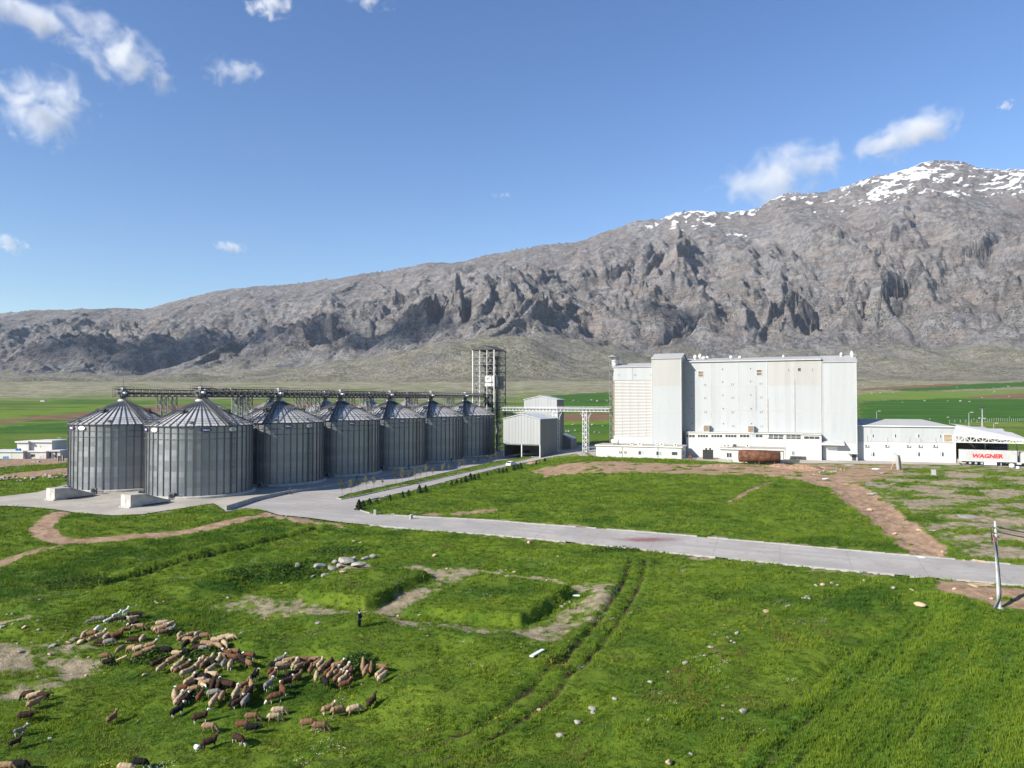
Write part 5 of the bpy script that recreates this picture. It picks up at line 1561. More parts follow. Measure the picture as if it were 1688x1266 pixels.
for s in (-.7, .7): MB().box(s - .1, s + .1, -.5, .5, 0, .35).build('cradle', M_TRIM, wt)
xsd = xb + .01
for yy, w in ((3.0, .9), (5.6, .9)):
    MB().box(xsd, xsd + .06, -16.5 + yy - w / 2, -16.5 + yy + w / 2, 1.2, 2.4).build('side_window', M_GLASS, lb1)
lb2_, xa2, xb2, zr2 = low_building('low_building', 'low white flat roofed building behind the rusty tank', 1187, 1291, 22.0, 10.0, 739.5, 761, .45, [(1202, 750.2, 1.5, 1.3, 2, [M_GLASS, M_GLASS])])
for i, (px, n_, w) in enumerate(((1186, 18, .8), (1200, 15, 1.2), (1211, 16, .5), (1232, 15, .6))):
    x = ft(px, n_)
    if x < xa2 + 1: x = xa2 + 1.0
    o = thing('roof_unit', '%s small unit on the flat roof behind the rusty tank' % ['leftmost', 'second', 'third', 'rightmost'][i], 'roof unit', FO + FT * x + FN * n_ + Vector((0, 0, zr2 + .02)), FTH, 'units on the roof behind the tank')
    MB().box(-w, w, -.4, .4, 0, .8).build('casing', M_WHITE if i != 2 else M_DARK, o)
    MB().prism([(.25 * math.cos(a), .4 + .25 * math.sin(a)) for a in np.linspace(0, 2 * math.pi, 13)[:-1]], -.42, -.402).build('fan_grille', M_DARK, o)
# rusty tank on saddles
def rust_mat():
    m = NT('rusty_plate'); o = m.obj()
    n = m.noise(o, 0.8, 5, 0.7); n2 = m.noise(m.scale(o, (1, 1, .3)), 2.0, 5, 0.7)
    c = m.mix(m.ramp(n, .35, .65), (0.070, 0.032, 0.024), (0.17, 0.075, 0.042))
    c = m.mix(m.ramp(n2, .56, .72, 0, .8), c, (0.30, 0.17, 0.085))
    m.col(c); m.bump(n2, .3, .02)
    return m.fin(.85, .2, .3)
M_RUST = rust_mat()
def gloc(px, py): return gp(px, py)
tx0 = ft(1218, 26.5); tx1 = ft(1285, 26.5)
ctr = FO + FT * ((tx0 + tx1) / 2) + FN * 26.5
tank = thing('fuel_tank', 'big rusty brown cylindrical tank lying on saddles in front of the low white building', 'tank', (ctr.x, ctr.y, 2.0), FTH)
TL = (tx1 - tx0) / 2; TR = 1.75
MB().lathe([(0.01, -TL - .25), (TR * .7, -TL - .18), (TR, -TL), (TR, TL), (TR * .7, TL + .18), (.01, TL + .25)], 28).build('shell', M_RUST, tank, True)
sh = [c for c in tank.children][0]; sh.rotation_euler = (0, math.pi / 2, 0); sh.location = (0, 0, TR + .55)
for k in range(7):
    x = -TL + 2 * TL * (k + .5) / 7
    mb = MB(); mb.tube([(x, (TR + .02) * math.cos(a), TR + .55 + (TR + .02) * math.sin(a)) for a in np.linspace(0, 2 * math.pi, 25)], .03, 4, 0, False); mb.build('weld_seam', M_RUST, tank)
for x in (-TL * .75, 0, TL * .75):
    MB().prism([(-1.2, 0), (1.2, 0), (1.0, 1.1), (-1.0, 1.1)], x - .14, x + .14, 'x').build('saddle', M_RUST, tank)
MB().box(-TL * .85, TL * .4, -.3, .3, 2 * TR + .53, 2 * TR + .66).build('top_walkway', M_RUST, tank)
# ------------------------------------------------------------------ dock, lorry and everything at the right end
M_TRUCKW = simple('lorry_tarpaulin', (0.40, 0.40, 0.41), 0.5, 0, 0.06, 0.5, 0, 0.4, ((0.35, 0.35, 0.34), 0.4))
M_RED = simple('red_print', (0.55, 0.035, 0.04), 0.5, 0, 0.08, 1.0)
M_CHROME = simple('bright_rim', (0.55, 0.55, 0.56), 0.35, 0.6, 0.1, 1.0)
M_BLUE = simple('blue_plastic', (0.05, 0.17, 0.45), 0.4, 0, 0.15, 1.0)
nK = 7.2
xk0, xk1 = ft(1583, nK), ft(1676, nK)
zk1 = fz(1600, 742.3, nK); zk0 = fz(1600, 760, nK)
TLn = xk1 - xk0; TWd = 2.7
tb = FO + FT * xk0 + FN * nK
trl = thing('lorry_trailer', 'white curtain sided trailer with big red WAGNER lettering parked at the dock', 'trailer', (tb.x, tb.y, 2.11), FTH)
dz = 2.05 - 2.11
zA, zB = zk0 + dz, zk1 + dz
MB().box(0.06, TLn, 0, TWd, zA, zB).build('body', M_TRUCKW, trl)
MB().box(-0.04, 0.058, .02, TWd - .02, zA - .05, zB + .02).build('rear_door', M_WHITE, trl)
MB().box(0, 1.05, -.035, -.002, zA - .05, zB).build('corner_panel', M_WHITE, trl)
MB().box(0, TLn + .02, -.03, TWd + .03, zB + .003, zB + .12).build('top_rail', M_ALU, trl)
MB().box(1.06, TLn, -.03, -.002, zA - .02, zA + .14).build('side_rail', M_ALU, trl)
mb = MB()
for k in range(18):
    x = 1.5 + (TLn - 1.9) * k / 17; mb.box(x - .05, x + .05, -.045, -.005, zA - .14, zA + .34)
mb.build('curtain_straps', M_ALU, trl)
for k in range(8):
    x = 1.9 + (TLn - 2.6) * k / 7; MB().box(x - .012, x + .012, -.012, -.001, zA + .2, zB - .05).build('curtain_fold', M_ALU, trl)
wg = text_mesh('lettering', 'WAGNER', 1.55, M_RED, 1.0, 0.008, 0.085)
wdt = max(v.co.x for v in wg.vertices) - min(v.co.x for v in wg.vertices)
o = link('lettering', wg, trl)
lw = ft(1653.5, nK) - ft(1601, nK)
o.scale = (lw / wdt, 1, 1); o.rotation_euler = (math.pi / 2, 0, 0)
o.location = ((ft(1601, nK) + ft(1653.5, nK)) / 2 - xk0, -.012, fz(1627, 752.2, nK) + dz)
for v in wg.vertices: v.co.x += 0.12 * v.co.y
def wheel(parent, x, y, r, w=.36):
    wo = MB().tube([(x, y - w / 2, r), (x, y + w / 2, r)], r, 18).build('wheel', M_BLACK, parent)
    MB().tube([(x, y - w / 2 - .03, r), (x, y - w / 2 + .06, r)], r * .58, 14).build('rim', M_CHROME, wo)
    return wo
for k in range(3):
    for y in (.2, TWd - .2): wheel(trl, 2.3 + 1.45 * k, y, .55)
MB().box(.6, TLn - 1, .5, TWd - .5, zA - .45, zA - .06).build('chassis', M_DARK, trl)
MB().box(5.6, 8.8, .05, .5, zA - 1.0, zA - .15).build('side_box', M_ALU, trl)
for y in (.4, TWd - .4): MB().box(9.8, 10.0, y - .1, y + .1, 0.02, zA - .4).build('landing_leg', M_TRIM, trl)
MB().box(-.02, .3, .1, TWd - .1, zA - 1.0, zA - .8).build('bumper', M_DARK, trl)
cb = FO + FT * (xk1 + .5) + FN * (nK + .02)
cab = thing('lorry_tractor', 'white lorry tractor unit coupled to the lettered trailer at the edge', 'lorry', (cb.x, cb.y, 2.11), FTH)
MB().prism([(.5, .9), (2.9, .9), (2.95, 2.0), (2.6, 3.5), (2.2, 3.9), (.55, 3.95), (.45, 3.0)], 0, 2.5).build('cab', M_WHITE, cab)
MB().prism([(1.3, 2.05), (2.55, 2.05), (2.3, 3.0), (1.3, 3.0)], -.02, -.004).build('side_window', M_GLASS, cab)
MB().prism([(2.99, 2.05), (3.02, 2.05), (2.72, 3.35), (2.68, 3.35)], .15, 2.35).build('windscreen', M_GLASS, cab)
MB().box(-3.2, 2.7, .3, 2.2, .62, .88).build('chassis', M_DARK, cab)
MB().box(-.6, .48, .02, .6, .5, 1.05).build('fuel_box', M_WHITE, cab)
for x in (-2.0, 1.7):
    for y in (.2, 2.3): wheel(cab, x, y, .53)
MB().box(2.75, 3.1, -.2, -.02, 2.2, 2.9).build('mirror', M_DARK, cab)

dock = thing('loading_dock', 'white steel truss canopy over the dark loading bay behind the lorry', 'canopy', FO, FTH)
d0 = xA1 + .1; d1 = ft(1700, 2.0)
MB().box(d0, ft(1660, -9), 9.0, 9.3, 0, fz(1600, 729, -9)).build('back_wall', M_DARK, dock)
nC = 10.0
c0 = xA1 - 2.4; c1 = ft(1700, nC)
zlo0 = fz(1576, 728.5, nC); zlo1 = zlo0
zhi0 = fz(1576, 717.5, nC); zhi1 = zlo0 + .5
MB().bar((c0, -nC, zlo0), (c1, -nC, zlo1), .32).build('bottom_chord', M_WHITE, dock)
MB().bar((c0, -nC, zhi0), (c1, -nC, zhi1), .32).build('top_chord', M_WHITE, dock)
nb = 13
for k in range(nb + 1):
    x = c0 + (c1 - c0) * k / nb; zt = zhi0 + (zhi1 - zhi0) * k / nb
    MB().bar((x, -nC, zlo0), (x, -nC, zt), .22).build('web', M_WHITE, dock)
    if k < nb:
        x2 = c0 + (c1 - c0) * (k + 1) / nb; zt2 = zhi0 + (zhi1 - zhi0) * (k + 1) / nb
        if k % 2: MB().bar((x, -nC, zlo0), (x2, -nC, zt2), .2).build('web', M_WHITE, dock)
        else: MB().bar((x, -nC, zt), (x2, -nC, zlo0), .2).build('web', M_WHITE, dock)
zr_ = fz(1576, 701, 0)
MB().add([(c0, -nC - .1, zhi0 + .18), (c1, -nC - .1, zhi1 + .18), (c1, 10, zhi1 + 1.6), (d0 - .1, 10, zr_ + .2), (d0 - .1, -.6, zr_ - .05),
          (c0, -nC - .1, zhi0 + .30), (c1, -nC - .1, zhi1 + .30), (c1, 10, zhi1 + 1.72), (d0 - .1, 10, zr_ + .32), (d0 - .1, -.6, zr_ + .07)],
         [(0, 1, 2, 3, 4), (9, 8, 7, 6, 5), (0, 5, 6, 1), (1, 6, 7, 2), (2, 7, 8, 3), (4, 9, 5, 0)]).build('canopy_roof', M_WHITE, dock)
for x in (d0 + .3, (d0 + d1) / 2, d1 - 1):
    MB().bar((x, 8.6, 0), (x, 8.6, zlo0 + .6), .3).build('post', M_TRIM, dock)
MB().box(d0 + 10, d0 + 13.5, 3, 8.5, .01, 4.6).build('loading_hopper', M_DARK, dock)
MB().box(c0 + 0.2, d1, .5, 9, 0.02, 1.15).build('dock_platform', M_CONC2, dock)
for i, (pa, pb, n_, pyr, pye, lb) in enumerate(((1598, 1662, -14, 707, 722, 'grey roofed low warehouse behind the truss canopy'), (1585, 1630, -34, 704, 708, 'pale roofed shed farthest back behind the truss canopy'))):
    xa_, xb_ = ft(pa, n_), ft(pb, n_)
    zr2_ = fz((pa + pb) / 2, pyr, n_ - 8); ze_ = min(fz((pa + pb) / 2, pye, n_), zr2_ - .5)
    w_ = thing('warehouse', lb, 'warehouse', FO, FTH)
    MB().box(xa_, xb_, -n_ + .1, -n_ + 15.8, -.5, ze_).build('wall', M_CLADS, w_)
    MB().prism([(-n_ - .3, ze_ + .02), (-n_ + 8, zr2_), (-n_ + 16.3, ze_ + .02), (-n_ + 16.3, ze_ + .15), (-n_ + 8, zr2_ + .15), (-n_ - .3, ze_ + .17)], xa_ - .3, xb_ + .3, 'x').build('roof', M_MROOF, w_)
# lamps and masts beyond
M_GALV = simple('pole_galvanised', (0.36, 0.37, 0.375), 0.5, 0.3, 0.1, 1.0)
def street_lamp(px, pytop, n_, label, flood=False, arm=1):
    x, z = fac(px, pytop, n_); z = min(z, 16)
    p = FO + FT * x + FN * n_
    t = thing('floodlight_mast' if flood else 'street_lamp', label, 'mast' if flood else 'street lamp', (p.x, p.y, 1.9), 0)
    MB().tube([(0, 0, -.3), (0, 0, z)], [.16, .08] if not flood else [.25, .15], 8).build('pole', M_GALV, t)
    if flood:
        MB().box(-.9, .9, -.08, .08, z, z + .1).build('cross_arm', M_GALV, t)
        for s in (-.7, 0, .7): MB().box(s - .25, s + .25, -.3, 0, z + .12, z + .5).build('floodlight', M_DARK, t)
    else:
        MB().tube([(0, 0, z), (.8 * arm, 0, z + .25)], .05, 6).build('arm', M_GALV, t)
        MB().box(min(.6 * arm, 1.5 * arm), max(.6 * arm, 1.5 * arm), -.16, .16, z + .18, z + .34).build('lamp_head', M_ALU, t)
street_lamp(1597, 680, -40, 'slim street lamp behind the canopy, left of the floodlight mast')
street_lamp(1619, 673, -42, 'tall floodlight mast behind the truss canopy', True)
street_lamp(1618, 690, -55, 'small street lamp standing just behind the floodlight mast')
street_lamp(1638, 698, -44, 'short street lamp behind the canopy, right of the floodlight mast')
street_lamp(1445, 678, -60, 'thin grey pole in the green field behind the annex roof')
# fences
def fence(name, label, pts, step, h, mat, wires=3):
    t = thing(name, label, 'fence')
    P = resample(pts, step)
    me = MB().box(-.05, .05, -.05, .05, -.3, h).mesh('fence_post', mat)
    Z = [float(zq(p[0], p[1])) for p in P]
    for p, zz in zip(P[:300], Z):
        o = link('fence_post', me, t); o.location = (p[0], p[1], zz)
    mb = MB()
    for k in range(len(P) - 1):
        for w in range(wires):
            zz = h * (w + .7) / wires
            mb.bar((P[k][0], P[k][1], Z[k] + zz), (P[k + 1][0], P[k + 1][1], Z[k + 1] + zz), .018)
    mb.build('wire', M_GALV, t)
    return t
def gW(pts): return [(p.x, p.y) for p in (gp(*q) for q in pts)]
fence('wire_fence', 'wire fence with pale posts across the green field at the far right', gW([(1565, 697), (1620, 696.5), (1688, 694.5), (1740, 693)]), 3.2, 2.4, M_ALU)
fence('wire_fence', 'low fence of pale posts in front of the white houses at far left', gW([(-30, 775), (30, 771), (60, 767), (117, 760)]), 2.6, 1.4, M_CONC2)
fence('wire_fence', 'fence of thin posts beside the dirt strip left of the houses', gW([(-20, 767), (40, 764), (100, 757)]), 3.4, 2.2, M_GALV)
fence('wire_fence', 'dark wire fence beyond the conveyor bridge by the entrance road', gW([(932, 737), (965, 734), (1003, 730)]), 3.0, 2.2, M_DARK)

# ------------------------------------------------------------------ white houses at far left
def house_at(px, py):
    p = gp(px, py); return p
hp = gp(40, 756.5)
HA = math.radians(-3)
hs = thing('flat_roof_house', 'white flat roofed two level house at the far left edge', 'house', (hp.x, hp.y, hp.z - .1), HA)
S = hp.y / FPX                                        # metres per pixel there
def hx(px): return (px - 40) * S
def hz_(py): return (756.5 - py) * S
MB().box(hx(-30), hx(38), 0, 9, 0, hz_(745)).build('wall', M_RENDER, hs)
MB().box(hx(-31), hx(39), -.4, 9.3, hz_(745) + .003, hz_(743)).build('roof_slab', M_WHITE, hs)
MB().box(hx(38) + .02, hx(72), 1.5, 9, 0, hz_(745.2)).build('wing_wall', M_RENDER, hs)
MB().box(hx(38.5), hx(73), 1.1, 9.3, hz_(745.2) + .003, hz_(743.6)).build('wing_slab', M_WHITE, hs)
MB().box(hx(13), hx(33), 4.0, 12, hz_(743) + .004, hz_(730.5)).build('upper_wall', M_RENDER, hs)
MB().box(hx(11), hx(34), 3.4, 12.4, hz_(730.5) + .003, hz_(728)).build('upper_slab', M_WHITE, hs)
MB().box(hx(33) + .02, hx(70), 5.0, 13, hz_(743.6) + .004, hz_(730)).build('upper_wall', M_RENDER, hs)
MB().box(hx(32.5), hx(72), 4.4, 13.4, hz_(730) + .003, hz_(727)).build('upper_slab', M_WHITE, hs)
MB().box(hx(47), hx(53), 1.44, 1.49, hz_(753), hz_(748.8)).build('window', M_GLASS, hs)
MB().box(hx(61), hx(63.5), 1.44, 1.49, .05, hz_(751.5)).build('door', M_TRIM, hs)
MB().box(hx(18), hx(18.6), -.04, -.002, 0, hz_(745)).build('joint_strip', M_TRIM, hs)
MB().box(hx(56), hx(56.5), 3.0, 3.3, hz_(738), hz_(736)).build('lamp', M_DARK, hs)
for i, px in enumerate((22.5, 27)):
    t = thing('water_tank', ['left', 'right'][i] + ' blue plastic water tank on the low roof of the far left house', 'tank', (hp.x + hx(px), hp.y + 1.6, hp.z - .1 + hz_(743)), 0, 'blue roof tanks')
    MB().lathe([(.45, 0), (.48, .2), (.48, .62), (.2, .74), (.01, .75)], 14).build('drum', M_BLUE, t)
    MB().lathe([(.2, .751), (.2, .83), (.01, .84)], 10).build('lid', M_DARK, t)
h2 = thing('flat_roof_house', 'small white house with dark doors beside the larger flat roofed house', 'house', (hp.x + hx(72.5), hp.y + 2.4, hp.z), HA + .10)
w2 = hx(91) - hx(72.5)
MB().box(0, w2, 0, 6, -.1, hz_(745)).build('wall', M_RENDER, h2)
MB().box(-.3, w2 + .3, -.5, 6.3, hz_(745) + .003, hz_(743)).build('roof_slab', M_WHITE, h2)
MB().box(w2 * .58, w2 * .75, -.05, -.002, .05, 2.2).build('door', M_GLASS, h2)
MB().box(w2 * .08, w2 * .22, -.05, -.002, .3, 2.1).build('door', M_GLASS, h2)
for i, (pa, pb, py, lb) in enumerate(((94, 106, 751, 'grey site cabin with pale roof left of the leftmost silo'), (106.5, 116, 750, 'dark grey site cabin right behind the leftmost silo edge'))):
    p = gp(pa, py + 1)
    t = thing('site_cabin', lb, 'cabin', (p.x, p.y, p.z), .1)
    s_ = p.y / FPX; w_ = (pb - pa) * s_
    MB().box(0, w_, 0, 3, -.2, 2.3).build('wall', M_STEEL, t)
    MB().box(-.15, w_ + .15, -.2, 3.2, 2.303, 2.5).build('roof', M_ALU, t)
    MB().box(w_ * .25, w_ * .6, -.04, -.002, 1.1, 1.8).build('window', M_GLASS, t)
p = gp(99, 760)
t = thing('gate_hut', 'small dark hut with pale posts by the dirt strip left of the silos', 'hut', (p.x, p.y, p.z), .1)
MB().box(-.6, .6, 0, 1.2, -.1, 1.7).build('body', M_DARK, t)
for s in (-.75, .75): MB().box(s - .12, s + .12, -.1, .15, -.1, 1.9).build('post', M_CONC, t)
p = gp(56, 762)
t = tag(MB().prism([(-1.3, 0), (1.4, 0.0), (1.6, .45), (-1.0, .3)], 0, 1.0).build('slab', M_CONC), 'pale concrete slab lying in front of the far left houses', 'slab'); t.location = (p.x, p.y, p.z)
p = gp(9.5, 758); t = tag(MB().box(-1, 1, 0, .06, .4, 1.2).build('signboard', M_BLUE), 'small blue signboard on the fence by the far left house', 'sign'); t.location = (p.x, p.y, p.z)
p = gp(97, 752)
t = thing('utility_pole', 'thin utility pole beside the houses at far left', 'pole', (p.x, p.y, p.z), 0)
MB().tube([(0, 0, -.3), (0, 0, 7.2)], [.12, .08], 6).build('pole', M_GALV, t)
MB().bar((-.9, 0, 6.8), (.9, 0, 6.8), .09).build('cross_arm', M_GALV, t)
for i, (pxs, zz) in enumerate((((-40, 97), 7.0), ((97, 300), 7.0))):
    a = Vector((p.x, p.y, p.z + zz)); q = gp(pxs[0] if i == 0 else pxs[1], 751 if i == 0 else 746); b = Vector((q.x, q.y, q.z + zz))
    if i == 1: b = Vector((p.x + 40, p.y + 40, p.z + zz))
    pts = [a.lerp(b, k / 8) - Vector((0, 0, 1.0 * (1 - (2 * k / 8 - 1) ** 2))) for k in range(9)]
    mb = MB().tube(pts, .03, 4).build('overhead_line', M_DARK); tag(mb, 'thin overhead line at far left, %s side of the utility pole' % ['left', 'right'][i], 'wire')

# ------------------------------------------------------------------ fan houses and fans at the silo foot
def fan_house(pxc, pyb, ang, label):
    p = gp0(pxc, pyb)
    t = thing('fan_house', label, 'concrete housing', (p[0], p[1], .064), ang)
    MB().box(-1.5, 1.7, -.4, 2.3, 0, .22).build('base_slab', M_CONC, t)
    MB().prism([(0, .223), (0, 2.45), (3.2, 2.35), (7.6, .75), (8.6, .6), (8.6, .223)], 0, 3.0, 'x').build('ramp_body', M_CONC, t)
    ch = t.children[-1]
    ch.location = (-1.5, 0, 0); ch.scale = (1, 1, 1)
    MB().box(-1.2, -.1, -.05, -.003, .25, 2.1).build('door', M_ALU, t)
    MB().box(-.2, -.12, -.1, -.052, 1.1, 1.3).build('handle', M_DARK, t)
    MB().bar((1.56, 3.2, 2.0), (1.56, 8.3, .5), .14, .10).build('edge_strip', M_CONC2, t)
    MB().prism([(2.3 + .35 * math.cos(a), .85 + .35 * math.sin(a)) for a in np.linspace(0, 2 * math.pi, 13)[:-1]], 1.503, 1.53, 'x').build('round_vent', M_CONC2, t)
fan_house(83, 825, math.radians(-28), 'left concrete fan house with sloping back and pale door, in front of the leftmost silo')
fan_house(207, 837, math.radians(-28), 'right concrete fan house with sloping back, in front of the brightest silo')
def aerator(px, py, ang, label):
    p = gp0(px, py)
    t = thing('aeration_fan', label, 'fan', (p[0], p[1], .064), ang, 'aeration fans at the foot of the silos')
    MB().box(-.55, .55, -.35, .35, .15, 1.35).build('casing', M_STEEL, t)
    MB().tube([(0, -.42, .8), (0, -.36, .8)], .42, 14).build('intake', M_BLACK, t)
    MB().box(.55, 1.9, -.22, .22, .3, .75).build('duct', M_STEEL, t)
    for s in (-.45, .45): MB().box(s - .06, s + .06, -.3, .3, 0, .148).build('foot', M_DARK, t)
for px, py, lb in ((155, 815, 'grey aeration fan at the foot of the leftmost silo'), (283, 824, 'grey aeration fan at the foot of the brightest silo'), (109, 811, 'grey fan unit at the left edge of the leftmost silo'), (233, 818, 'grey fan unit between the two sunlit silos'),
                   (428, 805, 'dark fan unit at the foot of the gap before the second front silo'), (539, 788, 'dark fan unit at the foot of the gap before the third front silo'), (629, 776, 'dark fan unit at the foot of the gap before the fourth front silo')):
    aerator(px, py, .1, lb)
for px, py, lb in ((477, 815, 'dark valve stand on the shaded road edge below the second front silo'), (588, 794, 'dark valve stand on the shaded road edge below the third front silo'), (674, 775, 'dark valve stand on the shaded road edge below the fourth front silo'), (744, 763, 'dark valve stand on the shaded road edge below the fifth front silo')):
    p = gp0(px, py)
    t = thing('valve_stand', lb, 'valve', (p[0], p[1], .06), .2)
    MB().box(-.7, .7, -.3, .3, 0, .15).build('base', M_DARK, t)
    MB().tube([(0, 0, .15), (0, 0, 1.4)], .12, 8).build('stem', M_DARK, t)
    MB().tube([(-.4, 0, 1.1), (.0, 0, .8), (.4, 0, 1.5)], .09, 6).build('handle', M_DARK, t)

# ------------------------------------------------------------------ shrubs and saplings
def leaf_mat(name, a, b, tr=0.25):
    m = NT(name)
    oi = m.n('ShaderNodeNewGeometry')
    n = m.noise(m.pos(), 2.0, 2)
    c = m.mix(m.ramp(n, .3, .7), a, b)
    c = m.mix(m.math('MULTIPLY', oi.outputs['Random Per Island'], .6), c, tuple(x * .55 for x in a))
    m.col(c)
    m.bsdf.inputs['Roughness'].default_value = .7
    t = m.n('ShaderNodeBsdfTranslucent'); m.l(c, t.inputs[0])
    mx_ = m.n('ShaderNodeMixShader'); mx_.inputs[0].default_value = tr
    m.l(m.bsdf.outputs[0], mx_.inputs[1]); m.l(t.outputs[0], mx_.inputs[2]); m.l(mx_.outputs[0], m.out.inputs[0])
    m.bsdf.inputs['Specular IOR Level'].default_value = .15
    return m.mat
M_CYP = leaf_mat('conifer_leaf', (0.026, 0.050, 0.020), (0.050, 0.085, 0.030))
M_SAP = leaf_mat('sapling_leaf', (0.115, 0.120, 0.060), (0.20, 0.195, 0.105))
M_BARK = simple('bark', (0.16, 0.12, 0.085), .9, 0, .2, 3.0)
M_HERB = leaf_mat('weed_leaf', (0.040, 0.088, 0.014), (0.075, 0.125, 0.022))
def leaves(mb, rnd, n, posf, size):
    for k in range(n):
        p = posf(); s = size * rnd.uniform(.6, 1.3)
        a = Vector((rnd.gauss(0, 1), rnd.gauss(0, 1), rnd.gauss(0, 1))).normalized() * s
        b = a.orthogonal().normalized() * s * .55
        p = Vector(p)
        mb.add([p - a, p + b, p + a, p - b], [(0, 1, 2, 3)])
cyp = []
for v in range(3):
    rnd = random.Random(50 + v); mb = MB()
    def pf():
        while True:
            h = rnd.random(); a = rnd.uniform(0, 6.283)
            r = (.36 * (1 - h) ** .75 + .03) * (1 + .25 * math.sin(3 * a + 7 * h + v)) * math.sqrt(rnd.uniform(.35, 1))
            if h > .03: return (r * math.cos(a), r * math.sin(a), h)
    leaves(mb, rnd, 420, pf, .065)
    mb.lathe([(.02, .04), (.22, .12), (.16, .45), (.06, .85), (.01, .93)], 8)
    cyp.append(mb.mesh('foliage', M_CYP, fix=False))
stem_me = MB().tube([(0, 0, -.1), (0, 0, .25)], .04, 6).mesh('stem', M_BARK)
SH = [(157, 905, 65), (192, 875, 40), (243, 862, 42), (302, 845, 30), (410, 820, 35), (515, 798, 38), (563, 782, 35), (653, 762, 48), (703, 750, 40), (917, 698, 28), (956, 688, 30), (995, 676, 30), (1031, 667, 35), (1070, 657, 42), (1103, 648, 32), (1138, 641, 30), (1208, 622, 22), (1302, 598, 28), (1335, 592, 28), (1364, 587, 25), (1425, 575, 35), (1455, 567, 32), (1480, 559, 34), (1608, 524, 22), (1680, 501, 22)]
ORD = ['first', 'second', 'third', 'fourth', 'fifth', 'sixth', 'seventh', 'eighth', 'ninth', 'tenth', 'eleventh', 'twelfth', 'thirteenth', 'fourteenth', 'fifteenth', 'sixteenth', 'seventeenth', 'eighteenth', 'nineteenth', 'twentieth',
       'twenty-first', 'twenty-second', 'twenty-third', 'twenty-fourth', 'twenty-fifth', 'twenty-sixth', 'twenty-seventh', 'twenty-eighth', 'twenty-ninth', 'thirtieth'] + ['%d%s' % (k, 'st' if k % 10 == 1 and k != 111 else 'nd' if k % 10 == 2 else 'rd' if k % 10 == 3 else 'th') for k in range(31, 120)]
for i, (zx, zy, h) in enumerate(SH):
    px, py = 560 + zx / 4.965, 660 + zy / 4.965
    p = gp(px, py); hh = h / 4.965 * p.y / FPX * 1.45
    t = thing('cone_shrub', '%s dark cone shaped shrub along the entrance road, counted from the road corner' % ORD[i], 'shrub', (p.x, p.y, p.z - .03), random.uniform(0, 6), 'cone shrubs along the entrance road')
    t.scale = (hh * random.uniform(.95, 1.3), hh * random.uniform(.95, 1.3), hh)
    link('foliage', cyp[i % 3], t); link('stem', stem_me, t)
sap = []
for v in range(3):
    rnd = random.Random(80 + v); mb = MB(); tr = MB()
    tr.tube([(0, 0, -.05), (.01, .01, .45), (0, .02, .9)], [.016, .012, .004], 5)
    tips = []
    for k in range(9):
        a = rnd.uniform(0, 6.28); z0 = rnd.uniform(.35, .75); L = rnd.uniform(.15, .32)
        e = (L * .75 * math.cos(a), L * .75 * math.sin(a), z0 + L)
        tr.tube([(0, .01, z0), e], [.007, .003], 4); tips.append(e)
    def pf():
        e = rnd.choice(tips); g = lambda: rnd.gauss(0, .065)
        f = rnd.uniform(.4, 1.1)
        return (e[0] * f + g(), e[1] * f + g(), e[2] * (.75 + .25 * f) + g())
    leaves(mb, rnd, 190, pf, .042)
    sap.append((mb.mesh('crown', M_SAP, fix=False), tr.mesh('trunk', M_BARK)))
SP = [(20, 784, 110), (93, 764, 95), (152, 748, 85), (222, 728, 85), (278, 724, 82), (350, 712, 60), (460, 697, 118), (513, 678, 95), (567, 668, 85), (618, 655, 85), (660, 640, 65), (712, 638, 92), (762, 625, 65), (848, 606, 70), (898, 594, 55), (980, 575, 66), (1020, 563, 55), (1100, 545, 45), (1140, 520, 45), (1210, 505, 45), (1240, 497, 40), (1280, 492, 50)]
for i, (zx, zy, h) in enumerate(SP):
    px, py = 560 + zx / 4.965, 660 + zy / 4.965
    p = gp0(px, py); hh = h / 4.965 * p[1] / FPX * 1.15
    t = thing('sapling', '%s thin sparse sapling along the planted median, counted from its near tip' % ORD[i], 'tree', (p[0], p[1], float(base_z(*p)) + .1), random.uniform(0, 6), 'saplings in the median')
    t.scale = (hh, hh, hh)
    link('crown', sap[i % 3][0], t); link('trunk', sap[i % 3][1], t)
for i, zx in enumerate((1371, 1405, 1440, 1470, 1495, 1525, 1552)):
    px, py = 560 + zx / 4.965, 660 + (447 - i) / 4.965 + 2.5
    p = gp0(px, py); hh = 2.1
    t = thing('sapling', '%s pale bushy sapling in the row before the open fronted shed' % ORD[i], 'tree', (p[0], p[1], float(base_z(*p)) + .06), i * 1.3, 'saplings before the shed')
    t.scale = (hh * 1.5, hh * 1.5, hh)
    link('crown', sap[i % 3][0], t); link('trunk', sap[i % 3][1], t)

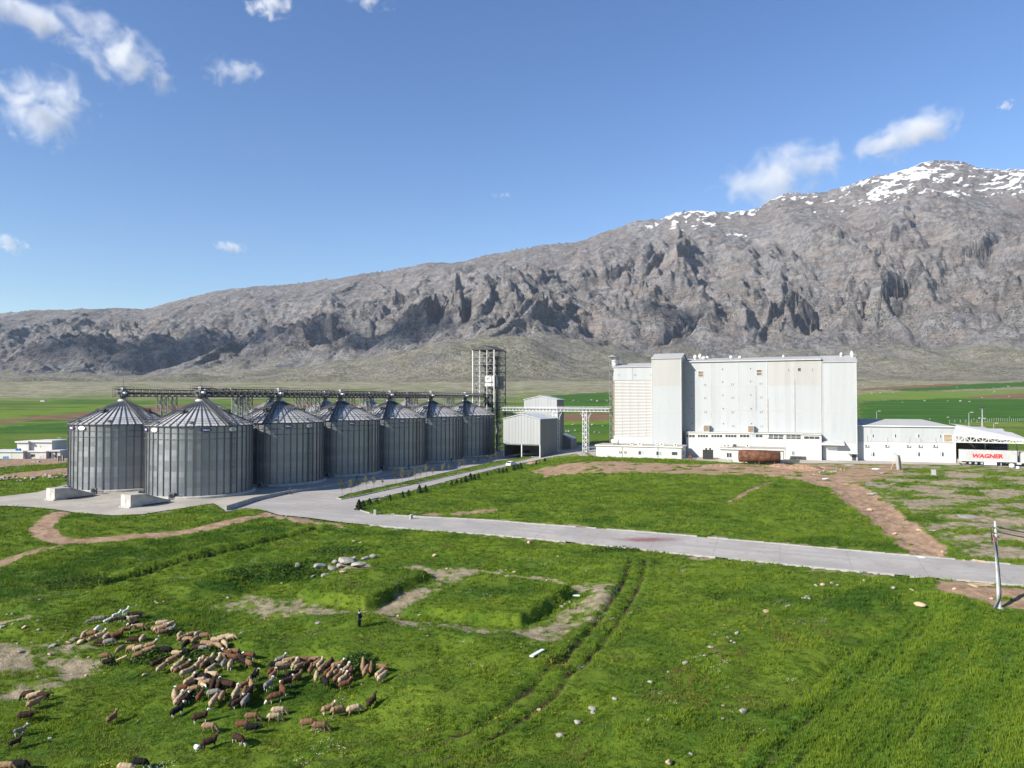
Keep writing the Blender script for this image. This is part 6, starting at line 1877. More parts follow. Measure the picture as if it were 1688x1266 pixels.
# ------------------------------------------------------------------ parked car
p = gp0(843, 768.5)
car = thing('parked_car', 'small white car parked on the entrance road behind the shrubs', 'car', (p[0], p[1], float(base_z(*p)) + .07), math.radians(62))
bd = MB().prism([(-2.1, .35), (2.1, .35), (2.15, .75), (1.25, .98), (-1.2, 1.0), (-2.1, .9)], -.85, .85)
bd.add([(-1.9, -.8, .99), (1.15, -.8, .97), (.45, -.64, 1.5), (-1.45, -.64, 1.5), (-1.9, .8, .99), (1.15, .8, .97), (.45, .64, 1.5), (-1.45, .64, 1.5)], [(3, 2, 1, 0), (4, 5, 6, 7), (0, 1, 5, 4), (1, 2, 6, 5), (2, 3, 7, 6), (3, 0, 4, 7)])
bd.build('body', M_WPURE, car)
for s in (-1, 1):
    MB().add([(-1.6, s * .79, 1.06), (.95, s * .79, 1.05), (.42, s * .665, 1.43), (-1.38, s * .665, 1.43)], [(0, 1, 2, 3)]).build('side_window', M_GLASS, car)
    for x in (-1.3, 1.35): wheel(car, x, s * .75, .33, .22)
    MB().box(2.02, 2.17, s * .62 - .16, s * .62 + .16, .62, .76).build('headlight', M_ALU, car)
    MB().box(-2.13, -2.09, s * .65 - .12, s * .65 + .12, .62, .85).build('tail_light', M_RED, car)
MB().add([(1.13, -.7, 1.04), (1.13, .7, 1.04), (.52, .6, 1.46), (.52, -.6, 1.46)], [(0, 1, 2, 3)]).build('windscreen', M_GLASS, car)
MB().add([(-1.9, -.7, 1.05), (-1.9, .7, 1.05), (-1.52, .6, 1.46), (-1.52, -.6, 1.46)], [(3, 2, 1, 0)]).build('rear_window', M_GLASS, car)
for ch in car.children:
    if ch.name.startswith(('windscreen', 'rear_window')): ch.location.x += .03 if ch.name.startswith('w') else -.03

# ------------------------------------------------------------------ power pole with its cables
p = gp(1647.5, 1002)
M_POLE = simple('pole_concrete', (0.42, 0.43, 0.43), .7, .1, .1, 1.0)
M_CABLE = simple('black_cable', (0.025, 0.027, 0.032), .55, 0, .2, 1.0)
M_PIPEB = simple('blue_grey_conduit', (0.14, 0.16, 0.19), .5, 0, .2, 1.0)
S = p.y / FPX
hpole = (1002 - 859) * S
pole = thing('power_pole', 'pale round power pole with black cables strapped down it at the right edge', 'pole', (p.x, p.y, p.z - .1), 0)
lean = -5.0 * S
MB().tube([(0, 0, 0), (lean * .5, 0, hpole * .5), (lean, 0, hpole)], [.22, .18, .12], 12).build('pole', M_POLE, pole)
MB().lathe([(.42, 0), (.42, .16), (.3, .2)], 12).build('footing', M_CONC2, pole)
for k, off in enumerate((-.30, -.22, -.14)):
    pts = [(-2.0 * S * 4 - .2 + k * .1, -.15, .1), (-.55 + k * .1, -.18, .55), (off * .6 + .05, -.24, 1.6), (off * .5 + lean * .35 + .12, -.22, hpole * .35), (off * .6 + lean * .6 + .02, -.2, hpole * .6), (off + lean * .8 - .1, -.2, hpole * .78), (off * 1.2 + lean * .85 - .15, -.15, hpole * .84)]
    MB().tube(catmull(pts, 4), .085, 6).build('cable', M_CABLE if k else M_PIPEB, pole)
for k, (f, sg) in enumerate(((.92, 1), (.86, 1), (.80, 1))):
    zc = hpole * f
    MB().bar((lean * f - .35, -.05, zc), (lean * f + .3, -.05, zc), .09).build('bracket', M_GALV, pole)
    MB().tube(catmull([(lean * f + .1, -.1, zc), (lean * f - .5, -.2, zc + .1), (lean * f - .65, -.2, zc - .4), (lean * f - .35, -.22, hpole * .76)], 4), .035, 5).build('jumper', M_CABLE, pole)
    MB().lathe([(.05, 0), (.1, .05), (.06, .12), (.1, .18), (.05, .24)], 8, (lean * f + .25, -.05, zc + .05)).build('insulator', M_DARK, pole)
MB().box(lean * .82 - .42, lean * .82 - .22, -.3, -.1, hpole * .76, hpole * .83).build('splice_box', simple('red_splice', (.30, .09, .05), .6), pole)
for f in (.15, .3, .45, .6): MB().lathe([(.26, 0), (.27, .04), (.26, .08)], 10, (lean * f, -.02, hpole * f)).build('strap', M_GALV, pole)
top = Vector((p.x + lean, p.y, p.z + hpole * .92))
for k in range(2):
    a = top + Vector((.25, -.05, -k * .55)); b = a + Vector((26, -2.0, -1.9))
    pts = [a.lerp(b, q / 10) - Vector((0, 0, .9 * (1 - (2 * q / 10 - 1) ** 2))) for q in range(11)]
    tag(MB().tube(pts, .06, 5).build('overhead_cable', M_CABLE), ['upper', 'lower'][k] + ' black overhead cable running right from the power pole', 'cable')

# ------------------------------------------------------------------ rocks, rubble and odds and ends
M_STONE = simple('pale_stone', (0.27, 0.255, 0.225), .9, 0, .22, 1.2, .03, .2, ((0.2, 0.18, 0.15), .5))
M_STONEB = simple('beige_stone', (0.42, 0.315, 0.205), .9, 0, .2, 1.2, .03, .2, ((0.25, 0.19, 0.12), .5))
M_WOOD = simple('raw_timber', (0.42, 0.31, 0.19), .85, 0, .2, 2.0)
M_FILM = simple('plastic_film', (0.60, 0.64, 0.66), .4, 0, .1, 2.0)
def rock_mesh(seed, flat=1.0, mat=M_STONE):
    rnd = random.Random(seed)
    bm = bmesh.new()
    bmesh.ops.create_icosphere(bm, subdivisions=2, radius=.5)
    cuts = []
    for k in range(7):
        d = Vector((rnd.gauss(0, 1), rnd.gauss(0, 1), rnd.gauss(0, 1))).normalized()
        cuts.append((d, rnd.uniform(.26, .42)))
    for v in bm.verts:
        for d, h in cuts:
            e = v.co.dot(d)
            if e > h: v.co -= d * (e - h) * .95
        v.co.z *= flat
        v.co += Vector((rnd.gauss(0, .012), rnd.gauss(0, .012), rnd.gauss(0, .012)))
    me = bpy.data.meshes.new('rock'); bm.to_mesh(me); bm.free(); me.materials.append(mat)
    return me
rk = {0: [rock_mesh(k, .55) for k in range(5)], 1: [rock_mesh(k + 20, .6, M_STONEB) for k in range(4)], 2: [rock_mesh(k + 40, .38) for k in range(4)]}
nrk = [0]
def rock(px, py, w, kind, label, group=None, sink=.25):
    p = gp(px, py); sz = w * p.y / FPX * 1.2
    me = rk[kind][nrk[0] % len(rk[kind])]; nrk[0] += 1
    o = link('slab' if kind == 2 else 'stone', me); o.location = (p.x, p.y, p.z + sz * (.5 - sink) * (.75 if kind < 2 else .38))
    o.scale = (sz * random.uniform(.9, 1.2), sz * random.uniform(.7, 1.0), sz * random.uniform(.8, 1.05)); o.rotation_euler = (random.uniform(-.3, .3), random.uniform(-.3, .3), random.uniform(0, 6))
    return tag(o, label, 'rock', group)
ZR = lambda zx, zy: (880 + zx / 2.089, 980 + zy / 2.089)
RL = [(95, 45, 5, 0), (800, 62, 9, 1), (870, 45, 8, 0), (878, 40, 5, 0), (935, 15, 7, 0), (925, 14, 4, 0), (948, 16, 5, 0), (700, 137, 8, 0), (680, 163, 6, 0), (690, 168, 5, 0), (610, 185, 9, 0), (575, 212, 4, 0), (588, 212, 5, 0), (520, 240, 9, 0), (462, 268, 5, 0), (400, 305, 9, 0), (350, 338, 4, 0), (278, 362, 8, 0), (202, 398, 12, 0), (203, 410, 9, 0),
      (150, 445, 13, 0), (88, 490, 12, 0), (720, 408, 13, 0), (650, 430, 5, 0), (652, 385, 5, 0), (465, 582, 12, 1), (540, 552, 7, 0), (1330, 40, 15, 1), (395, 433, 5, 0), (952, 163, 5, 1), (18, 400, 6, 1)]
RL.sort(key=lambda r: r[0])
for i, (zx, zy, w, k) in enumerate(RL):
    a = gp(*ZR(zx, zy))
    where = 'low in the right meadow' if zy > 200 else 'high in the right meadow'
    size = 'large' if w > 10 else 'mid sized' if w > 6 else 'small'
    rock(*ZR(zx, zy), w, k, '%s %s stone %s, %s from left' % (size, ['whitish', 'beige'][k], where, ORD[i]), 'stones in the right grass')
for i, (px, py, w, k) in enumerate(((1345, 966, 6, 0), (1356, 965, 9, 1), (1372, 963, 8, 0), (1381, 966, 7, 0), (1424, 958, 6, 0), (1472, 971, 9, 0), (1503, 974, 7, 1), (1573, 972, 7, 1), (1554, 911, 7, 1), (1433, 842, 8, 1), (1475, 881, 6, 1), (1515, 875, 7, 1), (1330, 985, 7, 0), (1635, 988, 6, 1))):
    rock(px, py, w, k, '%s %s stone near the right part of the wide road, %s of fourteen' % (['small', 'mid sized'][w > 7], ['pale', 'beige'][k], ORD[i]), 'stones by the right road')
for i, (px, py, w, k, lb) in enumerate(((571, 927, 30, 2, 'largest pale slab of the broken concrete heap'), (592, 931, 24, 2, 'second large pale slab at the right of the broken concrete heap'), (548, 936, 15, 2, 'small slab at the near side of the broken concrete heap'), (527, 934, 17, 0, 'grey block at the left of the broken concrete heap'), (490, 931, 11, 0, 'block lying apart at far left of the broken concrete heap'),
        (616, 917, 13, 0, 'white block at the right end of the broken concrete heap'), (536, 948, 13, 0, 'white stone just below the broken concrete heap'), (560, 933, 14, 0, 'grey block in the middle of the broken concrete heap'), (603, 920, 12, 0, 'grey block behind the big slabs of the concrete heap'), (565, 941, 9, 1, 'little beige stone in front of the broken concrete heap'), (553, 926, 12, 0, 'dark sided block behind the concrete heap'), (516, 949, 7, 0, 'little white stone left below the concrete heap'), (582, 920, 11, 0, 'block on the back edge of the concrete heap'))):
    rock(px, py + 3, w, k, lb, 'broken concrete heap', .15 if w > 20 else .25)
ZL = lambda zx, zy: (zx / 4.019, 980 + zy / 4.019)
LL = [(85, 135, 6, 0), (45, 137, 5, 1), (255, 180, 6, 0), (12, 222, 8, 0), (30, 215, 6, 0), (160, 222, 8, 1), (255, 238, 6, 0), (350, 342, 10, 2), (335, 405, 8, 1), (140, 385, 8, 0), (330, 355, 5, 0), (480, 310, 9, 0), (500, 300, 8, 0), (455, 325, 8, 1), (545, 320, 14, 1), (520, 330, 7, 0), (575, 305, 6, 0), (390, 312, 6, 1), (960, 540, 9, 1), (870, 380, 6, 0), (1040, 60, 5, 1), (1085, 48, 4, 1), (905, 75, 4, 0), (1510, 25, 5, 0), (570, 538, 5, 1), (255, 548, 5, 0), (590, 420, 5, 1), (210, 320, 4, 0), (80, 200, 4, 1), (265, 38, 6, 0), (440, 245, 4, 0), (415, 285, 5, 0), (915, 838, 4, 1), (1475, 155, 4, 1), (1030, 50, 4, 1), (620, 470, 4, 0), (120, 330, 5, 0)]
LL.sort(key=lambda r: r[0])
for i, (zx, zy, w, k) in enumerate(LL):
    rock(*ZL(zx, zy), w, k, '%s %s stone around the flock, %s from the left' % ('mid sized' if w > 7 else 'small', ['whitish', 'beige', 'flat white'][k], ORD[i]), 'stones by the flock')
ZC = lambda zx, zy: (400 + zx / 2.558, 880 + zy / 2.558)
for i, (zx, zy, w, k) in enumerate(((165, 210, 4, 1), (318, 378, 8, 2), (745, 345, 5, 1), (655, 348, 5, 1), (1285, 198, 5, 1), (860, 150, 5, 1), (1110, 155, 4, 1), (1145, 163, 5, 1), (1110, 183, 4, 1), (808, 95, 8, 1), (1250, 745, 7, 1), (1175, 480, 4, 0), (780, 432, 4, 0), (1330, 100, 6, 1), (1345, 310, 7, 0), (1360, 300, 6, 0), (1380, 290, 5, 0), (500, 635 + 0, 4, 1), (470, 35, 7, 0), (500, 40, 6, 1), (1210, 40, 9, 1), (1450, 160, 4, 0))):
    rock(*ZC(zx, zy), w, k, '%s small %s stone around the square grass platforms' % (ORD[i], ['grey', 'beige', 'flat white'][k]), 'stones around the platforms')
def plank(px0, py0, px1, py1, w, mat, label, h=.12, name='plank'):
    a, b = gp(px0, py0), gp(px1, py1)
    a.z += .06; b.z += .06
    return tag(MB().bar(a + Vector((0, 0, h / 2)), b + Vector((0, 0, h / 2)), w, h).build(name, mat), label, name)
plank(876, 1084, 895, 1073, .35, M_WPURE, 'white plank lying at the grass edge of the gravel path')
plank(944, 983, 956, 983.5, .35, M_WPURE, 'short white plank beside the right square platform')
plank(192, 1091, 209, 1083, .3, M_WOOD, 'long pale plank in the grass beside the flock')
for i, (a, b, c, d) in enumerate(((1603, 925, 1632, 931), (1612, 932, 1631, 932), (1588, 926, 1594, 933), (1606, 928, 1622, 927))):
    plank(a, b, c, d, .32, M_WOOD, '%s raw timber beam lying on the wide road by the power pole' % ORD[i], .25, 'beam')
p = gp(1617, 966)
t = thing('pallet', 'weathered wooden pallet lying on the verge left of the power pole', 'pallet', (p.x, p.y, p.z + .05), .15)
for k in range(7): MB().box(-1.2, 1.2, -.75 + .22 * k, -.60 + .22 * k, .13, .17).build('board', M_WOOD, t)
for x in (-1.1, 0, 1.1): MB().box(x - .06, x + .06, -.75, .75, 0, .128).build('runner', M_WOOD, t)
def blob(px, py, w, mat, label, name, cat, h=.6, seed=1):
    me = rock_mesh(seed, h, mat); p = gp(px, py); s = w * p.y / FPX * 1.2
    o = link(name, me); o.location = (p.x, p.y, p.z + s * h * .3); o.scale = (s, s * .8, s); return tag(o, label, cat)
blob(326, 1234, 11, M_WPURE, 'white sack lying in the grass below the flock', 'sack', 'sack', .8, 71)
blob(289, 1132, 6, M_FILM, 'scrap of pale blue plastic in the grass at the left edge of the packed flock', 'plastic_scrap', 'litter', .3, 72)
blob(82, 1217, 7, M_FILM, 'scrap of whitish plastic in the grass at lower left', 'plastic_scrap', 'litter', .25, 73)
for i, (px, py, w) in enumerate(((1402, 768, 17), (1444, 774, 12), (1453, 781, 12), (1360, 790, 10), (1375, 778, 9), (1334, 768, 10), (1160, 771, 10), (1517, 920, 15), (1537, 875, 11), (1430, 914, 8), (1438, 815, 17))):
    blob(px, py, w, M_FILM if i % 2 else M_STONE, '%s pale scrap sheet on the bare ground before the mill' % ORD[i], 'scrap_sheet', 'litter', .22, 80 + i)
for i in range(16):
    a = random.uniform(0, 6.3); px = 1362 + random.gauss(0, 16); py = 776 + random.gauss(0, 3.2)
    plank(px, py, px + random.uniform(-11, 11), py + random.uniform(-2, 2.5), .25, M_WOOD if i % 3 else M_TRIM, '%s board of the scrap timber heap on bare soil before the mill' % ORD[i], .15, 'board')
def heap(px, py, wpx, h, label, mat=None):
    p = gp(px, py); r = wpx / 2 * p.y / FPX
    n, m = 26, 9; mb = MB(); rnd = random.Random(int(px))
    prof = [[(r * (1 - k / m) * (1 + .25 * math.sin(3 * a * 6.283 / n + px) + rnd.uniform(-.08, .08)), h * (math.sin(math.pi / 2 * k / m)) * (1 + rnd.uniform(-.12, .12))) for a in range(n)] for k in range(m + 1)]
    vs = [(q[0] * math.cos(6.283 * a / n), q[0] * .7 * math.sin(6.283 * a / n), q[1] - .15) for row in prof for a, q in enumerate(row)]
    mb.add(vs, [(k * n + a, k * n + (a + 1) % n, (k + 1) * n + (a + 1) % n, (k + 1) * n + a) for k in range(m) for a in range(n)])
    o = mb.build('soil_heap', mat or M_SOILH, None, True); o.location = (p.x, p.y, p.z); return tag(o, label, 'heap')
M_SOILH = simple('soil_heap', (0.28, 0.185, 0.12), .95, 0, .35, 1.5, .15, .1, ((0.40, 0.30, 0.22), .6))
heap(1325, 773, 74, 1.5, 'long heap of reddish soil before the mill gate')
heap(1185, 768, 60, .7, 'low heap of tan soil in front of the rusty tank')
heap(1288, 769, 50, .9, 'heap of tan soil to the right of the rusty tank')
heap(880, 764, 26, .8, 'small reddish soil heap beside the entrance road')
heap(1590, 850, 50, .3, 'flat patch of grey rubble in the patchy field', M_STONE)
# leaning concrete channel, cabinet, kerb posts
p = gp(1483, 774)
t = thing('concrete_channel', 'concrete channel piece propped up slanting on the bare ground before the annex', 'concrete block', (p.x, p.y, p.z), .25)
MB().prism([(-.75, 0), (.75, 0), (-.1, 4.0), (-1.2, 4.1)], -.3, .25).build('slab', M_CONC2, t)
MB().prism([(-.75, .05), (-.45, .05), (-.95, 4.0), (-1.2, 4.0)], -.6, -.302).build('flange', M_CONC2, t)
MB().bar((-1.1, .3, 3.0), (-1.8, 1.2, 0), .12).build('prop', M_WOOD, t)
p = gp(1539, 783)
t = thing('meter_cabinet', 'small grey cabinet standing alone on the bare ground before the annex', 'cabinet', (p.x, p.y, p.z), -.2)
MB().box(-.5, .5, -.3, .3, .1, 1.4).build('body', M_CONC2, t); MB().box(-.42, .42, -.33, -.302, .2, 1.3).build('door', M_TRIM, t); MB().box(-.6, .6, -.4, .4, -.1, .1).build('plinth', M_CONC, t)
for i, (px, py) in enumerate(((618, 849), (648, 850), (678, 856), (679, 851))):
    p = gp0(px, py); h = [.9, .35, .75, .3][i]
    t = thing('kerb_block', '%s grey concrete block on the far kerb near the road corner' % ORD[i], 'block', (p[0], p[1], float(base_z(*p)) + .06), .3 * i)
    MB().box(-.22, .22, -.2, .2, 0, h).build('block', M_CONC2, t); MB().box(-.3, .3, -.28, .28, -.02, .06).build('foot', M_CONC2, t)
# between the two low buildings
p = gp(1167, 757.5)
t = thing('generator_cage', 'black caged generator set between the two low white buildings', 'generator', (p.x, p.y, p.z), FTH)
MB().box(-1.5, 1.5, 0, 1.6, .2, 3.0).build('engine', M_BLACK, t)
for x in np.linspace(-1.55, 1.55, 7): MB().box(x - .05, x + .05, -.1, -.03, 0, 3.1).build('cage_bar', M_DARK, t)
for zc in (.1, 1.5, 3.05): MB().box(-1.6, 1.6, -.12, -.04, zc - .05, zc + .05).build('cage_rail', M_DARK, t)
for x in (-.6, .6): MB().lathe([(.3, 3.05), (.3, 3.4), (.45, 3.5), (.01, 3.6)], 10, (x, .8, 0)).build('exhaust', M_DARK, t)
p = gp(1138, 758)
t = thing('drum_barrel', 'rusty drum lying on wheels between the low white buildings', 'barrel', (p.x, p.y, p.z), FTH)
MB().tube([(0, -.1, .95), (0, 1.3, .95)], .62, 14).build('drum', M_RUST, t)
for x in (-.4, .4): MB().tube([(x - .06, .3, .3), (x + .06, .3, .3)], .3, 10).build('wheel', M_BLACK, t)
p = gp(1157, 754)
t = thing('plywood_sheet', 'brown plywood sheet leaning on the white wall behind the generator', 'board', (p.x - .2, p.y + 6, p.z), FTH)
MB().box(-1.2, 1.2, 0, .06, 0, 2.6).build('sheet', M_PLY, t)
for i in range(2):
    p = gp(1139 + 9 * i, 751)
    t = thing('cooling_unit', ['left', 'right'][i] + ' white cooling unit beside the generator cage', 'cooling unit', (p.x, p.y + 5, p.z + .6), FTH)
    MB().box(-.75, .75, 0, .6, 0, 1.5).build('casing', M_WHITE, t)
    MB().prism([(.5 * math.cos(a), .75 + .5 * math.sin(a)) for a in np.linspace(0, 6.283, 15)[:-1]], -.03, -.002).build('fan_grille', M_DARK, t)
    for x in (-.6, .6): MB().box(x - .06, x + .06, .1, .5, -.7, -.002).build('leg', M_TRIM, t)
for i in range(7):
    p = gp(1186 + 3.4 * i, 761 + .3 * i)
    t = tag(MB().prism([(-.4, 0), (.45, 0), (.3, .9), (-.15, 1.1)], -.12, .12).build('paving_slab', M_CONC), '%s pale slab leaning in the row left of the rusty tank' % ORD[i], 'slab', 'slabs left of the rusty tank')
    t.location = (p.x, p.y, p.z); t.rotation_euler = (.2, random.uniform(-.3, .3), FTH + random.uniform(-.4, .4))
p = gp(1315, 758)
t = thing('pipe_stack', 'dark stack of pipes piled before the mill right of the rusty tank', 'pipes', (p.x, p.y, p.z), FTH)
for r in range(4):
    for k in range(2):
        pass
for r in range(5):
    for k in range(6 - r):
        MB().tube([(-2.4 + .25 * random.random(), .3 * k + .15 * r, .16 + .27 * r), (2.2 + .5 * random.random(), .3 * k + .15 * r, .16 + .27 * r)], .14, 7).build('pipe', M_DARK, t)
for i in range(9):
    px = 1318 + random.uniform(-12, 18); py = 756 + random.uniform(-2, 3)
    plank(px, py, px + random.uniform(3, 12), py + random.uniform(-2, 2), .2, M_TRIM if i % 2 else M_WOOD, '%s scrap bar leaning about the dark pipe stack before the mill' % ORD[i], .2, 'bar')
p = gp(1652, 768.5)
for i, (px, py, s, mt_) in enumerate(((1668, 771, 1.1, M_FILM), (1678, 773, .7, M_FILM), (1611, 766, .7, M_BLUE))):
    p = gp(px, py)
    t = thing('plastic_container', ['large white', 'small white', 'blue'][i] + ' plastic container on the ground beside the lorry', 'container', (p.x, p.y, p.z + .05), .3)
    MB().lathe([(.5 * s, 0), (.62 * s, .15 * s), (.62 * s, .8 * s), (.3 * s, 1.0 * s), (.01, 1.02 * s)], 12).build('body', mt_, t)
    MB().lathe([(.16 * s, 1.01 * s), (.16 * s, 1.15 * s), (.01, 1.16 * s)], 8).build('cap', M_DARK, t)
# stone row and tiny far things
rnd = random.Random(5)
for i in range(46):
    px = rnd.uniform(0, 116); py = 791 - px * .055 + rnd.gauss(0, 1.8)
    rock(px, py, rnd.uniform(3, 8), rnd.choice((0, 0, 1)), 'rough stone of the stone row at far left, %s in the row' % ORD[i], 'stone row at far left')
for i in range(26):
    px = rnd.uniform(380, 590); py = 844 + (px - 436) * .11 + rnd.gauss(0, 1.5) if px > 436 else 850 + rnd.gauss(0, 2)
    if i < 14: px = 488 + rnd.gauss(0, 14); py = 849 + rnd.gauss(0, 1.2)
    rock(px, py + 1, rnd.uniform(2.5, 5), 0, '%s little stone of the rubble on the near road edge' % ORD[i], 'rubble on the near road edge')
for i, (px, py, w) in enumerate(((70, 662, 7), (1210 / 4.22 * 0 + 362, 642, 10), (372, 643, 8), (385, 643, 9))):
    p = gp(px, py); s_ = p.y / FPX * w
    t = thing('farmhouse', '%s tiny pale farmhouse on the far plain at left' % ORD[i], 'house', (p.x, p.y, p.z), .3 * i)
    MB().box(-s_ / 2, s_ / 2, 0, s_ * .6, 0, s_ * .28).build('wall', M_RENDER, t); MB().box(-s_ * .53, s_ * .53, -.2, s_ * .62, s_ * .28 + .01, s_ * .33).build('roof', M_FLATROOF, t)
# ------------------------------------------------------------------ the flock
def remeshed(mb, voxel, name, mats, classify, dec=None):
    me = mb.mesh(name + '_raw', mats[0], False, False)
    ob = bpy.data.objects.new('tmp_raw', me); COL.objects.link(ob)
    md = ob.modifiers.new('r', 'REMESH'); md.mode = 'VOXEL'; md.voxel_size = voxel; md.use_smooth_shade = True
    sm_ = ob.modifiers.new('s', 'SMOOTH'); sm_.iterations = 2; sm_.factor = .5
    if dec:
        dd = ob.modifiers.new('d', 'DECIMATE'); dd.ratio = dec
    dg = bpy.context.evaluated_depsgraph_get()
    out = bpy.data.meshes.new_from_object(ob.evaluated_get(dg))
    bpy.data.objects.remove(ob); bpy.data.meshes.remove(me)
    out.name = name
    out.materials.clear()
    for m_ in mats: out.materials.append(m_)
    for p_ in out.polygons:
        p_.material_index = classify(p_.center); p_.use_smooth = True
    return out
def fur(name, c, var=.25):
    m = NT(name); o = m.obj()
    n = m.noise(o, 9, 3, .6); n2 = m.noise(o, 2.2, 3, .6)
    k = m.mix(m.ramp(n, .35, .65), tuple(x * (1 - var) for x in c), tuple(min(1, x * (1 + var)) for x in c))
    k = m.mix(m.ramp(n2, .5, .7, 0, .35), k, tuple(x * .6 for x in c))
    m.col(k); m.bump(n, .6, .03)
    return m.fin(.95, 0, .1)
FUR = dict(cream=fur('wool_cream', (.345, .262, .170)), tan=fur('wool_tan', (.235, .155, .090)), tanb=fur('wool_tan_brown', (.145, .088, .050)), brown=fur('wool_brown', (.105, .050, .028)),
           dark=fur('wool_dark_brown', (.040, .023, .017)), black=fur('wool_black', (.015, .014, .014)), grey=fur('wool_grey', (.17, .16, .145)), white=fur('wool_white', (.58, .56, .53)))
CNAME = dict(cream='cream', tan='tan', tanb='tan brown', brown='red brown', dark='dark brown', black='black', grey='grey', white='white')
FACE = dict(white=simple('white_face', (.62, .58, .53), .8, 0, .1, 4), dark=simple('dark_face', (.05, .032, .024), .8, 0, .1, 4), tan=simple('tan_face', (.24, .15, .09), .8, 0, .1, 4))
def sheep_mesh(pose, seed, goat=False):
    rnd = random.Random(seed); mb = MB()
    k = .80 if goat else 1.0
    mb.ell((-.08, 0, .63), .55, .265 * k, .285 * k, 16, 10)
    mb.ell((.30, 0, .64), .28, .235 * k, .27 * k, 14, 8)
    mb.ell((-.42, 0, .64), .24, .25 * k, .26 * k, 14, 8)
    if goat: mb.tube([(-.6, 0, .72), (-.72, 0, .82)], [.05, .03], 8)
    else: mb.ell((-.62, 0, .56), .11, .12, .17, 10, 6)
    if pose == 'graze':
        nk = [(.36, 0, .70), (.60, 0, .56), (.76, 0, .33)]; hd = [(.74, 0, .36), (.86, 0, .20), (.93, 0, .07)]
    elif pose == 'up':
        nk = [(.34, 0, .72), (.52, 0, .92), (.62, 0, 1.06)]; hd = [(.58, 0, 1.08), (.74, 0, 1.05), (.88, 0, .96)]
    else:
        nk = [(.36, 0, .72), (.58, 0, .78), (.72, 0, .80)]; hd = [(.68, 0, .82), (.84, 0, .76), (.97, 0, .66)]
    mb.tube(nk, [.19, .145 * k, .11 * k], 10)
    mb.tube(hd, [.105, .092, .052], 10)
    for s in (-1, 1):
        h0 = Vector(hd[0]).lerp(Vector(hd[1]), .2)
        if goat:
            mb.tube([h0 + Vector((0, s * .05, .06)), h0 + Vector((-.06, s * .09, .16)), h0 + Vector((-.16, s * .13, .20))], [.028, .022, .012], 6)
        mb.tube([h0 + Vector((0, s * .08, .03)), h0 + Vector((-.02, s * .17, -.03)), h0 + Vector((.0, s * .20, -.10))], [.03, .032, .02], 6)
        st = rnd.uniform(-.07, .07) * s
        mb.tube([(.33, s * .13, .5), (.35 + st, s * .135, .30), (.33 + st * 1.4, s * .135, .03)], [.085, .042, .034], 8)
        mb.tube([(.33 + st * 1.4, s * .135, .05), (.365 + st * 1.4, s * .135, .0)], [.036, .04], 8)
        st = -st
        mb.tube([(-.40, s * .14, .52), (-.36 + st, s * .14, .40), (-.47 + st, s * .14, .24), (-.43 + st * 1.2, s * .14, .03)], [.12, .075, .042, .034], 8)
        mb.tube([(-.43 + st * 1.2, s * .14, .05), (-.395 + st * 1.2, s * .14, .0)], [.036, .04], 8)
    hc0, hc1 = Vector(hd[0]), Vector(hd[2])
    def cl(c):
        d = hc1 - hc0; t = max(-.25, min(1, (c - hc0).dot(d) / d.length_squared))
        if (c - (hc0 + d * t)).length < .15 and (c - hc0).dot(d) > -.01: return 1
        if c.z < .33 and abs(c.y) > .05 and c.x < .6: return 1
        return 0
    return remeshed(mb, .032, 'goat' if goat else 'sheep', [FUR['tan'], FACE['dark']], cl, .55)
SM = {p_: [sheep_mesh(p_, 3 + k) for k in range(2)] for p_ in ('graze', 'up', 'walk')}
GM = {p_: [sheep_mesh(p_, 9, True)] for p_ in ('graze', 'up', 'walk')}
def T4(x, y): return (120 + x / 9.378, 990 + y / 9.378)
def T5(x, y): return (240 + x / 7.035, 1020 + y / 7.035)
def T6(x, y): return (430 + x / 7.339, 1060 + y / 7.339)
def T7(x, y): return (x / 4.019, 980 + y / 4.019)
FL = []
def add(T, cl, rows):
    for r in rows: FL.append((T(r[0], r[1]), r[2], r[3], r[4], r[5] if len(r) > 5 else ('dark' if r[3] in ('dark', 'black', 'brown') else 'tan'), cl, len(r) > 6))
g, u, w = 'graze', 'up', 'walk'
add(T4, 'the rearmost group', [(285, 300, 215, 'grey', g, 'dark', 1), (425, 275, 200, 'grey', w, 'tan'), (555, 295, 60, 'white', w, 'dark', 1), (680, 215, 60, 'white', u, 'white', 1), (655, 280, 180, 'black', g, 'dark', 1), (770, 265, 0, 'black', w, 'white', 1), (820, 155, 80, 'white', u, 'white', 1), (855, 260, 20, 'black', g, 'white', 1),
    (915, 265, 45, 'cream', w, 'tan'), (905, 200, 10, 'black', w, 'dark', 1), (1015, 215, 350, 'black', w, 'dark', 1), (968, 222, 30, 'dark', w)])
add(T4, 'the stony edge band', [(955, 345, 225, 'dark', w, 'white'), (1035, 400, 10, 'tan', g), (825, 440, 20, 'tanb', u, 'white'), (385, 430, 95, 'white', g, 'white'), (190, 515, 270, 'cream', g, 'dark'), (305, 505, 180, 'tanb', g), (320, 575, 60, 'tan', w), (435, 535, 50, 'cream', u, 'white'), (540, 530, 80, 'cream', g), (620, 525, 20, 'tanb', g), (705, 530, 22, 'brown', u, 'dark'),
    (420, 640, 180, 'dark', g), (575, 630, 15, 'grey', g), (940, 600, 195, 'dark', g, 'tan'), (990, 585, 10, 'black', g), (1080, 575, 90, 'cream', g), (740, 735, 255, 'tan', g, 'dark'), (925, 720, 175, 'tan', g), (1035, 722, 10, 'cream', g), (1215, 680, 18, 'tan', u, 'white'), (1185, 755, 18, 'tan', w), (1040, 828, 195, 'tanb', g, 'white'), (1440, 755, 0, 'black', g), (505, 850, 0, 'tanb', g, 'dark'), (555, 940, 10, 'black', g)])
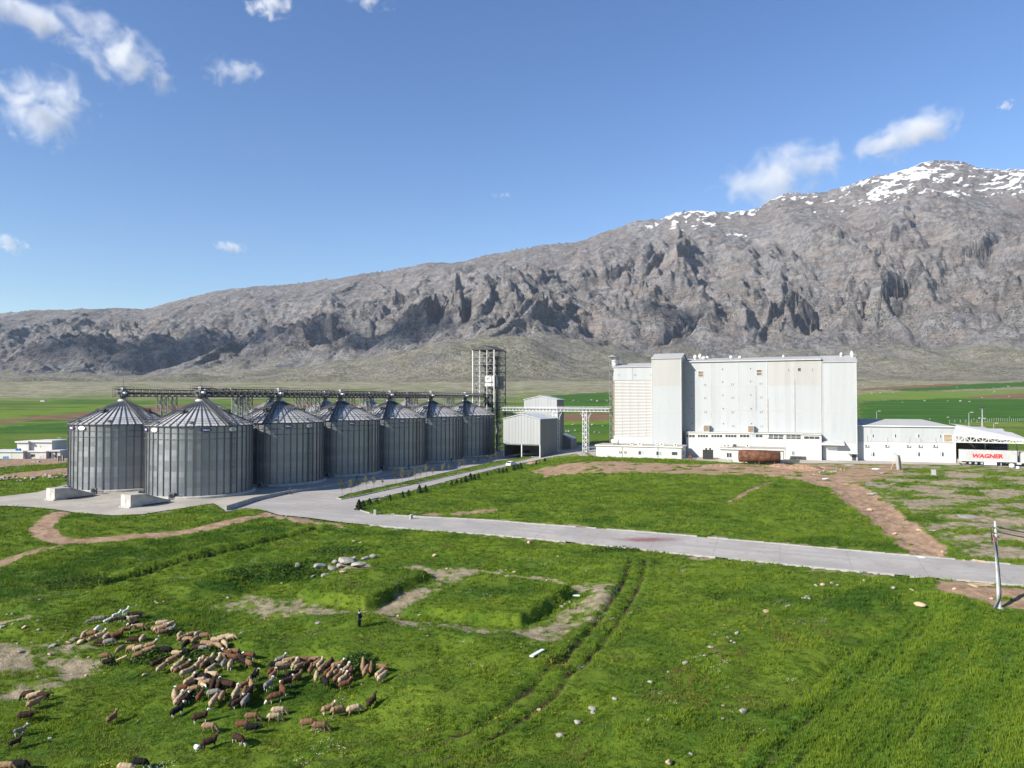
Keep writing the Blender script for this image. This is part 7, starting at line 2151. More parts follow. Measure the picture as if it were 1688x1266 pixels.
add(T4, 'the small rear huddle', [(1370, 345, 10, 'cream', w), (1310, 420, 30, 'tan', w), (1345, 430, 35, 'cream', w), (1410, 430, 30, 'tanb', u, 'white'), (1395, 485, 30, 'tanb', w, 'white'), (1530, 430, 35, 'grey', u, 'dark'), (1475, 365, 30, 'cream', w)])
add(T5, 'the band behind the weeds', [(398, 180, 95, 'cream', g), (430, 220, 60, 'tan', g), (490, 235, 180, 'tan', g), (470, 285, 270, 'black', g), (535, 175, 40, 'tan', g), (605, 170, 80, 'cream', g), (583, 230, 70, 'tan', g), (695, 195, 355, 'tanb', g, 'dark'), (815, 240, 350, 'cream', w), (910, 218, 10, 'cream', w), (1000, 205, 355, 'cream', g), (700, 285, 0, 'tan', w), (775, 300, 5, 'tan', w), (845, 312, 320, 'tan', g, 'white'), (915, 280, 320, 'cream', g), (660, 335, 180, 'grey', g, 'dark'), (615, 325, 190, 'dark', g)])
add(T5, 'the row below the weeds', [(365, 390, 0, 'cream', w, 'dark'), (320, 470, 45, 'tan', w), (440, 385, 180, 'black', g), (135, 510, 50, 'dark', w), (183, 560, 75, 'cream', w, 'dark'), (345, 560, 82, 'cream', w), (395, 522, 68, 'cream', u), (390, 585, 62, 'tanb', w), (450, 562, 58, 'tanb', u, 'white'), (468, 620, 66, 'cream', w), (555, 575, 92, 'tan', w, 'white'), (600, 542, 92, 'cream', u, 'white'), (641, 500, 92, 'cream', u), (680, 532, 84, 'tanb', u), (740, 475, 78, 'cream', u), (845, 480, 104, 'cream', u, 'white'), (905, 520, 96, 'grey', w), (980, 530, 100, 'cream', w, 'white'), (940, 430, 160, 'tanb', w),
    (1030, 440, 170, 'brown', w), (1040, 370, 180, 'tanb', w, 'white'), (965, 385, 175, 'brown', u, 'white'), (1095, 450, 190, 'dark', g), (1205, 415, 175, 'brown', w, 'white'), (1195, 510, 135, 'tanb', w), (1130, 485, 150, 'black', g), (755, 585, 70, 'cream', w), (788, 640, 170, 'cream', w), (785, 515, 120, 'black', w)])
add(T5, 'the dense front huddle', [(520, 710, 55, 'cream', u, 'white'), (625, 665, 5, 'dark', g), (680, 670, 0, 'black', g), (640, 715, 20, 'cream', g), (655, 762, 322, 'cream', w, 'white'), (715, 745, 10, 'tan', g), (785, 750, 95, 'dark', w), (850, 755, 100, 'dark', u, 'white'), (960, 757, 165, 'dark', g, 'brown' if 0 else 'dark'), (915, 742, 150, 'black', g), (435, 800, 8, 'brown', g), (540, 752, 30, 'dark', g), (565, 805, 20, 'tan', g), (635, 880, 92, 'brown', w), (335, 887, 122, 'cream', w), (395, 932, 75, 'cream', u, 'white'), (460, 862, 82, 'tan', g), (455, 940, 60, 'dark', u, 'white'), (378, 1058, 50, 'black', u, 'white'), (800, 852, 10, 'grey', g), (892, 877, 92, 'tan', g), (795, 945, 82, 'cream', w), (1053, 842, 88, 'cream', u, 'white'),
    (1158, 750, 48, 'tanb', u), (1227, 762, 112, 'tan', w), (1245, 650, 90, 'black', u, 'black' if 0 else 'dark', 1), (1282, 640, 80, 'black', u, 'white', 1), (1145, 862, 95, 'tanb', w), (1203, 842, 85, 'dark', w), (1160, 942, 84, 'grey', w), (1080, 955, 52, 'dark', u, 'white'), (1035, 950, 60, 'black', w)])
add(T5, 'the front stragglers', [(640, 1135, 18, 'dark', u, 'white'), (1235, 1125, 0, 'tanb', g), (735, 1240, 0, 'tan', g), (1130, 1222, 0, 'brown', g), (1228, 1255, 15, 'black', w)])
add(T7, 'the front stragglers', [(230, 665, 10, 'cream', w), (292, 668, 0, 'dark', w), (226, 718, 62, 'tan', w), (190, 660, 180, 'dark', g), (170, 800, 20, 'dark', w), (130, 892, 55, 'grey', u, 'white', 1), (100, 972, 62, 'dark', u, 'dark', 1), (745, 812, 72, 'tanb', u), (1575, 945, 340, 'dark', g, 'white'), (1390, 976, 28, 'dark', u), (922, 1108, 0, 'black', g, 'white'), (45, 1128, 0, 'tan', g), (132, 1122, 0, 'black', g), (830, 1145, 0, 'cream', g)])
add(T6, 'the right mound row', [(245, 195, 40, 'grey', u, 'white'), (165, 260, 20, 'black', w), (235, 260, 22, 'cream', w), (340, 212, 15, 'tan', w), (250, 302, 40, 'tan', w), (140, 335, 60, 'brown', w), (150, 382, 75, 'tanb', u, 'white'), (95, 500, 70, 'grey', u, 'white'), (410, 268, 80, 'cream', u, 'white'), (461, 278, 60, 'tan', w), (510, 200, 12, 'tanb', w), (622, 195, 5, 'tan', w), (578, 240, 250, 'brown', w), (670, 247, 65, 'tan', w), (725, 240, 80, 'cream', u), (742, 302, 75, 'tan', w), (600, 322, 92, 'tanb', u, 'dark'), (815, 262, 78, 'brown', u), (852, 232, 92, 'black', g), (820, 342, 72, 'brown', w), (845, 372, 82, 'tan', u), (671, 397, 97, 'cream', w), (775, 462, 130, 'black', w),
    (935, 267, 28, 'tan', u, 'white'), (916, 342, 76, 'tan', u, 'white'), (937, 412, 62, 'tanb', u, 'white'), (1036, 312, 70, 'cream', u, 'white'), (1087, 352, 85, 'brown', w), (1002, 422, 62, 'cream', u, 'white'), (1027, 492, 18, 'brown', u, 'tan'), (441, 412, 70, 'tanb', u, 'dark'), (303, 470, 48, 'dark', u, 'white'), (260, 552, 130, 'brown', u, 'white'), (175, 645, 205, 'brown', g, 'white'), (368, 378, 50, 'black', w), (1236, 267, 97, 'tan', u), (1271, 332, 78, 'tan', w), (1335, 302, 97, 'tanb', u, 'dark'), (1482, 282, 150, 'tanb', w), (1441, 362, 62, 'cream', w), (1471, 406, 55, 'cream', w)])
add(T6, 'the right stragglers', [(212, 812, 5, 'cream', g), (158, 882, 18, 'cream', g), (575, 962, 0, 'tanb', g), (716, 997, 0, 'tanb', g), (820, 790, 30, 'tan', u, 'white'), (926, 808, 32, 'tan', g), (1136, 792, 18, 'cream', g), (1356, 695, 60, 'dark', u, 'dark')])
from collections import defaultdict
bycl = defaultdict(list)
for i, f in enumerate(FL): bycl[f[5]].append(i)
rank = {}
for c, ids in bycl.items():
    for k, i in enumerate(sorted(ids, key=lambda i: FL[i][0][0])): rank[i] = k
PN = dict(graze='head down', up='head raised', walk='head forward')
rs = random.Random(3)
for i, ((px, py), hd, colr, pose, face, cl, goat) in enumerate(FL):
    p = gp(px, py)
    for _ in range(2): p = gp(px, py + .50 / p.y * FPX)
    lib = (GM if goat else SM)[pose]
    o = link('goat' if goat else 'sheep', lib[i % len(lib)])
    o.location = (p.x, p.y, p.z + .02)
    e = .5; ha = math.radians(hd + rs.uniform(-7, 7))
    dx, dy = math.cos(ha), math.sin(ha)
    sl = (float(zq(p.x + dx * e, p.y + dy * e)) - float(zq(p.x - dx * e, p.y - dy * e))) / (2 * e)
    o.rotation_euler = (0, -math.atan(max(-.5, min(.5, sl))), ha)
    s = rs.uniform(.76, .88) * (.86 if goat else 1.0); o.scale = (s, s * rs.uniform(.95, 1.1), s)
    for k, mt_ in enumerate((FUR[colr], FACE[face])):
        o.material_slots[k].link = 'OBJECT'; o.material_slots[k].material = mt_
    tag(o, '%s %s, %s, %s from left in %s' % (CNAME[colr], 'goat' if goat else 'sheep', PN[pose], ORD[rank[i]], cl), 'goat' if goat else 'sheep', 'grazing flock')

# ------------------------------------------------------------------ the shepherd
M_CLOTH = fur('navy_cloth', (.012, .018, .040), .3); M_TROUS = fur('black_cloth', (.012, .012, .014), .3)
M_SKIN = simple('skin', (.36, .21, .14), .6, 0, .08, 8); M_SCARF = simple('pale_scarf', (.55, .52, .48), .9, 0, .1, 8); M_HAT = simple('black_hat', (.010, .010, .011), .9, 0, .1, 8)
def person():
    mb = MB()
    # figure faces +x; hands are joined behind the back
    mb.tube([(0, 0, .86), (0, 0, 1.0), (.01, 0, 1.2), (.02, 0, 1.40), (.02, 0, 1.47)], [.17, .175, .19, .165, .07], 14)
    mb.ell((0.01, 0, 1.40), .11, .22, .09, 12, 8)
    mb.tube([(.02, 0, 1.44), (.035, 0, 1.56)], [.065, .058], 10)
    mb.ell((.05, 0, 1.645), .098, .080, .118, 14, 10)
    mb.ell((.145, 0, 1.63), .022, .016, .028, 8, 6)                       # nose
    mb.ell((.125, 0, 1.575), .03, .035, .022, 8, 6)                       # chin
    for s in (-1, 1):
        mb.ell((.045, s * .083, 1.64), .025, .014, .034, 8, 6)            # ears
        mb.tube([(0, s * .09, .92), (.0, s * .115, .70), (.01, s * .11, .45), (-.01 + s * .03, s * .085, .16), (-.01 + s * .03, s * .08, .08)], [.125, .135, .115, .07, .052], 12)
        mb.tube([(-.04 + s * .03, s * .08, .045), (.06 + s * .03, s * .085, .045), (.17 + s * .03, s * .095, .035)], [.05, .05, .035], 10)
        mb.tube([(.01, s * .20, 1.40), (-.06, s * .265, 1.15), (-.155, s * .20, .98), (-.185, s * .09, .93)], [.072, .062, .05, .042], 10)
    def cl(c):
        if c.z > 1.70 or (c.z > 1.62 and c.x < -.005): return 4
        if c.z > 1.535: return 2
        if c.z > 1.44 and math.hypot(c.x - .02, c.y) < .14: return 3
        if c.z < .10: return 4
        if c.z < .90 and not (c.x < -.14): return 1
        return 0
    me = remeshed(mb, .022, 'person', [M_CLOTH, M_TROUS, M_SKIN, M_SCARF, M_HAT], cl)
    t = thing('shepherd', 'person in navy jacket and black baggy trousers, hands behind back, near the square platforms', 'person')
    link('body', me, t)
    hat = MB().lathe([(.108, 0), (.112, .05), (.10, .085), (.05, .105), (.01, .11)], 14, (.045, 0, 1.70)).build('cap', M_HAT, t)
    for s in (-1, 1):
        hm = MB()
        hm.ell((-.195, s * .045, .925), .022, .045, .042, 10, 8)
        for k in range(4):                                                # fingers closed round the stick
            z_ = .955 - .02 * k; L = (.9, 1.05, 1.0, .8)[k]
            hm.tube([(-.20, s * .02, z_), (-.225, -s * .012 * L, z_ - .004), (-.222, -s * .035 * L, z_ - .008), (-.205, -s * .045 * L, z_ - .01)], [.0095, .0095, .0085, .007], 6)
        hm.tube([(-.19, s * .05, .955), (-.205, s * .03, .985), (-.225, s * .01, .99)], [.011, .010, .008], 6)
        hm.build('hand', M_SKIN, t, True)
        MB().ell((.138, s * .033, 1.655), .008, .013, .008, 8, 6).build('eye', M_HAT, t)
    MB().ell((.142, 0, 1.592), .006, .026, .006, 8, 4).build('mouth', simple('lips', (.30, .12, .09), .6), t)
    return t
per = person()
p = gp(592.5, 1033.5)
per.location = (p.x, p.y, p.z); per.rotation_euler = (0, 0, math.radians(165)); per.scale = (.98, 1.05, .97)
st_ = tag(MB().tube([(-.36, 0, 0), (.36, 0, .0)], .014, 6).build('stick', M_WOOD), 'pale stick held level behind the back of the person', 'stick')
q = per.matrix_basis @ Vector((-.225, 0, .92)); st_.location = q; st_.rotation_euler = (0, .2, math.radians(165 + 90))

# ------------------------------------------------------------------ weed patches the flock is browsing
def weed_patch(px, py, rx, ry, h, label, seed, n=900):
    rnd = random.Random(seed); p = gp(px, py); mb = MB()
    for k in range(n):
        a = rnd.uniform(0, 6.283); r = math.sqrt(rnd.random())
        x = rx * r * math.cos(a); y = ry * r * math.sin(a)
        z_ = float(zq(p.x + x, p.y + y)) - p.z + h * rnd.uniform(.1, 1.0) * (1 - .5 * r * r)
        c = Vector((x, y, z_)); s = rnd.uniform(.10, .20)
        n_ = Vector((rnd.gauss(0, .5), rnd.gauss(0, .5), 1)).normalized(); a1 = n_.orthogonal().normalized(); a1.rotate(Matrix.Rotation(rnd.uniform(0, 6.28), 3, n_)); b1 = n_.cross(a1)
        mb.add([c - a1 * s, c + b1 * s * .6, c + a1 * s, c - b1 * s * .6], [(0, 1, 2, 3)])
    o = mb.build('weed_patch', M_HERB, None, fix=False); o.location = p
    return tag(o, label, 'plant')
weed_patch(340, 1082, 2.1, 1.6, .75, 'leafy dark green weed patch in the middle of the flock', 1)
weed_patch(250, 1084, 2.4, 1.0, .6, 'leafy weed strip left of the middle of the flock', 2, 600)
weed_patch(588, 1096, 1.5, 1.5, .75, 'leafy yellowish weed patch inside the right packed row', 3, 600)
weed_patch(325, 1142, 1.6, .9, .6, 'leafy weed patch under the dense front huddle', 4, 500)
weed_patch(555, 912, 4.0, 2.6, .9, 'dark weeds growing behind the broken concrete heap', 5, 900)
weed_patch(440, 945, 7.0, 2.2, .8, 'band of dark weeds left of the broken concrete heap', 6, 1400)
weed_patch(130, 962, 4.5, 2.2, .9, 'dark scrub at the lower end of the ditch', 7, 900)
weed_patch(1010, 908, 4, 1.2, .7, 'dark weeds along the near edge of the wide road', 8, 500)

for i, (px, py, r_) in enumerate(((17, 704, 2.6), (58, 702, 3.2), (104, 707, 2.0), (16, 714, 2.0), (1493, 652, 3.0), (700, 655, 4), (640, 663, 3), (1310, 700, 1.0))):
    if i in (5, 6, 7): continue
    weed_patch(px, py, r_ * 1.6, r_, 1.6, '%s dark bush standing alone in the far %s field' % (ORD[i], 'left' if px < 800 else 'right'), 40 + i, 160)
rnd = random.Random(8)
for i in range(46):
    if i % 2: px, py = rnd.uniform(1422, 1688), rnd.choice((644, 648, 655, 637, 662, 690)) + rnd.gauss(0, 1.5)
    else: px, py = rnd.uniform(925, 1003), rnd.choice((701, 661, 712)) + rnd.gauss(0, 1.2)
    rock(px, py, rnd.uniform(2.0, 4.5), 0, '%s pale stone in the green fields behind the %s' % (ORD[i], 'annex' if i % 2 else 'conveyor bridge'), 'stones in the far fields')
# ------------------------------------------------------------------ grass
def grass_mat(name, flower=None):
    m = NT(name)
    at = m.n('ShaderNodeAttribute', attribute_name='tint', attribute_type='INSTANCER').outputs['Fac']
    at2 = m.n('ShaderNodeAttribute', attribute_name='hue', attribute_type='INSTANCER').outputs['Fac']
    c = m.mix(at, (0.064, 0.140, 0.012), (0.235, 0.320, 0.026))
    c = m.mix(at2, c, (0.20, 0.19, 0.055))
    gi = m.n('ShaderNodeNewGeometry')
    c = m.mix(m.math('MULTIPLY', gi.outputs['Random Per Island'], .45), c, (0.085, 0.145, 0.016))
    m.col(c); m.bsdf.inputs['Roughness'].default_value = .6; m.bsdf.inputs['Specular IOR Level'].default_value = .18
    t = m.n('ShaderNodeBsdfTranslucent'); m.l(c, t.inputs[0])
    mx_ = m.n('ShaderNodeMixShader'); mx_.inputs[0].default_value = .42
    m.l(m.bsdf.outputs[0], mx_.inputs[1]); m.l(t.outputs[0], mx_.inputs[2]); m.l(mx_.outputs[0], m.out.inputs[0])
    return m.mat
M_GRASS = grass_mat('grass_blade')
def tuft(seed, nb, spread, h, wd):
    rnd = random.Random(seed); mb = MB()
    for k in range(nb):
        a = rnd.uniform(0, 6.283); r = spread * math.sqrt(rnd.random())
        b = Vector((r * math.cos(a), r * math.sin(a), -.04)); hh = h * rnd.uniform(.55, 1.1)
        lean = Vector((math.cos(a), math.sin(a), 0)) * rnd.uniform(.05, .45) * hh + Vector((rnd.gauss(0, .12), rnd.gauss(0, .12), 0)) * hh
        d = Vector((-math.sin(a + rnd.uniform(-1, 1)), math.cos(a + rnd.uniform(-1, 1)), 0)).normalized() * wd * rnd.uniform(.7, 1.2)
        m_ = b + lean * .4 + Vector((0, 0, hh * .6)); t = b + lean + Vector((0, 0, hh * (1 - .2 * lean.length / hh)))
        mb.add([b - d, b + d, m_ + d * .8, m_ - d * .8, t], [(0, 1, 2, 3), (3, 2, 4)])
    return mb.mesh('grass_tuft', M_GRASS, fix=False)
def instance_field(name, pts, protos, label=None):
    pc = bpy.data.collections.new(name + '_kinds')
    for me in protos:
        pc.objects.link(bpy.data.objects.new(me.name, me))
    me = bpy.data.meshes.new(name)
    n = len(pts['co'])
    me.vertices.add(n); me.vertices.foreach_set('co', pts['co'].astype(np.float32).ravel())
    for k in ('tint', 'hue', 'sc', 'scz', 'rot'):
        a = me.attributes.new(k, 'FLOAT', 'POINT'); a.data.foreach_set('value', pts[k].astype(np.float32))
    o = link(name, me, None, 'stuff', label)
    ng = bpy.data.node_groups.new(name, 'GeometryNodeTree')
    ng.interface.new_socket('Geometry', in_out='INPUT', socket_type='NodeSocketGeometry')
    ng.interface.new_socket('Geometry', in_out='OUTPUT', socket_type='NodeSocketGeometry')
    N = ng.nodes.new; L = ng.links.new
    gi = N('NodeGroupInput'); go = N('NodeGroupOutput')
    ci = N('GeometryNodeCollectionInfo'); ci.inputs[0].default_value = pc
    ci.inputs['Separate Children'].default_value = True; ci.inputs['Reset Children'].default_value = True
    ip = N('GeometryNodeInstanceOnPoints'); ip.inputs['Pick Instance'].default_value = True
    def na(k):
        q = N('GeometryNodeInputNamedAttribute'); q.data_type = 'FLOAT'; q.inputs[0].default_value = k; return q.outputs[0]
    cx = N('ShaderNodeCombineXYZ'); L(na('rot'), cx.inputs[2])
    cs = N('ShaderNodeCombineXYZ'); s = na('sc'); L(s, cs.inputs[0]); L(s, cs.inputs[1]); L(na('scz'), cs.inputs[2])
    L(gi.outputs[0], ip.inputs['Points']); L(ci.outputs[0], ip.inputs['Instance'])
    L(cx.outputs[0], ip.inputs['Rotation']); L(cs.outputs[0], ip.inputs['Scale'])
    L(ip.outputs[0], go.inputs[0])
    md = o.modifiers.new('grow', 'NODES'); md.node_group = ng
    return o
def samp(A, x, y):
    fr = np.clip(np.log(y / 27) / math.log(1640 / 27) * (NR - 1), 0, NR - 1.001)
    fc = np.clip((x / (y * 0.92 + 14) + 1) / 2 * (NC - 1), 0, NC - 1.001)
    i = fr.astype(int); j = fc.astype(int); a = fr - i; b = fc - j
    return (A[i, j] * (1 - a) * (1 - b) + A[i + 1, j] * a * (1 - b) + A[i, j + 1] * (1 - a) * b + A[i + 1, j + 1] * a * b)
def scatter(y0, y1, dens, seed):
    r = np.random.default_rng(seed)
    w = 0.80 * y1 + 8
    n = int(dens * (y1 - y0) * 2 * w)
    x = r.uniform(-w, w, n); y = r.uniform(y0, y1, n)
    k = np.abs(x) < 0.80 * y + 8
    return x[k], y[k], r
def grass_points(bands, seed):
    X = []; Y = []; S = []
    for y0, y1, de, s in bands:
        x, y, r = scatter(y0, y1, de, seed + int(y0))
        X.append(x); Y.append(y); S.append(np.full(len(x), s))
    x = np.concatenate(X); y = np.concatenate(Y); s = np.concatenate(S)
    r = np.random.default_rng(seed)
    bare = np.maximum(np.maximum(samp(a_pale, x, y), samp(a_dirt, x, y)), samp(a_soil, x, y) * .9)
    hd = samp(hard, x, y); md_ = samp(s_med, x, y); fc = samp(s_fact, x, y)
    cl_ = fbm(x / 1.7, y / 1.7, 2, 301)
    keep = (bare + .25 * cl_ < r.uniform(.25, .6, len(x))) & ((hd < -.35) | (md_ > .4)) & (fc < 0)
    thin = r.random(len(x)) < .55 + .9 * (fbm(x / 2.6, y / 2.6, 3, 305) + .25)
    crop_ = samp(cropm, x, y); lush = samp(a_lush, x, y)
    keep &= thin | (crop_ > .5) | (lush > .5)
    keep &= ~((crop_ > .5) & (samp(tram, x, y) > .35 + .3 * r.random(len(x))))
    x, y, s, crop_, lush = x[keep], y[keep], s[keep], crop_[keep], lush[keep]
    n = len(x)
    n1 = fbm((x + .5 * y) / 8.5, (y - .4 * x) / 4.6, 3, 311); n2 = fbm(x / 1.8, y / 1.8, 2, 313)
    tint = np.clip(.46 + .75 * n1 + .3 * n2 + r.normal(0, .12, n) - .45 * lush, 0, 1)
    tint = np.where(crop_ > .5, np.clip(.52 + .22 * n2 + .25 * n1 + .28 * np.sin(samp(cperp, x, y) * 2 * math.pi / 4.6 + 2 * n1), 0, 1), tint)
    hue = np.clip(.9 * (fbm(x / 3.1, y / 3.1, 3, 317) - .12) + .5 * (fbm(x / 13, y / 9, 2, 319) - .1) + r.normal(0, .08, n), 0, .75) * (crop_ < .5) * (1 - lush)
    hgt = .85 * (.55 + .5 * np.clip(n1 + .5, 0, 1.4) + .35 * lush + .45 * crop_) * r.uniform(.7, 1.3, n)
    graz = np.exp(-(((x + 22) / 20) ** 2 + ((y - 62) / 16) ** 2))       # the flock keeps it short
    hgt = hgt * (1 - .35 * graz)
    return dict(co=np.stack([x, y, zq(x, y)], 1), tint=tint, hue=hue, sc=s * r.uniform(.8, 1.25, n), scz=s ** .7 * hgt, rot=r.uniform(0, 6.283, n))
tufts = [tuft(k, 11, .17, .34, .020) for k in range(4)]
P = grass_points([(36, 60, 15, .95), (60, 80, 9, 1.15), (80, 115, 5, 1.5), (115, 165, 2.2, 2.1), (165, 240, .8, 3.0)], 900)
instance_field('grass', P, tufts, 'tall green grass over the fields in the foreground')
print('GRASS', len(P['co']))
# wild flowers in the right-hand meadow and by the flock
M_FLW = simple('white_petal', (.75, .74, .68), .7, 0, .05, 5); M_FLY = simple('yellow_petal', (.70, .50, .03), .7, 0, .08, 5); M_FLR = simple('red_sorrel', (.20, .045, .03), .8, 0, .2, 5)
def flower_mesh(seed, mt):
    rnd = random.Random(seed); mb = MB()
    for k in range(5):
        c = Vector((rnd.uniform(-.2, .2), rnd.uniform(-.2, .2), rnd.uniform(.22, .36))); s = .028
        mb.add([c + Vector((-s, 0, 0)), c + Vector((0, -s, .01)), c + Vector((s, 0, 0)), c + Vector((0, s, .015))], [(0, 1, 2, 3)])
    return mb.mesh('flower_head', mt, fix=False)
x, y, r = scatter(38, 100, 2.2, 77)
pat = fbm(x / 5, y / 5, 3, 331)
k = (np.maximum(samp(a_pale, x, y), samp(a_dirt, x, y)) < .3) & (samp(hard, x, y) < -1) & (samp(cropm, x, y) < .5) & (r.random(len(x)) < np.clip(pat * 1.0 - .15, 0, .5))
for nm, mt, f, lb in (('white_flowers', M_FLW, 0, 'scattered small white flowers in the meadow grass'), ('yellow_flowers', M_FLY, 1, 'scattered small yellow flowers in the meadow grass'), ('red_sorrel', M_FLR, 2, 'patches of reddish sorrel in the meadow grass')):
    ty = fbm(x / 9, y / 9, 2, 341)
    sel = k & ((ty > .12) if f == 0 else ((ty <= .12) & (ty > -.3)) if f == 1 else False)
    if f == 2:
        spot = np.zeros(len(x))
        for q in ((1205, 1075), (1130, 1120), (1300, 1060), (1140, 1158)):
            g_ = gp(*q); spot = np.maximum(spot, np.exp(-(((x - g_.x) / 1.6) ** 2 + ((y - g_.y) / 2.6) ** 2)))
        sel = r.random(len(x)) < spot * 1.2
    xs_, ys_ = x[sel], y[sel]; n = len(xs_)
    instance_field(nm, dict(co=np.stack([xs_, ys_, zq(xs_, ys_)], 1), tint=np.zeros(n), hue=np.zeros(n), sc=r.uniform(.8, 1.6, n) * (1.8 if f == 2 else 1), scz=r.uniform(.7, 1.2, n), rot=r.uniform(0, 6.28, n)), [flower_mesh(5 + f, mt), flower_mesh(15 + f, mt)], lb)
# ------------------------------------------------------------------ clouds: real bodies of vapour above the haze
def cloud_mat(name, dens, nsc, thr, seed, soft=.62, blobs=()):
    m = bpy.data.materials.new(name); m.use_nodes = True
    t = m.node_tree; t.nodes.clear()
    N = t.nodes.new; L = t.links.new
    tc = N('ShaderNodeTexCoord'); ob = tc.outputs['Object']
    ln = N('ShaderNodeVectorMath'); ln.operation = 'LENGTH'; L(ob, ln.inputs[0])
    fall = N('ShaderNodeMapRange'); L(ln.outputs['Value'], fall.inputs[0])
    fall.inputs[1].default_value = 0.25; fall.inputs[2].default_value = 1.0; fall.inputs[3].default_value = 1.0; fall.inputs[4].default_value = 0.0
    ge = N('ShaderNodeNewGeometry')
    mp = N('ShaderNodeMapping'); L(ge.outputs['Position'], mp.inputs[0]); mp.inputs['Location'].default_value = (seed * 37.1, seed * 11.7, seed * 5.3)
    def noise(sc, det, ro):
        nz = N('ShaderNodeTexNoise'); L(mp.outputs[0], nz.inputs['Vector']); nz.inputs['Scale'].default_value = sc; nz.inputs['Detail'].default_value = det; nz.inputs['Roughness'].default_value = ro; nz.inputs['Distortion'].default_value = .4
        return nz.outputs[0]
    def mt(op, a, b):
        q = N('ShaderNodeMath'); q.operation = op
        for x, s in ((a, q.inputs[0]), (b, q.inputs[1])):
            if isinstance(x, (int, float)): s.default_value = x
            else: L(x, s)
        return q.outputs[0]
    n = noise(nsc, 6.0, .60)
    d = mt('ADD', mt('MULTIPLY', n, 2.3), mt('MULTIPLY', fall.outputs[0], .62))
    thr = thr + .38
    r = N('ShaderNodeMapRange'); r.interpolation_type = 'SMOOTHSTEP'; L(d, r.inputs[0]); r.inputs[1].default_value = thr; r.inputs[2].default_value = thr + soft; r.inputs[3].default_value = 0; r.inputs[4].default_value = dens
    edge = N('ShaderNodeMapRange'); edge.interpolation_type = 'SMOOTHSTEP'; L(ln.outputs['Value'], edge.inputs[0]); edge.inputs[1].default_value = 1.0; edge.inputs[2].default_value = .78; edge.inputs[3].default_value = 0; edge.inputs[4].default_value = 1
    dd = mt('MULTIPLY', r.outputs[0], edge.outputs[0])
    pv = N('ShaderNodeVolumePrincipled'); pv.inputs['Color'].default_value = (1, 1, 1, 1); pv.inputs['Anisotropy'].default_value = .15
    L(dd, pv.inputs['Density'])
    o = N('ShaderNodeOutputMaterial'); L(pv.outputs[0], o.inputs['Volume'])
    return m
def cloud(px, py, wpx, hpx, dist, dens, thr, label, seed, tilt=0.0, depth=.6, nsc=None):
    r = ray(px, py); p = Vector((0, 0, CAMZ)) + r * dist
    w = wpx / FPX * dist / 2; h = hpx / FPX * dist / 2
    me = bpy.data.meshes.new('cloud')
    bm = bmesh.new(); bmesh.ops.create_icosphere(bm, subdivisions=3, radius=1.02); bm.to_mesh(me); bm.free()
    me.materials.append(cloud_mat('cloud_vapour', dens * 3.0 / w, nsc or 2.5 / w, thr, seed))
    o = link('cloud', me); o.location = p; o.scale = (w, w * depth, h)
    az = math.atan2(r.x, r.y)
    o.rotation_euler = (0, -math.radians(tilt), -az)
    return tag(o, label, 'cloud')
cloud(1500, 225, 230, 84, 9000, 1.6, 1.02, 'long slanting white cloud above the snowy summit', 1, 20)
cloud(1282, 290, 250, 110, 8600, 1.3, .98, 'ragged white cloud over the snowy ridge left of the summit', 2, 12)
cloud(1658, 174, 40, 26, 9000, .8, 1.12, 'tiny wisp of cloud at the upper right edge', 3, 15)
cloud(30, 18, 280, 100, 8200, 1.5, 1.02, 'big white cloud cut by the top left corner', 4, 0)
cloud(165, 45, 220, 100, 8200, .7, 1.16, 'thin ragged cloud right of the top left corner cloud', 5, -25)
cloud(205, 95, 225, 115, 8200, 1.3, 1.06, 'bright ragged cloud at upper left, below the corner clouds', 6, -18)
cloud(380, 115, 150, 62, 8200, .8, 1.14, 'small torn cloud right of the bright upper left cloud', 7, 8)
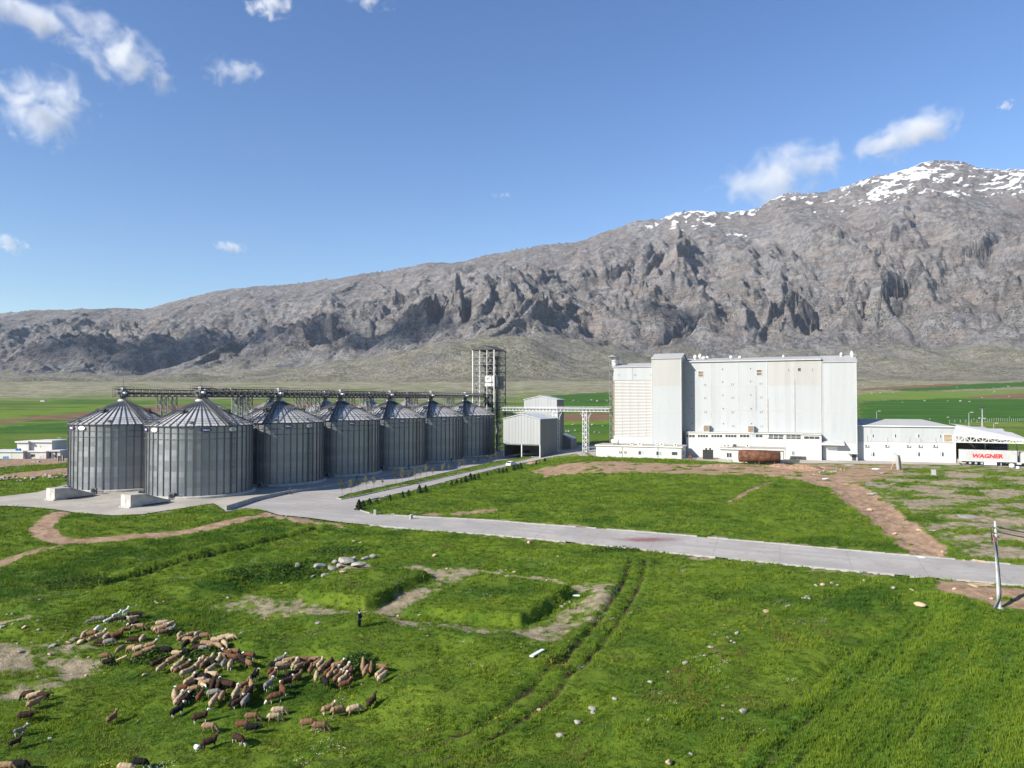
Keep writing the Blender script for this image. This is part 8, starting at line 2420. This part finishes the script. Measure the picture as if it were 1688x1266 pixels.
cloud(68, 175, 210, 170, 8200, 1.2, 1.06, 'broad ragged cloud at the left edge in mid sky', 8, 0)
cloud(445, 8, 100, 60, 8200, 1.4, 1.04, 'small white puff at the top edge left of centre', 9, 0)
cloud(610, 0, 110, 36, 8200, 1.0, 1.08, 'small white puff cut by the top edge near the centre', 10, 0)
cloud(382, 408, 80, 26, 10500, .9, 1.08, 'tiny white puff low above the left ridge', 11, 0)
cloud(14, 402, 80, 46, 10500, .7, 1.06, 'small greyish cloud low at the left edge', 12, -15)
cloud(828, 322, 56, 16, 10500, .35, 1.14, 'very faint wisp in the middle of the sky', 13, 0)
# clouds out of the picture to the left: they shade parts of the range
def shading_cloud(tx, ty, tz, t, w, d, h, label, seed):
    p = Vector((tx, ty, tz)) + SUN * t
    me = bpy.data.meshes.new('cloud')
    bm = bmesh.new(); bmesh.ops.create_icosphere(bm, subdivisions=3, radius=1.02); bm.to_mesh(me); bm.free()
    me.materials.append(cloud_mat('cloud_vapour', 0.0065, 2.6 / w, .78, seed))
    o = link('cloud', me); o.location = p; o.scale = (w, d, h)
    return tag(o, label, 'cloud')
shading_cloud(-1650, 3950, 330, 4300, 1150, 800, 260, 'large cumulus outside the left edge, shading the left range', 21)
shading_cloud(-420, 3500, 260, 4400, 520, 400, 200, 'second cumulus outside the left edge, shading the middle range', 22)
shading_cloud(900, 3350, 330, 4300, 240, 200, 120, 'small cumulus outside the left edge, shading a patch behind the mill', 23)

# ------------------------------------------------------------------ air
hz = MB().box(-9500, 9500, -400, 9300, -9, 1990)
hz_m = bpy.data.materials.new('haze_air'); hz_m.use_nodes = True
ht = hz_m.node_tree; ht.nodes.clear()
pv = ht.nodes.new('ShaderNodeVolumePrincipled')
pv.inputs['Color'].default_value = (0.66, 0.80, 1.0, 1)
pv.inputs['Density'].default_value = 1.9e-5
pv.inputs['Anisotropy'].default_value = 0.0
ho = ht.nodes.new('ShaderNodeOutputMaterial')
ht.links.new(pv.outputs[0], ho.inputs['Volume'])
haze = hz.build('haze', hz_m, kind='stuff')
